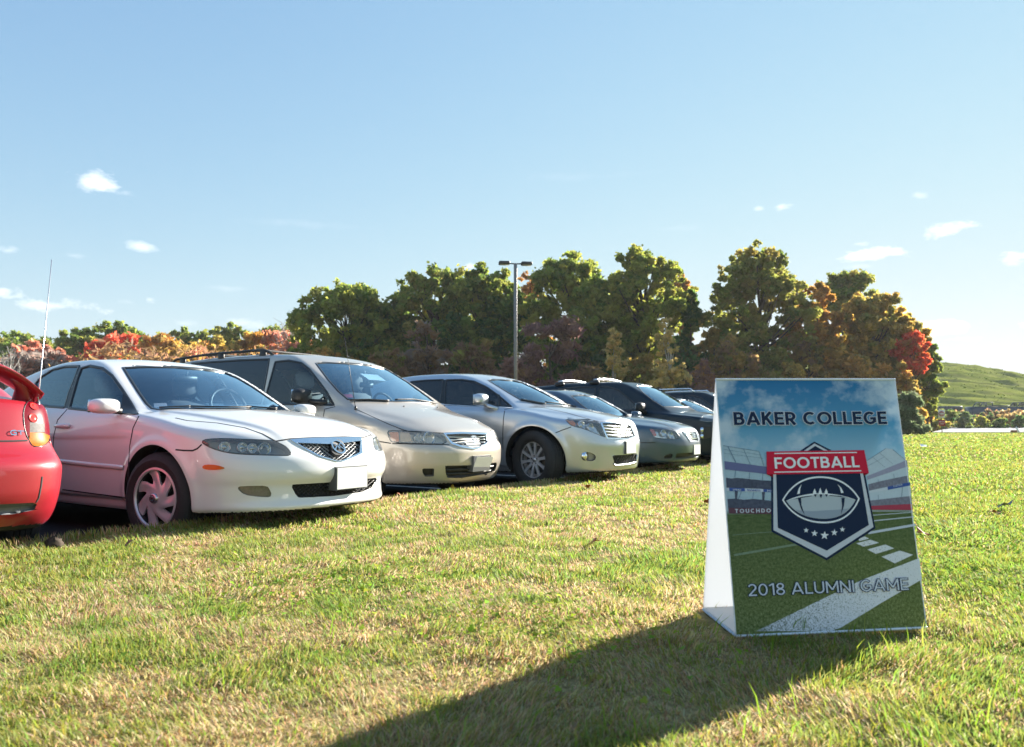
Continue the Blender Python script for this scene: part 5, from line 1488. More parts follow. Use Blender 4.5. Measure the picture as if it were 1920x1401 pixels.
def build_far_suv():
    c = build_far('black_sport_utility_vehicle', 'black boxy sport utility vehicle with roof rails, farthest of the row, beside the sign', PRM_SUV, 19.5, -4.0, M['navy'],
        [[(-1.68, 1.10), (-1.92, 1.30), (-2.2, 1.50), (-2.45, 1.57), (-2.62, 1.57), (-2.64, 1.09)], [(-2.72, 1.10), (-2.70, 1.57), (-3.1, 1.58), (-3.55, 1.55), (-3.6, 1.11)], [(-3.72, 1.14), (-3.68, 1.53), (-4.1, 1.5), (-4.35, 1.40), (-4.4, 1.2)]],
        [(-.74, 1.14), (-.66, 1.35), (-.58, 1.58), (0, 1.62), (.58, 1.58), (.66, 1.35), (.74, 1.14), (0, 1.14)], 'glass_tint', .03)
    for sd in (-1, 1):
        mb = MB(); xs = np.linspace(-4.2, -2.5, 8); mb.tube([(xs[0] - .1, sd * .68, float(c.roof(xs[0])) - .05)] + [(x, sd * .68, float(c.roof(x)) + .05) for x in xs] + [(xs[-1] + .1, sd * .68, float(c.roof(xs[-1])) - .04)], .02, 8); mb.build('roof_rail', M['chrome'], c.root)
    return c
M['lens_warm'] = plain('warm_lens', (.62, .45, .30), rough=.12, coat=1.0)
# ---------------------------------------------------------------- red coupe, backed in at the left edge
M['red'] = paint('red_paint', (.33, .011, .024), rough=.42, dirt=.09, coat=.6)
PRM_RED = dict(sig=.009, ktop=.035, L=4.335, W=1.735, H=1.31, axles=(-.90, -3.50), wz=.31, arch=.345, flare=.02, corner=(-.9, -3.80), pf=2.5, pr=5.0,
    front=[(.15, -.2), (.3, -.05), (.45, 0), (.6, -.05), (.75, -.25), (.9, -.5)],
    rear=[(.12, -4.06), (.2, -4.13), (.28, -4.21), (.36, -4.285), (.48, -4.33), (.60, -4.335), (.64, -4.31), (.68, -4.245), (.73, -4.20), (.85, -4.155), (.95, -4.10), (1.02, -4.0)],
    side=[(.12, .74), (.22, .80), (.32, .84), (.45, .86), (.58, .867), (.66, .845), (.74, .825), (.86, .815), (.96, .79), (1.05, .73)],
    plan=[(-4.33, .96), (-3.5, 1), (-2, .985), (-.9, 1), (0, .94)],
    deck=[(-4.33, .95), (-4.1, .995), (-3.8, 1.0), (-3.0, .98), (-1.5, .93), (-.8, .86), (-.3, .75), (0, .66)],
    crown=[(-4.3, .05), (-3, .03), (-1.2, .05), (0, .08)],
    bottom=[(-4.33, .29), (-4.1, .25), (-3.5, .18), (-.8, .17), (0, .2)],
    roof=[(-4.4, .78), (-4.1, .94), (-3.6, 1.13), (-3.0, 1.26), (-2.5, 1.305), (-2.2, 1.31), (-1.9, 1.28), (-1.6, 1.16), (-1.2, .95), (-.8, .75)],
    bend=[(-4.3, -.2), (-3, -.1), (-2.4, 0), (-2, .15), (-1.2, .25), (-.8, .25)],
    cabin_plan=[(-4.2, .84), (-3.4, .95), (-2.4, 1), (-1.8, .99), (-1, .92)],
    cabin_side=[(.5, .82), (.9, .80), (1.0, .765), (1.15, .68), (1.3, .56), (1.4, .48)],
    cabin=(-3.6, -1.1), floor=.3, roof_crown=.11, kroof=.07, kbelt=.04)
RED_REAR = (-2.965, 3.58); RED_HD = R_(141.0)
def red_origin():
    return (RED_REAR[0] + 4.335 * math.cos(RED_HD), RED_REAR[1] + 4.335 * math.sin(RED_HD))
def build_red():
    c = Car('red_coupe', 'red two-door coupe with rear spoiler, its tail at the left edge of the picture', 'car', red_origin(), RED_HD, PRM_RED)
    Z5 = lambda p: zpx(0, 660, 3.686, p)
    lamp = smooth_poly(Z5([(213, 328), (270, 334), (325, 346), (343, 372), (345, 580), (330, 632), (280, 657), (224, 652), (200, 612), (175, 560), (160, 450), (165, 390), (185, 350)]), 1)
    insert = Z5([(-60, 1056), (120, 1048), (256, 1040), (240, 1092), (100, 1120), (-60, 1132)])
    fw = [tuple(q) for q in c.pix(c.side([(-1.5, .95), (-1.75, 1.12), (-2.1, 1.22), (-2.5, 1.235), (-2.75, 1.22), (-2.8, .97)]))]
    c.cut(lamp, .05, True); c.cut(insert, .04)
    c.zone('bumper', lambda f: (f[:, 0] < -3.95) & (f[:, 2] < .725))
    c.zone('tailgate', lambda f: (f[:, 0] < -3.3) & (f[:, 2] > .74) & (np.abs(f[:, 1]) < .56))
    c.build_body(M['red'], inner=False)
    wl_ = c.side([(-1.45, .95), (-1.75, 1.12), (-2.1, 1.22), (-2.5, 1.235), (-2.75, 1.22), (-2.8, .97)], -1)
    c.patch('window', [(-1.45, .95), (-1.75, 1.12), (-2.1, 1.22), (-2.5, 1.235), (-2.75, 1.22), (-2.8, .97)], M['trim'], mode='side', lift=.002, thick=0, mirror=True)
    top = lambda q: c.cast(np.stack([q[:, 0], q[:, 1], np.full(len(q), 1.6)], 1), np.tile([0, 0, -1.], (len(q), 1)), 0, 1.2, 120)[0]
    c.patch('rear_window', [(-3.95, -.5), (-3.0, -.52), (-2.95, 0), (-3.0, .52), (-3.95, .5), (-4.0, 0)], M['trim'], mode=top, lift=.002, thick=0)
    c.patch('windshield', [(-1.25, -.62), (-1.85, -.52), (-1.9, 0), (-1.85, .52), (-1.25, .62), (-1.15, 0)], M['trim'], mode=top, lift=.002, thick=0)
    # tail lamps: red over clear over amber, ribbed bowls under one lens
    red = smooth_poly(Z5([(213, 328), (270, 334), (325, 346), (343, 372), (344, 500), (205, 488), (162, 480), (160, 450), (165, 390), (185, 350)]), 0)
    clr = Z5([(205, 488), (306, 492), (306, 556), (205, 556)])
    rd2 = Z5([(306, 492), (344, 500), (345, 580), (306, 566)])
    rd3 = Z5([(162, 480), (205, 488), (205, 575), (190, 590), (175, 560)])
    amb = Z5([(205, 556), (306, 560), (345, 580), (330, 632), (280, 657), (224, 652), (200, 612), (205, 575)])
    M['tail_red'] = plain('tail_lamp_red', (.13, .0, .008), rough=.3, noise=.5, scale=70, spec=.2)
    M['tail_amber'] = plain('tail_lamp_amber', (.38, .10, .005), rough=.4, noise=.5, scale=70, spec=.1)
    outs = c.patch('tail_light', lamp, M['lamp_grey'], lift=-.035, thick=0, mirror=True)
    for nm, pg, mt in (('tail_lens', red, 'tail_red'), ('tail_lens', rd2, 'tail_red'), ('tail_lens', rd3, 'tail_red'), ('reverse_lens', clr, 'reverse'), ('signal_lens', amb, 'tail_amber')):
        pr = c.patch(nm, pg, M[mt], lift=.002, thick=.03, mirror=True)
        for k in (0, 1): pr[k].parent = outs[k]
    for q, r in (((232, 378), 24), ((228, 458), 26)):
        P = c.on(Z5([q]))[0]; N = c.grad(P[None])[0]; a = np.cross(N, [0, 0, 1.]); a /= np.linalg.norm(a); b = np.cross(a, N)
        R = r / 3.686 * np.linalg.norm(c.to_world(P[None])[0] - CAM_P) / FPX
        for k in (0, 1):
            V = []; Fc = []
            for i in range(20):
                g = 2 * math.pi * i / 20
                for rr_, yy in ((.0, .2), (.5, .15), (.75, -.1), (.9, .2), (1.05, .1)): V.append(P + N * (.004 + yy * .006) + (a * math.cos(g) + b * math.sin(g)) * R * rr_)
            for i in range(20):
                for j in range(4): Fc.append((i * 5 + j, i * 5 + j + 1, ((i + 1) % 20) * 5 + j + 1, ((i + 1) % 20) * 5 + j))
            V = np.array(V) * ([1, 1, 1] if k == 0 else [1, -1, 1])
            mesh_obj('lamp_bulb', V, Fc, M['tail_glow'], outs[k])
    c.patch('diffuser_insert', insert, M['black'], lift=-.03, thick=0)
    c.patch('bumper_strip', Z5([(-60, 1060), (120, 1050), (250, 1043), (250, 1062), (110, 1078), (-60, 1088)]), plain('grey_strip', (.075, .08, .085), rough=.4), lift=-.008, thick=.015)
    c.gap([Z5([(-40, 617), (100, 616), (196, 612)]), Z5([(292, 862), (284, 930), (268, 1010), (250, 1040)])], w=.011)
    c.strips('lamp_outline', [lamp], M['trim'], .006, .003, .003, mirror=True, closed=True, step=2.5)
    # badge letters
    P = c.on(Z5([(115, 560)])); N = c.grad(P)[0]; ax_ = np.array([0, -1., 0]); ax_ -= N * (ax_ @ N); ax_ /= np.linalg.norm(ax_); up = np.cross(ax_, -N) * -1
    if up[2] < 0: up = -up
    mb = MB()
    fn = lambda u, v: tuple(P[0] + ax_ * u * .62 + up * v * .8 + N * .006)
    ribbon(mb, np.array([(-.005, .013), (-.02, .016), (-.045, .012), (-.055, 0), (-.048, -.013), (-.02, -.016), (-.006, -.012), (-.006, 0), (-.026, 0)]), .009, fn)
    ribbon(mb, np.array([(.004, .013), (.06, .013)]), .008, fn); ribbon(mb, np.array([(.03, .012), (.03, -.016)]), .010, fn)
    mb.build('badge', M['chrome'], c.root, False)
    # spoiler: a wing whose ends curve down to the deck
    ys = np.linspace(-1, 1, 41); V = []; Fc = []
    sec = [(.0, .0), (.05, .022), (.12, .028), (.19, .018), (.235, .0), (.19, -.014), (.12, -.016), (.05, -.012)]
    for y in ys:
        e = abs(y); yy = .74 * (y if e < 1 else y); dz = 1.185 - .01 * e ** 2 - .165 * max(0, (e - .5) / .5) ** 2.2
        xb = -4.10 + .03 * e ** 3
        for x_, z_ in sec: V.append((xb + .235 - x_, yy, dz - .1 * 0 + z_ * (1.25 if e > .6 else 1) - .05 * (1 - x_ / .235) * 1))
    m = len(sec)
    for i in range(len(ys) - 1):
        for j in range(m): Fc.append((i * m + j, i * m + (j + 1) % m, (i + 1) * m + (j + 1) % m, (i + 1) * m + j))
    Fc.append(tuple(range(m - 1, -1, -1))); Fc.append(tuple(range((len(ys) - 1) * m, len(ys) * m)))
    sp = mesh_obj('spoiler', V, Fc, M['red'], c.root)
    for sd in (-1, 1):
        mb = MB()
        for k, (x_, z_, w_) in enumerate([(0, 0, 0)]): pass
        mb.tube([(-3.93, sd * .67, .93), (-3.95, sd * .67, 1.0), (-3.98, sd * .655, 1.06), (-4.0, sd * .60, 1.11)], [.06, .05, .04, .025], 12)
        mb.build('spoiler_mount', M['red'], sp)
    # whip antenna on the tail
    mb = MB(); b0 = c.to_local(at(72, 746, 4.35)); t0 = c.to_local(at(97, 487, 4.30))
    mb.tube([tuple(b0 - [0, 0, .06]), tuple(b0), tuple(t0)], [.005, .0035, .0022], 6); mb.tube([tuple(b0 - [0, 0, .09]), tuple(b0 - [0, 0, .02])], [.012, .009], 8); mb.build('antenna', M['satin'], c.root)
    c.wheels(lambda R: rim_spokes(5, R, w0=.06, w1=.05), .308, .21, 1.50, 0, .2)
    return c
M['reverse'] = plain('reverse_lens', (.13, .12, .115), rough=.5, noise=.5, scale=70, spec=.08)
M['tail_glow'] = plain('tail_lamp_bowl', (.6, .03, .02), rough=.15, coat=1.0)
# ------------------------------------------------------------------ stroke capitals
def glyph(ch, t):
    """advance and stroke centre lines of a geometric capital of height 1, half stroke t"""
    def arc_(cx, cy, rx, ry, a0, a1, n=14): return [(cx + rx * math.cos(math.radians(a0 + (a1 - a0) * i / n)), cy + ry * math.sin(math.radians(a0 + (a1 - a0) * i / n))) for i in range(n + 1)]
    def full(cx, cy, rx, ry, n=28): return arc_(cx, cy, rx, ry, 0, 360, n)
    def bowl(y0, y1, w): r = (y1 - y0) / 2; return [(0, y1)] + arc_(w - t - r * .9, (y0 + y1) / 2, r * .9, r, 90, -90) + [(0, y0)]
    g = {' ': .34, 'A': .84, 'B': .64, 'C': .76, 'D': .72, 'E': .56, 'F': .54, 'G': .80, 'H': .72, 'I': 2 * t, 'K': .68, 'L': .52, 'M': .88, 'N': .74, 'O': .88, 'P': .60, 'R': .64, 'S': .58, 'T': .62, 'U': .70, '0': .64, '1': .34, '2': .58, '8': .60}
    W = g[ch]; m = .52
    stem = [(t, 0), (t, 1)]
    S = {' ': [], 'A': [[(t * 1.05, 0), (W / 2, 1)], [(W / 2, 1), (W - t * 1.05, 0)], [(W * .2, .28), (W * .8, .28)]],
         'B': [stem, bowl(m - .0, 1 - t, W - .05), bowl(t, m, W)], 'C': [arc_(W / 2 + .03, .5, W / 2 - t + .03, .5 - t, 48, 312, 24)], 'D': [stem, bowl(t, 1 - t, W)],
         'E': [stem, [(0, 1 - t), (W, 1 - t)], [(0, .5), (W * .93, .5)], [(0, t), (W, t)]], 'F': [stem, [(0, 1 - t), (W, 1 - t)], [(0, .48), (W * .93, .48)]],
         'G': [arc_(W / 2 + .01, .5, W / 2 - t, .5 - t, 48, 322, 24), [(W - t * 1.25, .16), (W - t * 1.25, .5)], [(W * .52, .46), (W - .02, .46)]], 'H': [stem, [(W - t, 0), (W - t, 1)], [(0, .5), (W, .5)]], 'I': [stem],
         'K': [stem, [(t, .36), (W - t * 1.3, 1)], [(W * .40, .55), (W - t * 1.1, 0)]], 'L': [stem, [(0, t), (W, t)]], 'M': [stem, [(t * .9, .97), (W / 2, .26)], [(W / 2, .26), (W - t * .9, .97)], [(W - t, 0), (W - t, 1)]],
         'N': [stem, [(t * .9, .96), (W - t * .9, .04)], [(W - t, 0), (W - t, 1)]], 'O': [full(W / 2, .5, W / 2 - t, .5 - t, 36)], 'P': [stem, bowl(.40, 1 - t, W)], 'R': [stem, bowl(.42, 1 - t, W - .02), [(W * .46, .42), (W - t * .9, 0)]],
         'S': [arc_(W / 2, 1 - t - (.5 - t) / 2, W / 2 - t, (.5 - t) / 2, 40, 270, 14) + arc_(W / 2, t + (.5 - t) / 2, W / 2 - t, (.5 - t) / 2, 90, -140, 14)], 'T': [[(W / 2, 0), (W / 2, 1)], [(0, 1 - t), (W, 1 - t)]],
         'U': [[(t, 1), (t, W / 2)] + arc_(W / 2, W / 2, W / 2 - t, W / 2 - t, 180, 360)[1:] + [(W - t, 1)]], '0': [full(W / 2, .5, W / 2 - t, .5 - t, 32)], '1': [[(W - t, 0), (W - t, 1)], [(0, .80), (W - t, 1 - t * .6)]],
         '2': [arc_(W / 2, .70, W / 2 - t, .30 - t, 165, -35, 14) + [(t, t)], [(t * .3, t), (W, t)]], '8': [full(W / 2, .745, W / 2 - t - .04, .255 - t, 24), full(W / 2, .27, W / 2 - t, .27 - t, 26)]}[ch]
    return W, S
# ------------------------------------------------------------------ the A-frame sign
def build_sign():
    BL, BR, TL, TR = [np.array(p) for p in ((.7588, 2.584, .118), (1.4544, 2.675, .122), (.7374, 2.701, .9971), (1.433, 2.792, 1.002))]
    BB = np.array([.7401, 2.951, .118]); BBR = BB + (BR - BL)
    ex = (BR - BL); W = np.linalg.norm(ex); ex /= W
    ez = (TL - BL); ez -= ex * (ez @ ex); H = np.linalg.norm(ez); ez /= H
    nrm = np.cross(ex, ez)                       # towards the camera
    if nrm[1] > 0: nrm = -nrm
    root = empty('folding_sign', tuple((BL + BR + BB + BBR) / 4))
    tag(root, 'printed A-frame sign for a football alumni game standing on the grass', 'sign')
    off = np.array(root.location)
    def L(p): return np.asarray(p) - off
    def plastic(name):
        m, n, l, b = nt(name); b.inputs['Base Color'].default_value = (.80, .81, .83, 1); sset(b, rough=.35, spec=.4)
        tc = n.new('ShaderNodeTexCoord'); w = n.new('ShaderNodeTexWave'); w.inputs['Scale'].default_value = 60; l.new(tc.outputs['UV'], w.inputs['Vector'])
        bp = n.new('ShaderNodeBump'); bp.inputs['Strength'].default_value = .05; l.new(w.outputs['Fac'], bp.inputs['Height']); l.new(bp.outputs[0], b.inputs['Normal'])
        t = n.new('ShaderNodeBsdfTranslucent'); t.inputs[0].default_value = (.86, .88, .92, 1); mx = n.new('ShaderNodeMixShader'); mx.inputs[0].default_value = .45
        l.new(b.outputs[0], mx.inputs[1]); l.new(t.outputs[0], mx.inputs[2]); l.new(mx.outputs[0], n['Material Output'].inputs['Surface'])
        return m
    M['coro'] = plastic('corrugated_plastic')
    M['coro_edge'] = plain('corrugated_edge', (.45, .55, .72), rough=.4, noise=.5, scale=160)
    th = .005
    def panel(name, a, b, c, d, n, mat):
        V = [L(a), L(b), L(c), L(d), L(a + n * th), L(b + n * th), L(c + n * th), L(d + n * th)]
        o = mesh_obj(name, V, [(0, 1, 2, 3), (7, 6, 5, 4), (0, 4, 5, 1), (1, 5, 6, 2), (2, 6, 7, 3), (3, 7, 4, 0)], mat, root, False)
        uv = o.data.uv_layers.new(name='UVMap'); co = np.array([v.co for v in o.data.vertices]) + off
        for lp in o.data.loops:
            p = co[lp.vertex_index] - BL; uv.data[lp.index].uv = (p @ ex / W, p @ ez / H)
        return o
    front = panel('front_panel', BL, BR, TR, TL, -nrm, print_material())
    back_n = np.cross(TL - BB, ex); back_n /= np.linalg.norm(back_n)
    if back_n[1] > 0: back_n = -back_n
    panel('back_panel', BB + ez * 0, BBR, TR + [0, .004, 0], TL + [0, .004, 0], back_n, M['coro'])
    panel('floor_panel', BL + [0, .006, .004], BR + [0, .006, .004], BBR + [0, -.006, .004], BB + [0, -.006, .004], np.array([0, 0, 1.]), M['coro'])
    # fluted white edges: top fold, foot fold, left sides
    def flute(name, a, b, r, mat, step=.006):
        n = max(2, int(np.linalg.norm(b - a) / step)); mb = MB(); pts = []; rs = []
        for i in range(n * 2 + 1): pts.append(tuple(L(a + (b - a) * i / (2 * n)))); rs.append(r * (1.0 if i % 2 == 0 else .72))
        mb.tube(pts, rs, 6); return mb.build(name, mat, root)
    M['white_edge'] = plain('white_plastic_edge', (.78, .80, .84), rough=.35)
    flute('top_edge', TL - ez * .001 + nrm * .001, TR - ez * .001 + nrm * .001, .0045, M['white_edge'])
    flute('bottom_edge', BL + nrm * .001, BR + nrm * .001, .0055, M['white_edge'])
    flute('side_edge', BL, TL, .0022, M['white_edge'], .05); flute('side_edge', BR, TR, .0022, M['white_edge'], .05)
    flute('foot_edge', BL + np.array([0, .004, 0]), BB, .0055, M['coro_edge'])
    # ---- print laid on the front panel, traced through the lens onto its plane
    def onp(uv):
        r = px_rays(uv); k = ((BL - CAM_P) @ nrm) / (r @ nrm); P = CAM_P + r * k[:, None]
        return np.stack([(P - BL) @ ex, (P - BL) @ ez], 1)
    def P3(ab, lift): ab = np.asarray(ab); return BL + ab[:, :1] * ex + ab[:, 1:] * ez + nrm * lift
    Z5 = lambda p: zpx(1300, 690, 2.6935, p); Z8 = lambda p: zpx(1340, 820, 4.8, p)
    def ink(name, col, noise=0.0):
        return M.setdefault('ink_' + name, plain('ink_' + name, col, rough=.55, noise=noise, scale=110, spec=.18))
    def speckle(name, c0, c1):
        m, n_, l_, b_ = nt(name); sset(b_, rough=.55, spec=.18)
        tc = n_.new('ShaderNodeTexCoord'); t = n_.new('ShaderNodeTexNoise'); t.inputs['Scale'].default_value = 240; t.inputs['Detail'].default_value = 3; t.inputs['Roughness'].default_value = .7
        l_.new(tc.outputs['Object'], t.inputs['Vector']); r = n_.new('ShaderNodeValToRGB'); e = r.color_ramp.elements
        e[0].position, e[0].color = .35, (*c1, 1); e[1].position, e[1].color = .50, (*c0, 1); sx_ = n_.new('ShaderNodeSeparateXYZ'); l_.new(tc.outputs['Object'], sx_.inputs[0]); gm = n_.new('ShaderNodeMath'); gm.operation = 'MULTIPLY_ADD'; gm.inputs[1].default_value = .28; l_.new(sx_.outputs[0], gm.inputs[0]); l_.new(t.outputs['Fac'], gm.inputs[2]); l_.new(gm.outputs[0], r.inputs[0]); l_.new(r.outputs[0], b_.inputs['Base Color']); return m
    NAVY, SILV, RED, WHITE, GREY = ink('navy', (.006, .018, .055)), ink('silver', (.58, .60, .66), .06), ink('red', (.60, .010, .045)), ink('white', (.80, .82, .86), .04), ink('ball', (.45, .50, .55))
    CHALK = speckle('chalk_print', (.74, .75, .79), (.10, .13, .07))
    def shapes(name, items, parent=front):
        """items: (pixel polygon, material, layer, holes) -> one printed mesh"""
        V = []; F_ = []; MI = []; mats = []
        for it in items:
            poly, mat, lay = it[:3]; holes = it[3] if len(it) > 3 else ()
            ab, T = poly_fill(onp(poly), [onp(h) for h in holes]); P = L(P3(ab, .0006 + .0005 * lay)); b = len(V)
            if mat not in mats: mats.append(mat)
            nn = np.cross(P[T[0][1]] - P[T[0][0]], P[T[0][2]] - P[T[0][0]])
            if nn @ nrm < 0: T = T[:, ::-1]
            V += list(P); F_ += [tuple(t + b) for t in T]; MI += [mats.index(mat)] * len(T)
        o = mesh_obj(name, V, F_, mats, parent, False); o.data.polygons.foreach_set('material_index', MI); o.parent = parent
        return o
    def bar(a, b, w): # a thick line in photo pixels
        a, b = np.array(a), np.array(b); t = (b - a) / np.linalg.norm(b - a); n = np.array([-t[1], t[0]]) * w / 2; return [a + n, b + n, b - n, a - n]
    def zb(p, q, w): return bar(Z8([p])[0], Z8([q])[0], w / 4.8)
    TR_ = ink('truss', (.16, .24, .34)); FAS = ink('fascia', (.14, .15, .30)); CRD = ink('crowd', (.075, .085, .13), .6); GLS = ink('stand_glass', (.38, .50, .58), .2); WAL = ink('wall_maroon', (.12, .05, .075), .2)
    FASR = ink('fascia_pale', (.33, .32, .44), .1); CRDR = ink('crowd_pale', (.20, .20, .26), .5); REDW = ink('wall_red', (.42, .05, .09), .1); BLU = ink('banner_blue', (.05, .10, .34)); PAL = ink('banner_white', (.58, .62, .70)); GLR = ink('stand_glass_pale', (.52, .60, .68), .1)
    LT = [((76, 76), (395, 127), 5), ((80, 110), (415, 160), 3), ((84, 145), (435, 190), 3), ((118, 84), (188, 226), 9), ((258, 106), (320, 248), 5), ((398, 130), (440, 256), 5), ((186, 300), (180, 362), 7), ((312, 316), (312, 372), 5), ((432, 328), (428, 386), 6), ((240, 488), (212, 556), 6), ((350, 494), (338, 556), 4)]
    RT = [((1368, 212), (1540, 100), 4), ((1600, 110), (1724, 212), 4), ((1370, 262), (1520, 180), 2.5), ((1420, 180), (1530, 270), 2.5), ((1480, 140), (1600, 240), 2.5), ((1470, 380), (1468, 400), 4), ((1610, 330), (1612, 368), 4), ((1470, 520), (1472, 560), 4), ((1688, 450), (1680, 536), 5)]
    shapes('printed_stands', [
        (Z8([(75, 72), (395, 125), (470, 268), (88, 215)]), GLS, 0), (Z8([(86, 215), (470, 266), (470, 332), (91, 290)]), FAS, 1), (Z8([(92, 292), (470, 334), (510, 395), (300, 372), (101, 364)]), GLS, 0),
        (Z8([(101, 364), (150, 372), (200, 366), (300, 375), (420, 388), (515, 392), (515, 470), (106, 455)]), CRD, 1), (Z8([(106, 484), (515, 496), (515, 560), (114, 552)]), GLS, 0),
        (Z8([(114, 556), (180, 552), (260, 562), (350, 555), (515, 572), (515, 640), (121, 636)]), CRD, 1), (Z8([(121, 634), (515, 640), (515, 692), (127, 686)]), WAL, 1),
        (Z8([(105, 455), (128, 455), (130, 484), (106, 482)]), PAL, 2), (Z8([(128, 455), (270, 460), (272, 487), (130, 484)]), BLU, 2), (Z8([(270, 460), (435, 466), (437, 492), (272, 487)]), PAL, 2), (Z8([(435, 466), (515, 470), (515, 496), (437, 492)]), BLU, 2),
        (Z8([(180, 484), (208, 486), (200, 560), (182, 560)]), CRD, 2), (Z8([(425, 492), (452, 494), (445, 566), (428, 566)]), CRD, 2),
        ] + [(zb(a, b, w), TR_, 2) for a, b, w in LT])
    shapes('printed_stands', [
        (Z8([(1365, 212), (1540, 98), (1600, 108), (1726, 214), (1365, 352)]), GLR, 0), (Z8([(1368, 352), (1728, 205), (1738, 262), (1372, 384)]), FASR, 1), (Z8([(1372, 384), (1738, 262), (1744, 345), (1384, 422)]), GLR, 0),
        (Z8([(1380, 424), (1480, 398), (1600, 372), (1742, 344), (1750, 405), (1386, 482)]), CRDR, 1), (Z8([(1386, 482), (1552, 448), (1556, 474), (1390, 502)]), PAL, 2), (Z8([(1552, 446), (1755, 404), (1760, 434), (1556, 474)]), BLU, 2),
        (Z8([(1390, 502), (1760, 436), (1768, 530), (1398, 570)]), GLR, 0), (Z8([(1396, 570), (1768, 528), (1776, 602), (1404, 618)]), CRDR, 1), (Z8([(1404, 618), (1776, 600), (1782, 655), (1412, 652)]), REDW, 1)]
        + [(zb(a, b, w), TR_, 2) for a, b, w in RT])
    shapes('printed_field_lines', [
        (Z5([(318, 1329), (480, 1250), (640, 1172), (850, 1071), (1141, 960), (1153, 1068), (950, 1186), (745, 1311), (690, 1330)]), CHALK, 1),
        (Z8([(1500, 1075), (1665, 1020), (1785, 1058), (1620, 1135)]), CHALK, 1), (Z8([(1372, 1010), (1535, 965), (1615, 1000), (1450, 1050)]), CHALK, 1), (Z8([(1270, 955), (1400, 922), (1478, 950), (1340, 985)]), CHALK, 1), (Z8([(1290, 915), (1350, 893), (1390, 912), (1300, 935)]), CHALK, 1),
        (zb((1380, 862), (1806, 788), 22), PAL, 1), (zb((1430, 752), (1795, 715), 9), PAL, 1), (zb((1420, 702), (1785, 674), 6), PAL, 1), (zb((1410, 664), (1784, 664), 5), PAL, 1),
        (zb((172, 1062), (760, 960), 20), ink('faded_line', (.20, .26, .17), .4), 1), (zb((160, 880), (520, 850), 6), ink('faded_line', (.20, .26, .17), .4), 1)])
    # shield
    ball = [tuple(p) for p in Z8([(1000, 0)])]
    def arc(p0, p1, p2, n=18): # quadratic through control point
        p0, p1, p2 = map(np.array, (p0, p1, p2)); t = np.linspace(0, 1, n)[:, None]; return [tuple(q) for q in (1 - t) ** 2 * p0 + 2 * t * (1 - t) * p1 + t * t * p2]
    ring_o = arc((603, 566), (720, 352), (946, 352)) + arc((946, 352), (1180, 352), (1302, 553))[1:] + arc((1302, 553), (1215, 774), (982, 775))[1:] + arc((982, 775), (730, 774), (603, 566))[1:-1]
    cc = np.array([952, 562]); ring_i = [tuple(cc + (np.array(p) - cc) * [.957, .93]) for p in ring_o]
    low = arc((640, 572), (760, 512), (945, 502)) + arc((945, 502), (1130, 510), (1264, 563))[1:] + arc((1264, 563), (1180, 732), (985, 735))[1:] + arc((985, 735), (750, 734), (640, 572))[1:-1]
    shade = arc((722, 652), (850, 672), (960, 660)) + arc((960, 660), (1100, 655), (1204, 640))[1:] + arc((1204, 640), (1120, 733), (985, 735))[1:] + arc((985, 735), (820, 734), (722, 652))[1:-1]
    def star(x, y, r): return Z8([(x + r * (1 if k % 2 == 0 else .42) * math.sin(k * math.pi / 5 + .05), y - r * (1 if k % 2 == 0 else .42) * math.cos(k * math.pi / 5 + .05)) for k in range(10)])
    shapes('printed_shield', [
        (Z8([(765, 123), (895, 39), (1052, 119)]), NAVY, 2), (Z8([(800, 123), (896, 56), (1016, 120)]), SILV, 3), (Z8([(835, 123), (902, 79), (978, 121)]), NAVY, 4),
        (Z8([(506, 333), (509, 849), (1008, 1108), (1445, 820), (1350, 320)]), NAVY, 2), (Z8([(525, 334), (527, 836), (1004, 1085), (1426, 808), (1331, 322)]), SILV, 3), (Z8([(551, 334), (565, 815), (1005, 1020), (1384, 790), (1305, 322)]), NAVY, 4),
        (Z8(ring_o), WHITE, 5, [Z8(ring_i)]), (Z8(low), GREY, 5), (Z8(shade), ink('ball_shade', (.30, .35, .43)), 6),
        (Z8(arc((640, 572), (760, 512), (945, 502)) + arc((945, 502), (1130, 510), (1264, 563))[1:] + arc((1264, 563), (1130, 522), (945, 518))[1:] + arc((945, 518), (760, 528), (640, 572))[1:-1]), WHITE, 6),
        (Z8([(700, 560), (780, 536), (868, 524), (868, 531), (780, 545)]), NAVY, 6.5), (Z8([(1028, 520), (1120, 527), (1200, 545), (1120, 536), (1028, 527)]), NAVY, 6.5),
        (Z8([(742, 546), (772, 541), (776, 612), (806, 700), (775, 650)]), NAVY, 7), (Z8([(1135, 546), (1166, 546), (1158, 620), (1130, 696), (1142, 620)]), NAVY, 7),
        (Z8([(778, 424), (752, 462), (737, 512), (762, 508), (766, 462)]), WHITE, 6), (Z8([(1099, 420), (1136, 458), (1157, 500), (1132, 503), (1122, 456)]), WHITE, 6)]
        + [(Z8([(x, 462 - (8 if i == 1 else 0)), (x + 14, 492), (x + 13, 512), (x - 14, 514), (x - 13, 492)]), WHITE, 7) for i, x in enumerate((894, 945, 998))]
        + [(Z8([(x - 14, 514), (x + 14, 513), (x + 2, 550 if i == 1 else 540)]), NAVY, 7.5) for i, x in enumerate((900, 950, 1000))] + [(Z8([(x - 9, 518), (x + 9, 518), (x, 500)]), GREY, 7.2) for x in (922, 974)]
        + [(star(*q), WHITE, 5) for q in ((819, 838, 25), (895, 865, 31), (985, 884, 40), (1073, 858, 31), (1145, 830, 25))])
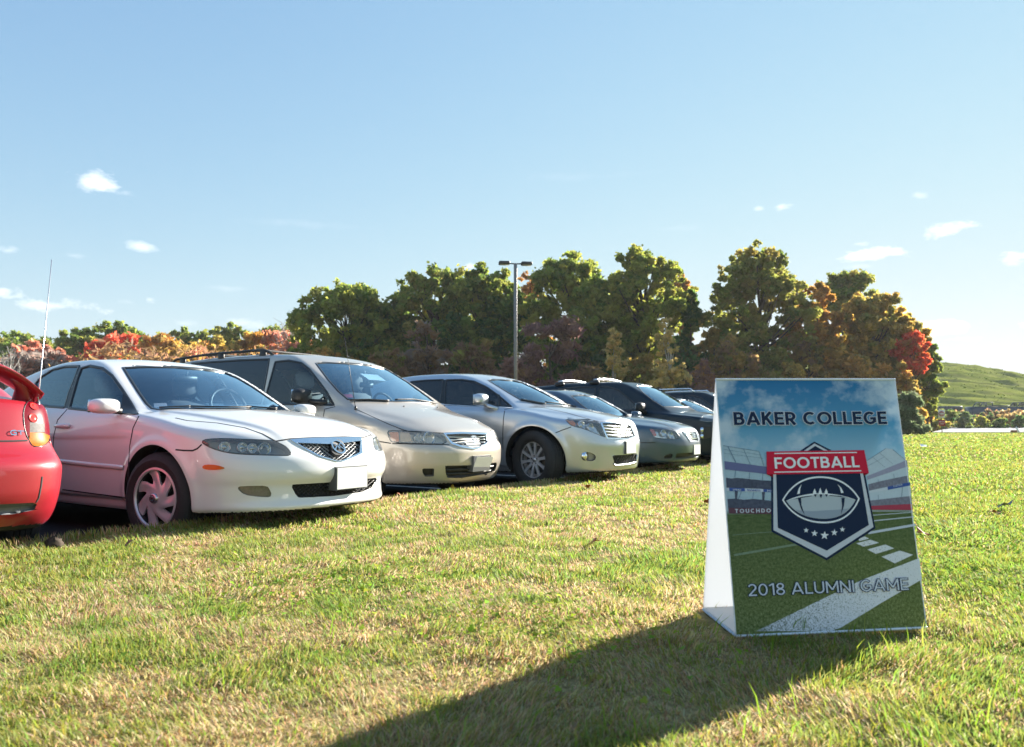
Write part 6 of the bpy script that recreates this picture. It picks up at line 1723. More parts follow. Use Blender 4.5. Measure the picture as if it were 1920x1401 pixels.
    shapes('printed_ribbon', [
        (Z8([(465, 334), (520, 360), (522, 330)]), ink('red_dark', (.26, .004, .02)), 5), (Z8([(1326, 322), (1346, 346), (1382, 324)]), ink('red_dark', (.26, .004, .02)), 5),
        (Z8([(461, 130), (1340, 117), (1382, 324), (465, 335)]), RED, 8), (zb((531, 147), (1273, 138), 9), WHITE, 9), (zb((529, 315), (1313, 303), 9), WHITE, 9)])
    # lettering: geometric capitals drawn with strokes, so that weight and outline are exact
    def word(name, txt, p0, p1, cap, mat, lay, bold=.085, outline=None, out_w=0.0, space=.14, parent=front):
        """baseline from pixel p0 to p1, cap height in pixels at p0; bold = half stroke width over cap height"""
        a, b = onp([p0])[0], onp([p1])[0]; top = onp([(p0[0], p0[1] - cap)])[0]; capm = abs(top[1] - a[1])
        x = 0.0; lines = []; wi = []; cw = 0
        for ch in txt:
            cw += ch == ' '
            w, st_ = glyph(ch, bold)
            lines += [np.array(q, float) + [x, 0] for q in st_]; wi += [cw] * len(st_); x += w + (space if ch != ' ' else 0)
        x -= space; d = (b - a) / np.linalg.norm(b - a); n = np.array([-d[1], d[0]]); sx = np.linalg.norm(b - a) / x
        par = parent
        for k, (mm, hw, ly) in enumerate(([(outline, bold + out_w, lay)] if outline else []) + [(mat, bold, lay + .7)]):
            for wd in range(cw + 1):
                mb = MB()
                for i_, q in enumerate(lines):
                    if wi[i_] != wd: continue
                    ext = out_w if (outline and k == 0) else 0.0
                    if ext and np.linalg.norm(q[0] - q[-1]) > 1e-6:
                        q = q.copy(); e0 = q[0] - q[1]; e1 = q[-1] - q[-2]; q[0] = q[0] + e0 / np.linalg.norm(e0) * ext; q[-1] = q[-1] + e1 / np.linalg.norm(e1) * ext
                    lift = .0006 + .0005 * ly + .00002 * (i_ % 6)
                    fn = lambda u, v: tuple(L(BL + ex * (a[0] + u * sx * d[0] + v * capm * n[0]) + ez * (a[1] + u * sx * d[1] + v * capm * n[1]) + nrm * lift))
                    cl = np.linalg.norm(q[0] - q[-1]) < 1e-6
                    ribbon(mb, q[:-1] if cl else q, hw * 2, fn, cl)
                F2 = []
                for f in mb.f:
                    p = [np.array(mb.v[t]) for t in f]; F2.append(f if np.cross(p[1] - p[0], p[2] - p[0]) @ nrm > 0 else f[::-1])
                mesh_obj(name if k == (1 if outline else 0) else name + '_outline', mb.v, F2, mm, par, False)
    z5 = lambda x, y: Z5([(x, y)])[0]; z8 = lambda x, y: Z8([(x, y)])[0]
    word('printed_title', 'BAKER COLLEGE', z5(203, 290), z5(976, 285), 24.5, NAVY, 9, .098, PAL, .045, .08)
    word('printed_title', 'FOOTBALL', z8(536, 284), z8(1298, 271), 21.0, WHITE, 10, .085, space=.08)
    word('printed_caption', '2018 ALUMNI GAME', z5(276, 1152), z5(1084, 1120), 22.5, PAL, 9, .058, NAVY, .055, .12)
    word('printed_banner_word', 'TOUCHDO', z8(182, 682), z8(504, 677), 7.6, PAL, 3, .095, space=.3)
    word('printed_banner_word', 'SPEED', z8(160, 481), z8(236, 482), 3.4, PAL, 4, .085); word('printed_banner_word', 'BUSINESS', z8(292, 484), z8(408, 488), 3.4, BLU, 4, .085)
    word('printed_banner_word', 'PO', z8(470, 490), z8(506, 492), 3.4, PAL, 4, .085); word('printed_banner_word', 'CATCH', z8(1608, 450), z8(1684, 435), 3.6, PAL, 4, .085)
    return root
def print_material():
    """the photo-like background of the print: cloudy sky above a turf field"""
    m, n, l, b = nt('sign_print'); sset(b, rough=.55, spec=.18)
    uv = n.new('ShaderNodeUVMap'); sp = n.new('ShaderNodeSeparateXYZ'); l.new(uv.outputs[0], sp.inputs[0])
    def ramp(stops, src):
        r = n.new('ShaderNodeValToRGB'); e = r.color_ramp.elements
        e[0].position, e[0].color = stops[0][0], (*stops[0][1], 1); e[1].position, e[1].color = stops[-1][0], (*stops[-1][1], 1)
        for p, c in stops[1:-1]: q = e.new(p); q.color = (*c, 1)
        l.new(src, r.inputs[0]); return r.outputs[0]
    def noise(sc, det=6, sx=1.0, sy=1.0, rough=.6):
        mp = n.new('ShaderNodeMapping'); mp.inputs['Scale'].default_value = (sx, sy, 1); l.new(uv.outputs[0], mp.inputs[0])
        t = n.new('ShaderNodeTexNoise'); t.inputs['Scale'].default_value = sc; t.inputs['Detail'].default_value = det; t.inputs['Roughness'].default_value = rough; l.new(mp.outputs[0], t.inputs['Vector']); return t.outputs['Fac']
    def mix(f, a, c_):
        x = n.new('ShaderNodeMix'); x.data_type = 'RGBA'
        for i, v in ((0, f), (6, a), (7, c_)):
            if isinstance(v, tuple): x.inputs[i].default_value = (*v, 1)
            elif isinstance(v, float): x.inputs[i].default_value = v
            else: l.new(v, x.inputs[i])
        return x.outputs[2]
    def mth(op, a, c_=None):
        q = n.new('ShaderNodeMath'); q.operation = op
        for i, v in enumerate((a, c_)):
            if v is None: continue
            if isinstance(v, float): q.inputs[i].default_value = v
            else: l.new(v, q.inputs[i])
        return q.outputs[0]
    sky = ramp([(.45, (.50, .62, .70)), (.66, (.40, .60, .72)), (.8, (.13, .38, .58)), (1.0, (.025, .19, .44))], sp.outputs[1])
    cl = mth('ADD', noise(3.2, 8, 1.0, 1.5), mth('MULTIPLY', mth('ABSOLUTE', mth('SUBTRACT', sp.outputs[0], .55)), .22))
    cl = mth('SUBTRACT', cl, mth('MULTIPLY', sp.outputs[1], .12))
    clm = ramp([(.44, (0, 0, 0)), (.58, (1, 1, 1))], cl)
    skyc = mix(clm, sky, (.58, .68, .77))
    g1 = ramp([(.38, (.065, .085, .02)), (.5, (.19, .23, .065)), (.60, (.42, .46, .20))], noise(85, 5, 1.0, 1.0, .9))
    gr = mix(ramp([(.0, (.75, .75, .75)), (.5, (0, 0, 0))], sp.outputs[1]), ramp([(.3, (.07, .11, .04)), (.7, (.14, .19, .08))], noise(40, 3, .6, 2.5)), g1)
    hz = ramp([(.455, (0, 0, 0)), (.475, (1, 1, 1))], mth('ADD', sp.outputs[1], mth('MULTIPLY', sp.outputs[0], .0)))
    col = mix(hz, gr, skyc)
    l.new(col, b.inputs['Base Color'])
    w = n.new('ShaderNodeTexWave'); w.inputs['Scale'].default_value = 38; w.bands_direction = 'X'; l.new(uv.outputs[0], w.inputs['Vector'])
    bp = n.new('ShaderNodeBump'); bp.inputs['Strength'].default_value = .06; bp.inputs['Distance'].default_value = .002; l.new(w.outputs['Fac'], bp.inputs['Height']); l.new(bp.outputs[0], b.inputs['Normal'])
    t = n.new('ShaderNodeBsdfTranslucent'); l.new(col, t.inputs[0]); mx = n.new('ShaderNodeMixShader'); mx.inputs[0].default_value = .22
    l.new(b.outputs[0], mx.inputs[1]); l.new(t.outputs[0], mx.inputs[2]); l.new(mx.outputs[0], n['Material Output'].inputs['Surface'])
    return m
# ------------------------------------------------------------------ trees
PAL = {
    'green': [(.055, .085, .018), (.085, .11, .022), (.12, .125, .028), (.045, .065, .016)],
    'darkgreen': [(.022, .05, .018), (.03, .065, .022), (.04, .075, .02)],
    'olive': [(.09, .10, .022), (.13, .125, .03), (.07, .075, .02), (.16, .12, .035)],
    'yellowgreen': [(.14, .14, .028), (.20, .18, .038), (.10, .115, .022)],
    'orange': [(.26, .13, .03), (.33, .17, .045), (.21, .10, .03), (.28, .17, .06)],
    'gold': [(.29, .20, .045), (.36, .25, .07), (.24, .17, .045), (.19, .16, .05)],
    'amber': [(.24, .15, .04), (.18, .12, .035), (.30, .19, .055), (.12, .09, .03)],
    'red': [(.36, .055, .035), (.42, .08, .05), (.34, .07, .045), (.40, .13, .07)],
    'pink': [(.36, .15, .10), (.30, .13, .09), (.26, .14, .11), (.40, .19, .11)],
    'brown': [(.11, .065, .04), (.15, .085, .05), (.085, .055, .04), (.18, .11, .05)],
    'purple': [(.12, .065, .06), (.15, .085, .075), (.10, .06, .06), (.19, .10, .07)],
    'twig': [(.16, .13, .11), (.20, .165, .145), (.12, .10, .085)],
    'pine': [(.05, .07, .035), (.07, .09, .045), (.10, .115, .06)],
    'straw': [(.40, .31, .15), (.34, .26, .11), (.26, .21, .09)],
}
M['leaf'] = attr_mat('leaves', .55, .65, .15)
M['hill_leaf'] = attr_mat('hill_tufts', .4, .9, .0)
M['bark'] = plain('bark', (.075, .058, .045), rough=.95, noise=.4, scale=6, bump=.5)
M['bark_pale'] = plain('pale_bark', (.42, .39, .35), rough=.9, noise=.3, scale=8)
def leaf_cloud(ctr, rad, n, size, pals, tr, elong=1.0, shell=.55, droop=0.0):
    """n leaves through a set of clumps; returns verts (n,4,3), colours (n,3)"""
    k = len(ctr); w = (rad ** 2); pick = tr.choice(k, n, p=w / w.sum())
    d = tr.normal(size=(n, 3)); d /= np.linalg.norm(d, axis=1, keepdims=True)
    r = (shell + (1 - shell) * tr.random(n)) ** .8 * (1 + .26 * tr.normal(size=n))
    p = ctr[pick] + d * (rad[pick] * r)[:, None] * [1, 1, .78]
    a = tr.normal(size=(n, 3)); a /= np.linalg.norm(a, axis=1, keepdims=True)
    b = np.cross(a, tr.normal(size=(n, 3))); b /= np.linalg.norm(b, axis=1, keepdims=True)
    s = size * tr.uniform(.6, 1.35, n)[:, None]
    a = a * s * elong; b = b * s / elong ** .6
    V = np.stack([p - a, p - b * .62, p + a, p + b * .62], 1)
    pal = np.array([q for nm, _ in pals for q in PAL[nm]]); wt = np.concatenate([np.full(len(PAL[nm]), wv / len(PAL[nm])) for nm, wv in pals])
    base = pal[tr.choice(len(pal), k, p=wt / wt.sum())]; own = pal[tr.choice(len(pal), n, p=wt / wt.sum())]
    c = (.6 * base[pick] + .4 * own) * tr.uniform(1.8, 3.2, n)[:, None]
    c = c * np.where(c.max(1) > .40, .76, 1.0)[:, None]
    return V, c
def plant(name, label, cat, x, y, z0, H, W, pals, n, size, seed, trunk_h=.22, clumps=26, form='oak', group=None, bark='bark', elong=1.0, limbs=True, crown_name='crown', shell=.5):
    tr = np.random.default_rng(seed)
    root = empty(name, (x, y, z0)); tag(root, label, cat, group)
    c0 = H * trunk_h; ch = H - c0; C_ = []; Rr = []
    if form == 'oak':
        for i in range(clumps):
            u = tr.random() ** .85; zz = c0 + ch * (.06 + .88 * u)
            prof = math.sqrt(max(.05, 1 - ((u - .42) / .62) ** 2)) if u > .42 else .72 + .28 * u / .42
            a = tr.uniform(0, 6.283); rr = tr.random() ** .5 * prof * .44 * W
            R0 = W * tr.uniform(.055, .125)
            C_.append((rr * math.cos(a), rr * math.sin(a) * .9, min(zz, H - R0 * .75))); Rr.append(R0)
    elif form == 'cone':
        for i in range(clumps):
            u = tr.random() ** 1.2; a = tr.uniform(0, 6.283); rr = (1 - u) * W * .38 * math.sqrt(tr.random())
            C_.append((rr * math.cos(a), rr * math.sin(a), c0 + ch * u * .93)); Rr.append(W * (.20 - .10 * u))
    else:   # bush: rounded from the ground up
        for i in range(clumps):
            a = tr.uniform(0, 6.283); u = tr.random(); rr = W * .42 * math.sqrt(tr.random()) * (1 - .5 * u ** 2)
            R0 = W * tr.uniform(.11, .2); C_.append((rr * math.cos(a), rr * math.sin(a), max(R0 * .6, min(H - R0 * .8, H * (.1 + .85 * u * (1 - .5 * (rr / (W * .45)) ** 2)))))); Rr.append(R0)
    C_ = np.array(C_); Rr = np.array(Rr); main_ = C_.copy()
    # sprays on every clump, so that the outline breaks up
    ks = 5; dd = tr.normal(size=(len(C_), ks, 3)); dd /= np.linalg.norm(dd, axis=2, keepdims=True)
    sub = (C_[:, None] + dd * (Rr[:, None, None] * tr.uniform(.45, 1.15, (len(C_), ks, 1))) * [1, 1, .85]).reshape(-1, 3); sr = (Rr[:, None] * tr.uniform(.25, .55, (len(C_), ks))).ravel()
    sub[:, 2] = np.maximum(sub[:, 2], .05); C_, Rr = sub, sr
    V, c = leaf_cloud(C_, Rr, n, size, pals, tr, elong, shell)
    o = mesh_obj(crown_name, V.reshape(-1, 3), np.arange(n * 4).reshape(-1, 4), M['leaf'], root, False)
    set_pigment(o, np.repeat(c, 4, 0))
    if limbs:
        mb = MB(); r0 = max(.05, .017 * H); wob = tr.normal(0, .02 * H, (4, 2))
        sp = [(0, 0, -.15)] + [(wob[i][0] * (i + 1) / 4, wob[i][1] * (i + 1) / 4, H * f) for i, f in enumerate((.2, .42, .64, .85))]
        mb.tube(sp, [r0 * 1.3, r0, r0 * .75, r0 * .45, r0 * .12], 7)
        for i in range(0, len(main_), 3):
            tgt = main_[i]; zb = min(tgt[2] * .72, H * .7); f = np.clip(zb / H, 0.03, .8)
            q0 = np.array([np.interp(f * H, [p[2] for p in sp], [p[0] for p in sp]), np.interp(f * H, [p[2] for p in sp], [p[1] for p in sp]), zb])
            md = (q0 + tgt) / 2 + [0, 0, -.05 * W * tr.random()]
            mb.tube([tuple(q0), tuple(md), tuple(tgt)], [r0 * .42, r0 * .26, r0 * .1], 5, False)
        mb.build('trunk', M[bark], root)
    return root
def by_px(u, vtop, width, depth, zg=.08):
    """photo column, top row, width in px and distance -> place and size"""
    p = at(u, HORIZON, depth); zt = at(u, vtop, depth)[2]
    return p[0], p[1], zg, zt - zg, width * depth / FPX
def T(name, label, u, v, w, d, pals, n=7000, size=.26, seed=0, **k):
    x, y, z, H, W = by_px(u, v, w, d); k.setdefault('cat', 'tree')
    cat = k.pop('cat')
    return plant(name, label, cat, x, y, z, H, W, pals, n, size, seed, **k)
def build_trees():
    G = 'trees along the wood edge'
    rows = [
        ('oak_tree', 'broad green oak with yellow tints at the left end of the tall wood', 648, 536, 205, 72, [('green', 3), ('yellowgreen', 2)], 9000, 1),
        ('oak_tree', 'dark green oak in the hollow right of the yellow-tinted oak', 735, 566, 130, 74, [('darkgreen', 2), ('green', 2)], 6000, 2),
        ('oak_tree', 'open-crowned green oak with sky gaps left of the lamp post', 815, 505, 190, 73, [('green', 3), ('olive', 2)], 6500, 3),
        ('oak_tree', 'green oak directly left of the lamp post head', 905, 498, 150, 72, [('green', 3), ('yellowgreen', 1)], 6500, 4),
        ('maple_tree', 'thin orange-brown tree behind the lamp post head', 992, 500, 80, 82, [('orange', 3), ('brown', 2)], 1800, 5),
        ('oak_tree', 'dark evergreen-looking tree behind the lamp pole', 950, 560, 120, 70, [('darkgreen', 3), ('green', 1)], 6500, 6),
        ('oak_tree', 'wide green oak right of the lamp post', 1085, 480, 215, 70, [('green', 3), ('yellowgreen', 2)], 11000, 7),
        ('oak_tree', 'tallest bright green oak in the middle of the wood', 1212, 460, 165, 68, [('green', 2), ('yellowgreen', 3)], 9500, 8),
        ('maple_tree', 'orange tree top peeping out behind the bright green oak', 1283, 503, 55, 80, [('orange', 3), ('amber', 1)], 2500, 9),
        ('spruce_tree', 'smooth dark green tree at the gap in the wood', 1298, 528, 78, 66, [('darkgreen', 4), ('green', 1)], 9000, 10),
        ('oak_tree', 'large olive oak with open branches right of the sky gap', 1424, 464, 186, 66, [('olive', 4), ('green', 1)], 9000, 11),
        ('maple_tree', 'orange-brown tree behind the sign top', 1530, 530, 120, 67, [('orange', 3), ('amber', 3)], 6000, 12),
        ('oak_tree', 'grey-green oak standing high behind the orange trees', 1592, 500, 130, 78, [('green', 2), ('olive', 2)], 5000, 13),
        ('maple_tree', 'golden brown tree above the right side of the sign', 1640, 548, 150, 66, [('gold', 3), ('olive', 3), ('amber', 2)], 9000, 14),
        ('oak_tree', 'yellow-olive oak right of the golden brown tree', 1690, 585, 100, 66, [('olive', 3), ('gold', 2)], 6000, 15),
        ('maple_tree', 'small scarlet-topped maple at the right end of the wood', 1712, 624, 62, 63, [('red', 4), ('orange', 1)], 3500, 16),
        ('oak_tree', 'last green oak at the right end of the wood', 1738, 640, 62, 66, [('green', 3), ('yellowgreen', 1)], 4500, 17),
    ]
    for nm, lb, u, v, w, d, pals, n, sd in rows:
        T(nm, lb, u, v, w * 1.2, d, pals, int(n * 3.6), .23 if d > 69 else .21, 100 + sd, group=G, form='cone' if nm == 'spruce_tree' else 'oak', trunk_h=.58 if 'scarlet-topped' in lb else .16, clumps=135 if w > 120 else 80)
    G2 = 'understory along the wood edge'
    und = [
        ('bush', 'golden yellow bush under the left oak', 600, 640, 90, 66, [('gold', 3), ('orange', 2)], 2500, 31, .2),
        ('bush', 'orange bush under the yellow-tinted oak', 655, 655, 80, 67, [('orange', 3), ('gold', 2)], 2000, 32, .2),
        ('shrub', 'grey-brown leafless shrub left of the lamp pole', 800, 600, 120, 62, [('twig', 2), ('brown', 3)], 4200, 33, .2),
        ('shrub', 'brown shrub mass beside the van roof', 730, 650, 100, 60, [('brown', 3), ('olive', 1)], 3200, 34, .2),
        ('shrub', 'olive-brown shrub at the foot of the lamp pole', 890, 630, 130, 60, [('brown', 3), ('olive', 2)], 4200, 35, .2),
        ('shrub', 'tall purplish brown shrub right of the lamp pole', 1035, 592, 150, 59, [('purple', 4), ('brown', 2)], 6000, 36, .2),
        ('shrub', 'low reddish purple shrub above the crossover', 970, 660, 120, 57, [('purple', 3), ('brown', 2)], 3600, 37, .2),
        ('birch_tree', 'slim pale yellow birch left of the taller birch', 1153, 608, 90, 54, [('straw', 4), ('gold', 2)], 2400, 38, .15),
        ('birch_tree', 'tall pale yellow birch with a white stem', 1250, 584, 106, 54, [('straw', 3), ('gold', 3)], 3000, 39, .15),
        ('shrub', 'olive shrub between the two birches', 1200, 665, 110, 57, [('olive', 3), ('amber', 2)], 3600, 40, .18),
        ('shrub', 'russet shrub beside the sign top corner', 1325, 680, 90, 57, [('purple', 3), ('orange', 1)], 2800, 41, .18),
        ('shrub', 'amber-brown shrub under the smooth dark tree', 1372, 640, 130, 60, [('amber', 3), ('brown', 2), ('olive', 2)], 4800, 42, .2),
        ('bush', 'yellow bush just above the sign', 1497, 680, 95, 60, [('gold', 3), ('amber', 1)], 3000, 43, .2),
        ('shrub', 'brown shrub behind the sign centre', 1440, 690, 100, 59, [('brown', 2), ('olive', 3)], 2600, 44, .2),
        ('bush', 'amber bush behind the sign right half', 1600, 650, 150, 61, [('amber', 4), ('orange', 1)], 5000, 45, .22),
        ('bush', 'orange-gold bush at the right foot of the wood', 1686, 670, 100, 60, [('amber', 3), ('gold', 2), ('orange', 1)], 5500, 46, .22),
        ('bush', 'orange fringe bush nearest the green hill', 1732, 715, 40, 68, [('orange', 2), ('gold', 3)], 2200, 47, .2),
        ('pine_tree', 'grey-green pine bush beside the right edge of the sign', 1702, 738, 62, 52, [('pine', 4)], 5200, 48, .16),
        ('shrub', 'dark low shrub under the grey-green pine', 1716, 776, 28, 54, [('darkgreen', 2), ('brown', 2)], 1500, 49, .18),
        ('shrub', 'brown shrub hidden low behind the far cars', 1110, 680, 110, 56, [('brown', 2), ('amber', 2)], 2600, 50, .18),
        ('shrub', 'dark shrub at the back of the wood under the tall oak', 1280, 640, 120, 63, [('darkgreen', 3), ('brown', 1)], 3000, 51, .25),
        ('shrub', 'dark shade-side shrub filling the wood behind the olive oak', 1430, 650, 150, 68, [('olive', 2), ('brown', 3)], 3200, 52, .25),
        ('shrub', 'dark green undergrowth below the left oaks', 690, 640, 120, 70, [('darkgreen', 3), ('green', 1)], 3200, 53, .28),
        ('shrub', 'green undergrowth below the wide oak', 1110, 600, 190, 67, [('darkgreen', 3), ('green', 2)], 5000, 54, .28),
        ('shrub', 'amber undergrowth under the orange-brown tree behind the sign', 1520, 625, 150, 64, [('amber', 3), ('brown', 2), ('olive', 2)], 5000, 56, .25),
        ('bush', 'gold-tinted bush filling the foot of the sky gap', 1338, 598, 85, 65, [('amber', 3), ('gold', 1), ('olive', 2)], 3600, 57, .24),
        ('shrub', 'green undergrowth left of the lamp pole', 860, 585, 150, 69, [('darkgreen', 3), ('green', 2)], 4200, 55, .28),
    ]
    for nm, lb, u, v, w, d, pals, n, sd, sz in und:
        tw = pals[0][0] in ('twig', 'purple', 'brown')
        bi = nm == 'birch_tree'
        T(nm, lb, u, v, w, d, pals, int(n * 1.4), sz, 100 + sd, group=G2, cat='tree' if bi or nm == 'pine_tree' else 'bush', form='cone' if bi else 'bush', trunk_h=.25 if bi else .0, clumps=30 if not bi else 26,
          elong=1.7 if tw or nm == 'pine_tree' else 1.0, bark='bark_pale' if bi else 'bark', crown_name='crown' if bi or nm == 'pine_tree' else 'foliage', shell=.25)
    G3 = 'trees on the far left skyline'
    left = [
        ('oak_tree', 'green oak at the far left edge of the skyline', 25, 627, 120, 112, [('green', 3), ('olive', 1)], 4000, 61),
        ('oak_tree', 'low green oak behind the antenna', 85, 632, 80, 116, [('green', 2), ('olive', 2)], 2600, 62),
        ('oak_tree', 'rounded green oak left of the scarlet maple', 145, 615, 110, 108, [('green', 3), ('yellowgreen', 1)], 4200, 63),
        ('oak_tree', 'wide green oak above the scarlet maple', 225, 608, 130, 112, [('green', 3), ('yellowgreen', 1)], 5200, 64),
        ('oak_tree', 'small orange-topped tree in the skyline dip', 300, 622, 70, 114, [('olive', 2), ('orange', 2)], 2400, 65),
        ('oak_tree', 'green oak above the golden trees', 365, 612, 100, 110, [('green', 3), ('olive', 1)], 4000, 66),
        ('oak_tree', 'green oak right of the skyline dip', 425, 608, 100, 112, [('green', 3), ('yellowgreen', 2)], 4000, 67),
        ('oak_tree', 'olive tree at the right of the low skyline', 510, 610, 120, 114, [('olive', 3), ('green', 1)], 3600, 68),
        ('maple_tree', 'bright scarlet round maple above the white sedan', 208, 634, 122, 92, [('red', 4), ('pink', 1), ('orange', 1)], 6500, 69),
        ('maple_tree', 'rusty pink half-bare maple left of the scarlet one', 68, 640, 105, 92, [('pink', 4), ('twig', 2)], 3200, 70),
        ('shrub', 'grey leafless bush at the left edge', 40, 664, 130, 88, [('twig', 4), ('pink', 1)], 4200, 71),
        ('shrub', 'grey-brown bush between the two maples', 118, 668, 90, 90, [('twig', 2), ('brown', 2)], 2600, 72),
        ('maple_tree', 'orange-gold tree right of the scarlet maple', 300, 630, 85, 92, [('gold', 2), ('orange', 3)], 3800, 73),
        ('maple_tree', 'golden tree above the white roof', 350, 634, 85, 91, [('gold', 2), ('orange', 2)], 3800, 74),
        ('maple_tree', 'yellow low tree left of the orange one', 415, 632, 95, 92, [('gold', 3), ('olive', 1)], 3800, 75),
        ('maple_tree', 'bright orange-yellow tree in the low skyline', 470, 612, 60, 93, [('gold', 2), ('orange', 3)], 3200, 76),
        ('maple_tree', 'pinkish brown fading maple', 520, 615, 90, 93, [('pink', 4), ('orange', 1)], 3800, 77),
        ('shrub', 'pink-brown twiggy bush next to the tall wood', 560, 628, 80, 88, [('pink', 3), ('twig', 2)], 3000, 78),
        ('shrub', 'brown thicket below the skyline above the van rack', 450, 655, 260, 86, [('amber', 2), ('brown', 3), ('pink', 1)], 5000, 79),
        ('oak_tree', 'olive tree filling the skyline behind the golden trees', 320, 620, 130, 120, [('olive', 2), ('green', 2)], 4500, 81),
        ('oak_tree', 'green tree behind the skyline dip at the antenna', 70, 634, 150, 122, [('green', 3), ('olive', 1)], 4500, 82),
        ('oak_tree', 'green tree closing the low skyline beside the tall wood', 470, 616, 150, 122, [('green', 3), ('olive', 2)], 4500, 83),
        ('shrub', 'brown thicket behind the white roof', 270, 665, 220, 86, [('brown', 3), ('amber', 2)], 4200, 80),
    ]
    for nm, lb, u, v, w, d, pals, n, sd in left:
        b = nm == 'shrub'
        T(nm, lb, u, v, w * 1.5, d, pals, int(n * 2.3), .33 if not b else .28, 100 + sd, group=G3, cat='bush' if b else 'tree', form='bush' if b or pals[0][0] in ('red', 'gold') else 'oak', trunk_h=.1, clumps=50, elong=1.8 if b else 1.0, crown_name='foliage' if b else 'crown', shell=.35)
    # bare trees
    for nm, lb, u, v, d, sd, sp_ in [('bare_tree', 'small white-barked bare tree at the left edge', 14, 638, 80, 7, 16), ('bare_tree', 'leafless grey tree rising above the pink maples', 541, 588, 90, 9, 22), ('bare_tree', 'second leafless grey tree close to the tall wood', 556, 600, 92, 12, 16)]:
        x, y, z, H, _ = by_px(u, v, 10, d); tr = np.random.default_rng(sd); root = empty(nm, (x, y, z)); tag(root, lb, 'tree', 'bare trees')
        t_ = MB(); t_.tube([(0, 0, -.1), (.1, 0, H * .3), (.05, 0, H * .6), (.1, 0, H)], [.16, .12, .07, .015], 6); t_.build('trunk', M['bark_pale'], root)
        for i in range(sp_):
            h = H * tr.uniform(.25, .85); a = tr.uniform(0, 6.28); ln = (H - h) * tr.uniform(.4, .75)
            b_ = MB(); e = np.array([math.cos(a) * ln * .5, math.sin(a) * ln * .5, h + ln]); b_.tube([(.08, 0, h), (e[0] * .6, e[1] * .6, h + ln * .45), tuple(e)], [.05, .03, .012], 5, False)
            for j in range(3):
                q = np.array([.08, 0, h]) + (e - [.08, 0, h]) * tr.uniform(.4, .9); w = q + np.array([tr.normal(0, .25) * ln, tr.normal(0, .25) * ln, .3 * ln]); b_.tube([tuple(q), tuple(w)], [.022, .01], 4, False)
            b_.build('branch', M['bark_pale'], root)
build_trees()
# ------------------------------------------------------------------ lamp post
def build_lamp():
    d = 38.0; p = at(966.5, HORIZON, d); H = at(966, 494, d)[2]
    root = empty('lamp_post', (p[0], p[1], 0)); tag(root, 'bronze lamp post with two shoebox heads standing in front of the wood', 'lamp post')
    met = plain('bronze_metal', (.20, .19, .185), metal=.3, rough=.45)
    dk = plain('dark_bronze', (.045, .042, .042), rough=.5)
    mb = MB(); mb.box((0, 0, H / 2 + .15), (.14, .14, H - .3), R_(20), .012); mb.build('pole', met, root)
    mb = MB(); mb.box((0, 0, .3), (.5, .5, .6), R_(20), .03); mb.build('base', plain('concrete', (.35, .34, .32), rough=.9, noise=.2, scale=12), root)
    for sd, rz in ((-1, R_(8)), (1, R_(8))):
        mb = MB(); mb.tube([(0, 0, H - .03), (sd * .32 * math.cos(rz), sd * .32 * math.sin(rz), H - .01)], .035, 8); a = mb.build('arm', dk, root)
        mb = MB(); c = (sd * .58 * math.cos(rz), sd * .58 * math.sin(rz), H + .0); mb.box(c, (.56, .36, .17), rz, .03); h = mb.build('lamp_head', dk, root)
        mb = MB(); mb.box((c[0], c[1], c[2] - .09), (.44, .28, .012), rz); mb.build('lens', plain('lamp_lens', (.5, .5, .48), rough=.2), h)
build_lamp()
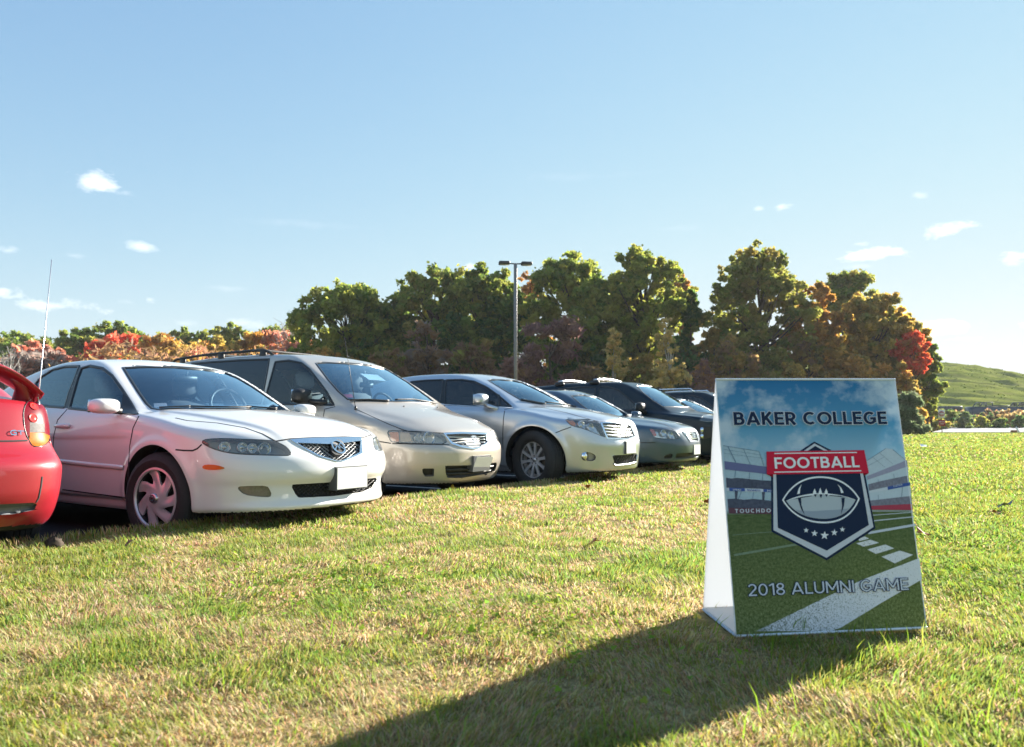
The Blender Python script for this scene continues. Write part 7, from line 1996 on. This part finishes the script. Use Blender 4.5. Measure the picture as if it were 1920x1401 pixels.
# ------------------------------------------------------------------ right background: road, signs, hedge, hill
def text_mesh(txt, size):
    cu = bpy.data.curves.new('t', 'FONT'); cu.body = txt; cu.size = size; cu.align_x = 'CENTER'; cu.align_y = 'CENTER'; cu.offset = .015 * size
    o = bpy.data.objects.new('t', cu); COL.objects.link(o); bpy.context.view_layer.update()
    me = bpy.data.meshes.new_from_object(o.evaluated_get(bpy.context.evaluated_depsgraph_get())); bpy.data.objects.remove(o, do_unlink=True); return me
def flat_text(name, txt, size, loc, parent, mat):
    me = text_mesh(txt, size); o = bpy.data.objects.new(name, me); COL.objects.link(o); o.parent = parent; o.location = loc; o.rotation_euler = (R_(90), 0, 0); me.materials.append(mat); return o
def build_road_signs():
    d = 64.0; p = at(1766, HORIZON, d); k = d / FPX
    root = empty('traffic_sign', (p[0], p[1], .1), R_(-14)); tag(root, 'white square sign with red disc above a red plate by the far road', 'sign')
    zc = lambda v: at(1766, v, d)[2] - .1
    post = plain('galvanised_post', (.10, .09, .085), rough=.6); red = plain('sign_red', (.38, .02, .035), rough=.4); wh = plain('sign_white', (.78, .78, .78), rough=.4)
    mb = MB(); mb.box((0, .03, zc(768) / 2), (.06, .04, zc(768)), bevel=.005); mb.build('post', post, root)
    s = 11.3 * k; z = zc(776)
    mb = MB(); mb.box((0, 0, z), (s, .012, s * 1.28), bevel=.004); pl = mb.build('square_plate', wh, root)
    mb = MB(); mb.lathe_y([(0, -.004), (s * .45, -.004), (s * .45, .004), (0, .004)], 32, (0, -.008, z)); dk = mb.build('disc', red, pl)
    mb = MB(); mb.box((0, -.016, z), (s * .72, .004, s * .17)); mb.build('bar', wh, dk)
    flat_text('lettering', 'DO NOT', s * .2, (0, -.0145, z + s * .22), dk, wh); flat_text('lettering', 'ENTER', s * .2, (0, -.0145, z - s * .23), dk, wh)
    z2 = zc(793); mb = MB(); mb.box((.02, 0, z2), (s * 1.0, .012, s * 1.0), bevel=.004); pr = mb.build('red_plate', red, root)
    flat_text('lettering', 'WRONG', s * .25, (.02, -.009, z2 + s * .17), pr, wh); flat_text('lettering', 'WAY', s * .25, (.02, -.009, z2 - s * .18), pr, wh)
    q = at(1746, HORIZON, 62); r = empty('wooden_post', (q[0], q[1], .1)); tag(r, 'thin dark wooden post left of the traffic sign', 'post')
    h = at(1746, 781, 62)[2] - .1; mb = MB(); mb.box((0, 0, h / 2 - .1), (.11, .11, h + .2), .3, .01); mb.build('post_shaft', plain('dark_wood', (.05, .035, .03), rough=.9, noise=.3, scale=9), r)
build_road_signs()
M['road'] = ground_mat('pale_road', [(.3, (.40, .39, .38)), (.7, (.52, .51, .50))], .5, rough=.6, bump=.1)
def build_road():
    pts = [at(1746, 809.3, 66.6), at(1910, 809.3, 66.6), at(1990, 801, 98), at(1788, 800.6, 98)]
    pts[0][2] = pts[1][2] = .11
    mb = MB(); mb.add([tuple(p) for p in pts] + [(p[0], p[1], -.1) for p in pts], [(0, 1, 2, 3), (4, 5, 1, 0), (5, 6, 2, 1), (6, 7, 3, 2), (7, 4, 0, 3)]); tag(mb.build('road', M['road'], smooth=False), kind='structure')
    # kerb along the far side, following the bend
    kp = [at(1772, 804.5, 80), at(1786, 801.0, 96), at(1800, 799.8, 99), at(1990, 799.8, 99)]
    mb = MB(); mb.tube([tuple(p + [0, 0, .0]) for p in kp], .16, 6); tag(mb.build('kerb', plain('kerb_stone', (.13, .12, .10), rough=.9, noise=.3)), kind='structure')
    # verge behind the road
    v0 = [at(1700, 806, 70), at(1785, 800.2, 99.5), at(2060, 800.2, 99.5), at(2060, 796, 118), at(1690, 796, 118)]
    mb = MB(); mb.add([tuple(p) for p in v0], [(0, 1, 2, 3, 4)]); tag(mb.build('verge', M['field'], smooth=False), kind='structure')
    # little fallen barricade board at the road's end
    q = at(1904, 806, 64); r = empty('barricade_board', (q[0], q[1], .1), .3); tag(r, 'small white slanted board with a rusty foot at the right end of the far road', 'barricade')
    mb = MB(); mb.box((.25, 0, .22), (.16, .03, .62), 0, .005, M=Matrix.Rotation(R_(-38), 3, 'Y')); mb.build('board', plain('white_board', (.8, .8, .8), rough=.5), r)
    mb = MB(); mb.box((-.12, .05, .10), (.55, .3, .22), 0, .06); mb.build('foot', plain('rusty_foot', (.36, .17, .09), rough=.9, noise=.3), r)
build_road()
def build_hill():
    xs = np.linspace(20, 330, 240); ys = np.concatenate([np.linspace(112, 200, 110), np.linspace(204, 330, 20)])
    X, Y = np.meshgrid(xs, ys, indexing='ij')
    top = np.interp(X / Y, [.2, .52, .575, .60, .64, .687, .8, 1.2], [18, 17.6, 16.0, 15.6, 14.6, 12.9, 9, 4])
    f = sstep(110, 196, Y)
    Z = top * f * (1.0) + .5
    tus = fbm(X * .16, Y * .55, 3, 4) - .5
    Z += 1.7 * tus * np.clip((Y - 112) / 15, 0, 1) * (Y < 215); Z += .35 * np.maximum(0, fbm(X * .25, Y * .7, 13, 3) - .52) * 4 * (Y < 205)
    Z[:, 0] = -.5
    n, m = X.shape; idx = np.arange(n * m).reshape(n, m)
    q = np.stack([idx[:-1, :-1], idx[1:, :-1], idx[1:, 1:], idx[:-1, 1:]], -1).reshape(-1, 4)
    hm = ground_mat('hill_grass', [(.36, (.04, .07, .012)), (.47, (.12, .15, .025)), (.56, (.19, .21, .045)), (.68, (.20, .19, .065))], .30, bump=.0, stretch=(.30, .55, 1.6), det=5)
    tag(mesh_obj('hill', np.stack([X, Y, Z], -1).reshape(-1, 3), q, hm), kind='structure')
    # tussocks
    tr = np.random.default_rng(5); k = 9000
    x = tr.uniform(60, 240, k); y = tr.uniform(116, 196, k)
    r = x / y; mk = (r > .5) & (r < .85); x, y = x[mk], y[mk]
    zz = (np.interp(x / y, [.2, .52, .575, .60, .64, .687, .8, 1.2], [18, 17.6, 16.0, 15.6, 14.6, 12.9, 9, 4])) * sstep(110, 196, y) + - .1 + - .25 + .5 + 1.7 * (fbm(x * .16, y * .55, 3, 4) - .5) + 1.4 * np.maximum(0, fbm(x * .25, y * .7, 13, 3) - .52)
    n = len(x); V, c = leaf_cloud(np.stack([x, y, zz + .1], 1), np.full(n, .35), n * 4, .22, [('yellowgreen', 4), ('green', 2)], tr, 1.3, .3)
    o = mesh_obj('hill_tussocks', V.reshape(-1, 3), np.arange(len(V) * 4).reshape(-1, 4), M['hill_leaf'], None, False); set_pigment(o, np.repeat(c * [.22, .33, .14], 4, 0)); tag(o, kind='stuff')
build_hill()
def build_hedge():
    G = 'hedge bushes beyond the far road'
    rows = [('dark green bush straight behind the traffic sign', 1768, 768, 50, 92, [('darkgreen', 3), ('olive', 2)]), ('round dark bush right of the traffic sign', 1797, 763, 52, 96, [('darkgreen', 2), ('brown', 2), ('green', 1)]),
            ('pale sage bush in front of the hedge', 1808, 774, 30, 88, [('pine', 3), ('green', 1)]), ('brown-green bush under the first dark truck', 1836, 763, 46, 98, [('brown', 2), ('darkgreen', 2)]),
            ('low bright green bush at the hedge foot', 1846, 781, 40, 90, [('yellowgreen', 3), ('green', 1)]), ('dark bush in the hedge right of the first truck', 1866, 766, 46, 100, [('darkgreen', 2), ('brown', 2)]),
            ('straw-brown bush in the right half of the hedge', 1889, 766, 46, 97, [('straw', 3), ('brown', 2)]), ('low rounded dark green bush by the road', 1876, 783, 40, 90, [('green', 2), ('darkgreen', 2)]),
            ('tan bush at the right edge of the picture', 1914, 768, 44, 97, [('straw', 3), ('brown', 1)]), ('yellow-green low bush beside the wooden post', 1757, 783, 36, 84, [('yellowgreen', 3), ('gold', 1)]),
            ('dark low bush at the right edge', 1916, 782, 36, 91, [('darkgreen', 2), ('olive', 1)]), ('last bush of the hedge beyond the right edge', 1950, 766, 60, 97, [('brown', 2), ('darkgreen', 2)])]
    for i, (lb, u, v, w, d, pals) in enumerate(rows):
        T('hedge_bush', lb, u, v, w * 1.15, d, pals, 1900, .17, 300 + i, group=G, cat='bush', form='bush', trunk_h=0, clumps=16, crown_name='foliage', shell=.4)
build_hedge()
def build_far_vehicles():
    navy = plain('dark_blue_paint', (.012, .025, .045), rough=.35, coat=.6)
    # long low trailer bed
    p = at(1776, HORIZON, 106); root = empty('flatbed_trailer', (p[0], p[1], .6), R_(0)); tag(root, 'long low dark blue trailer behind the hedge below the hill', 'trailer')
    z0, z1 = at(1776, 771, 106)[2] - .6, at(1776, 762, 106)[2] - .6; w = 44 * 106 / FPX
    mb = MB(); mb.box((0, 0, (z0 + z1) / 2), (w, 2.2, z1 - z0), 0, .08); bd = mb.build('bed', navy, root)
    mb = MB()
    for k in range(9): mb.box((-w / 2 + .3 + k * (w - .6) / 8, -1.13, (z0 + z1) / 2), (.09, .08, (z1 - z0) * .92), 0, .01)
    mb.build('side_rib', navy, bd)
    for x in (-w * .3, -w * .3 + 1.0, w * .3):
        mb = MB(); mb.lathe_y([(0, -.12), (.28, -.12), (.42, -.09), (.42, .12), (0, .12)], 24, (x, -.95, .42)); mb.build('wheel', M['rubber'], root)
    for i, (u, lb) in enumerate(((1846, 'dark pickup truck with see-through cab behind the hedge'), (1916, 'dark rounded pickup cab at the right edge behind the hedge'))):
        d = 108; p = at(u, HORIZON, d); root = empty('pickup_truck', (p[0], p[1], .5), 0); tag(root, lb, 'truck', 'trucks behind the hedge')
        zt = at(u, 754.5, d)[2] - .5; zb = at(u, 762, d)[2] - .5
        prof = [(-1.05, zb), (-.62, zt - .02), (-.5, zt), (.62, zt), (.72, zt - .03), (.78, zb)]
        mb = MB(); n = len(prof); V = [(x, -.85, z) for x, z in prof] + [(x, .85, z) for x, z in prof]
        # cab as posts and roof so that the window stays open
        for sy in (-.82, .82):
            mb.tube([(-1.05, sy, zb), (-.58, sy, zt - .03)], .07, 6); mb.tube([(.75, sy, zb), (.70, sy, zt - .03)], .07, 6); mb.tube([(-.1, sy, zb), (-.1, sy, zt - .03)], .05, 6)
        mb.box((.05, 0, zt - .03), (1.4, 1.75, .09), 0, .04); cab = mb.build('cab', navy, root)
        for sy in (-.84, .84):
            mb = MB(); mb.add([(-.98, sy, zb + .02), (-.14, sy, zb + .02), (-.14, sy, zt - .08), (-.60, sy, zt - .08)], [(0, 1, 2, 3)]); mb.build('window', M['glass_tint'] if i else M['glass_mid'], cab)
        mb = MB(); mb.box((.3, 0, zb * .62), (5.2, 1.9, zb * .72), 0, .12); mb.build('body', navy, root)
        mb = MB(); mb.box((2.05, 0, zb + .06), (2.1, 1.9, .12), 0, .03); mb.build('bed_rail', navy, root)
        for x in (-1.4, 2.0):
            mb = MB(); mb.lathe_y([(0, -.12), (.28, -.12), (.4, -.09), (.4, .12), (0, .12)], 24, (x, -.9, .4)); mb.build('wheel', M['rubber'], root)
build_far_vehicles()
# ------------------------------------------------------------------ small things on the lawn
def leaf_shape(mb, p, r, a, tilt, lobes=5):
    n = 20; V = [p]; rr = []
    for k in range(n):
        g = 2 * math.pi * k / n; q = r * (.62 + .38 * abs(math.cos(g * lobes / 2))) * (1.25 if abs(math.cos(g / 2)) > .7 else .85)
        V.append((p[0] + q * math.cos(g + a), p[1] + q * math.sin(g + a), p[2] + q * math.cos(g + a) * tilt[0] + q * math.sin(g + a) * tilt[1] + .25 * q * math.cos(g * 3)))
    mb.add(V, [(0, 1 + k, 1 + (k + 1) % n) for k in range(n)])
def build_litter():
    tones = {'orange-brown': (.42, .14, .04), 'yellow': (.62, .42, .05), 'brown': (.14, .075, .04), 'rust': (.34, .10, .035)}
    items = [(848, 917, 'yellow', .04, 'yellow fallen leaf on the grass before the silver crossover'), (1103, 913, 'rust', .045, 'rusty fallen leaf on the grass below the crossover bumper'), (1111, 1014, 'orange-brown', .035, 'small orange-brown leaf in the grass left of the sign'),
             (1732, 996, 'orange-brown', .04, 'orange-brown leaf by the right edge of the sign'), (1864, 957, 'rust', .03, 'rust leaf beside the black and white scrap'), (750, 930, 'rust', .035, 'rust leaf under the nose of the tan minivan'), (938, 938, 'yellow', .03, 'pale yellow leaf on the lawn below the alloy wheel'),
             (1330, 940, 'rust', .04, 'rust leaf left of the sign edge'), (1308, 1153, 'yellow', .016, 'yellow-brown leaf at the back foot of the sign'), (240, 1025, 'brown', .02, 'tiny brown leaf near the left lawn edge'), (1500, 868, 'yellow', .05, 'yellow leaf far behind the sign'),
             (1790, 838, 'yellow', .07, 'yellow leaf far out on the field'), (1868, 822, 'brown', .08, 'brown leaf far out on the right of the field'), (1560, 1191, 'brown', .012, 'brown curled leaf under the bottom edge of the sign')]
    for u, v, t, r, lb in items:
        p = on_ground(u, v, .15); z = float(lawn_z(p[0], p[1])) + .035
        mb = MB(); leaf_shape(mb, (0, 0, 0), r, rng.uniform(0, 6), rng.normal(0, .4, 2)); o = mb.build('fallen_leaf', plain('leaf_' + t, tones[t], rough=.7, noise=.3, scale=60), None, False)
        o.location = (p[0], p[1], z); tag(o, lb, 'leaf', 'fallen leaves on the lawn')
    # dark clod at the lawn edge, paper scrap, black and white scrap
    p = on_ground(101, 1024, .16); V = []; Fc = []
    tr = np.random.default_rng(3)
    for i in range(9):
        for j in range(14):
            t = math.pi * i / 8; g = 2 * math.pi * j / 14; r = .042 * (1 + .2 * tr.normal()) ; V.append((p[0] + r * 1.1 * math.sin(t) * math.cos(g), p[1] + r * math.sin(t) * math.sin(g), lawn_z(p[0], p[1]) + .03 + r * .75 * math.cos(t)))
    for i in range(8):
        for j in range(14): Fc.append((i * 14 + j, i * 14 + (j + 1) % 14, (i + 1) * 14 + (j + 1) % 14, (i + 1) * 14 + j))
    tag(mesh_obj('dirt_clod', V, Fc, plain('clod', (.045, .032, .022), rough=.95, noise=.5, scale=80), None), 'dark brown clod lying in the grass at the left lawn edge', 'clod')
    p = on_ground(1732, 838, .13); mb = MB(); mb.add([(-.22, 0, .02), (.2, -.05, .03), (.24, .2, .10), (-.1, .24, .14), (0, .1, .05)], [(0, 1, 4), (1, 2, 4), (2, 3, 4), (3, 0, 4)]); o = mb.build('paper_scrap', plain('white_paper', (.8, .8, .8), rough=.7), None, False); o.location = (p[0], p[1], .13); o.scale = (.5, .5, .6); tag(o, 'white crumpled paper scrap out on the field', 'litter')
    p = on_ground(1886, 955, .13); mb = MB(); mb.add([(-.06, 0, 0), (-.03, -.03, .05), (.03, -.02, .03), (.07, 0, .075), (.03, .05, .02), (-.04, .05, .01)], [(0, 1, 5), (1, 2, 5), (2, 4, 5), (2, 3, 4)]); o = mb.build('wrapper', plain('dark_wrapper', (.08, .085, .10), rough=.3), None, False)
    o.location = (p[0], p[1], float(lawn_z(p[0], p[1])) + .03)
    mb = MB(); mb.add([(-.025, -.032, .042), (.02, -.028, .03), (.012, 0, .03), (-.02, .0, .035)], [(0, 1, 2, 3)]); mb.build('white_patch', plain('white_paper', (.8, .8, .8), rough=.7), o, False); tag(o, 'black and white torn wrapper on the right of the lawn', 'litter')
build_litter()
# ------------------------------------------------------------------ autumn haze
HAZE = .0002
mb = MB(); mb.add([(x, y, z) for z in (-1.2, 34) for x, y in ((-260, -40), (360, -40), (360, 345), (-260, 345))], [(3, 2, 1, 0), (4, 5, 6, 7), (0, 1, 5, 4), (1, 2, 6, 5), (2, 3, 7, 6), (3, 0, 4, 7)])
_hm = bpy.data.materials.new('haze'); _hm.use_nodes = True; _n = _hm.node_tree.nodes; _n.clear()
_o = _n.new('ShaderNodeOutputMaterial'); _v = _n.new('ShaderNodeVolumePrincipled'); _v.inputs['Color'].default_value = (.93, .95, 1, 1); _v.inputs['Density'].default_value = HAZE; _v.inputs['Anisotropy'].default_value = .2
_hm.node_tree.links.new(_v.outputs[0], _o.inputs['Volume'])
tag(mb.build('haze', _hm, smooth=False), kind='stuff')
for f in (build_red, build_white_sedan, build_van, build_crossover, build_grey_sedan, build_suv, build_far_sedan, build_far_suv): f()
build_sign()
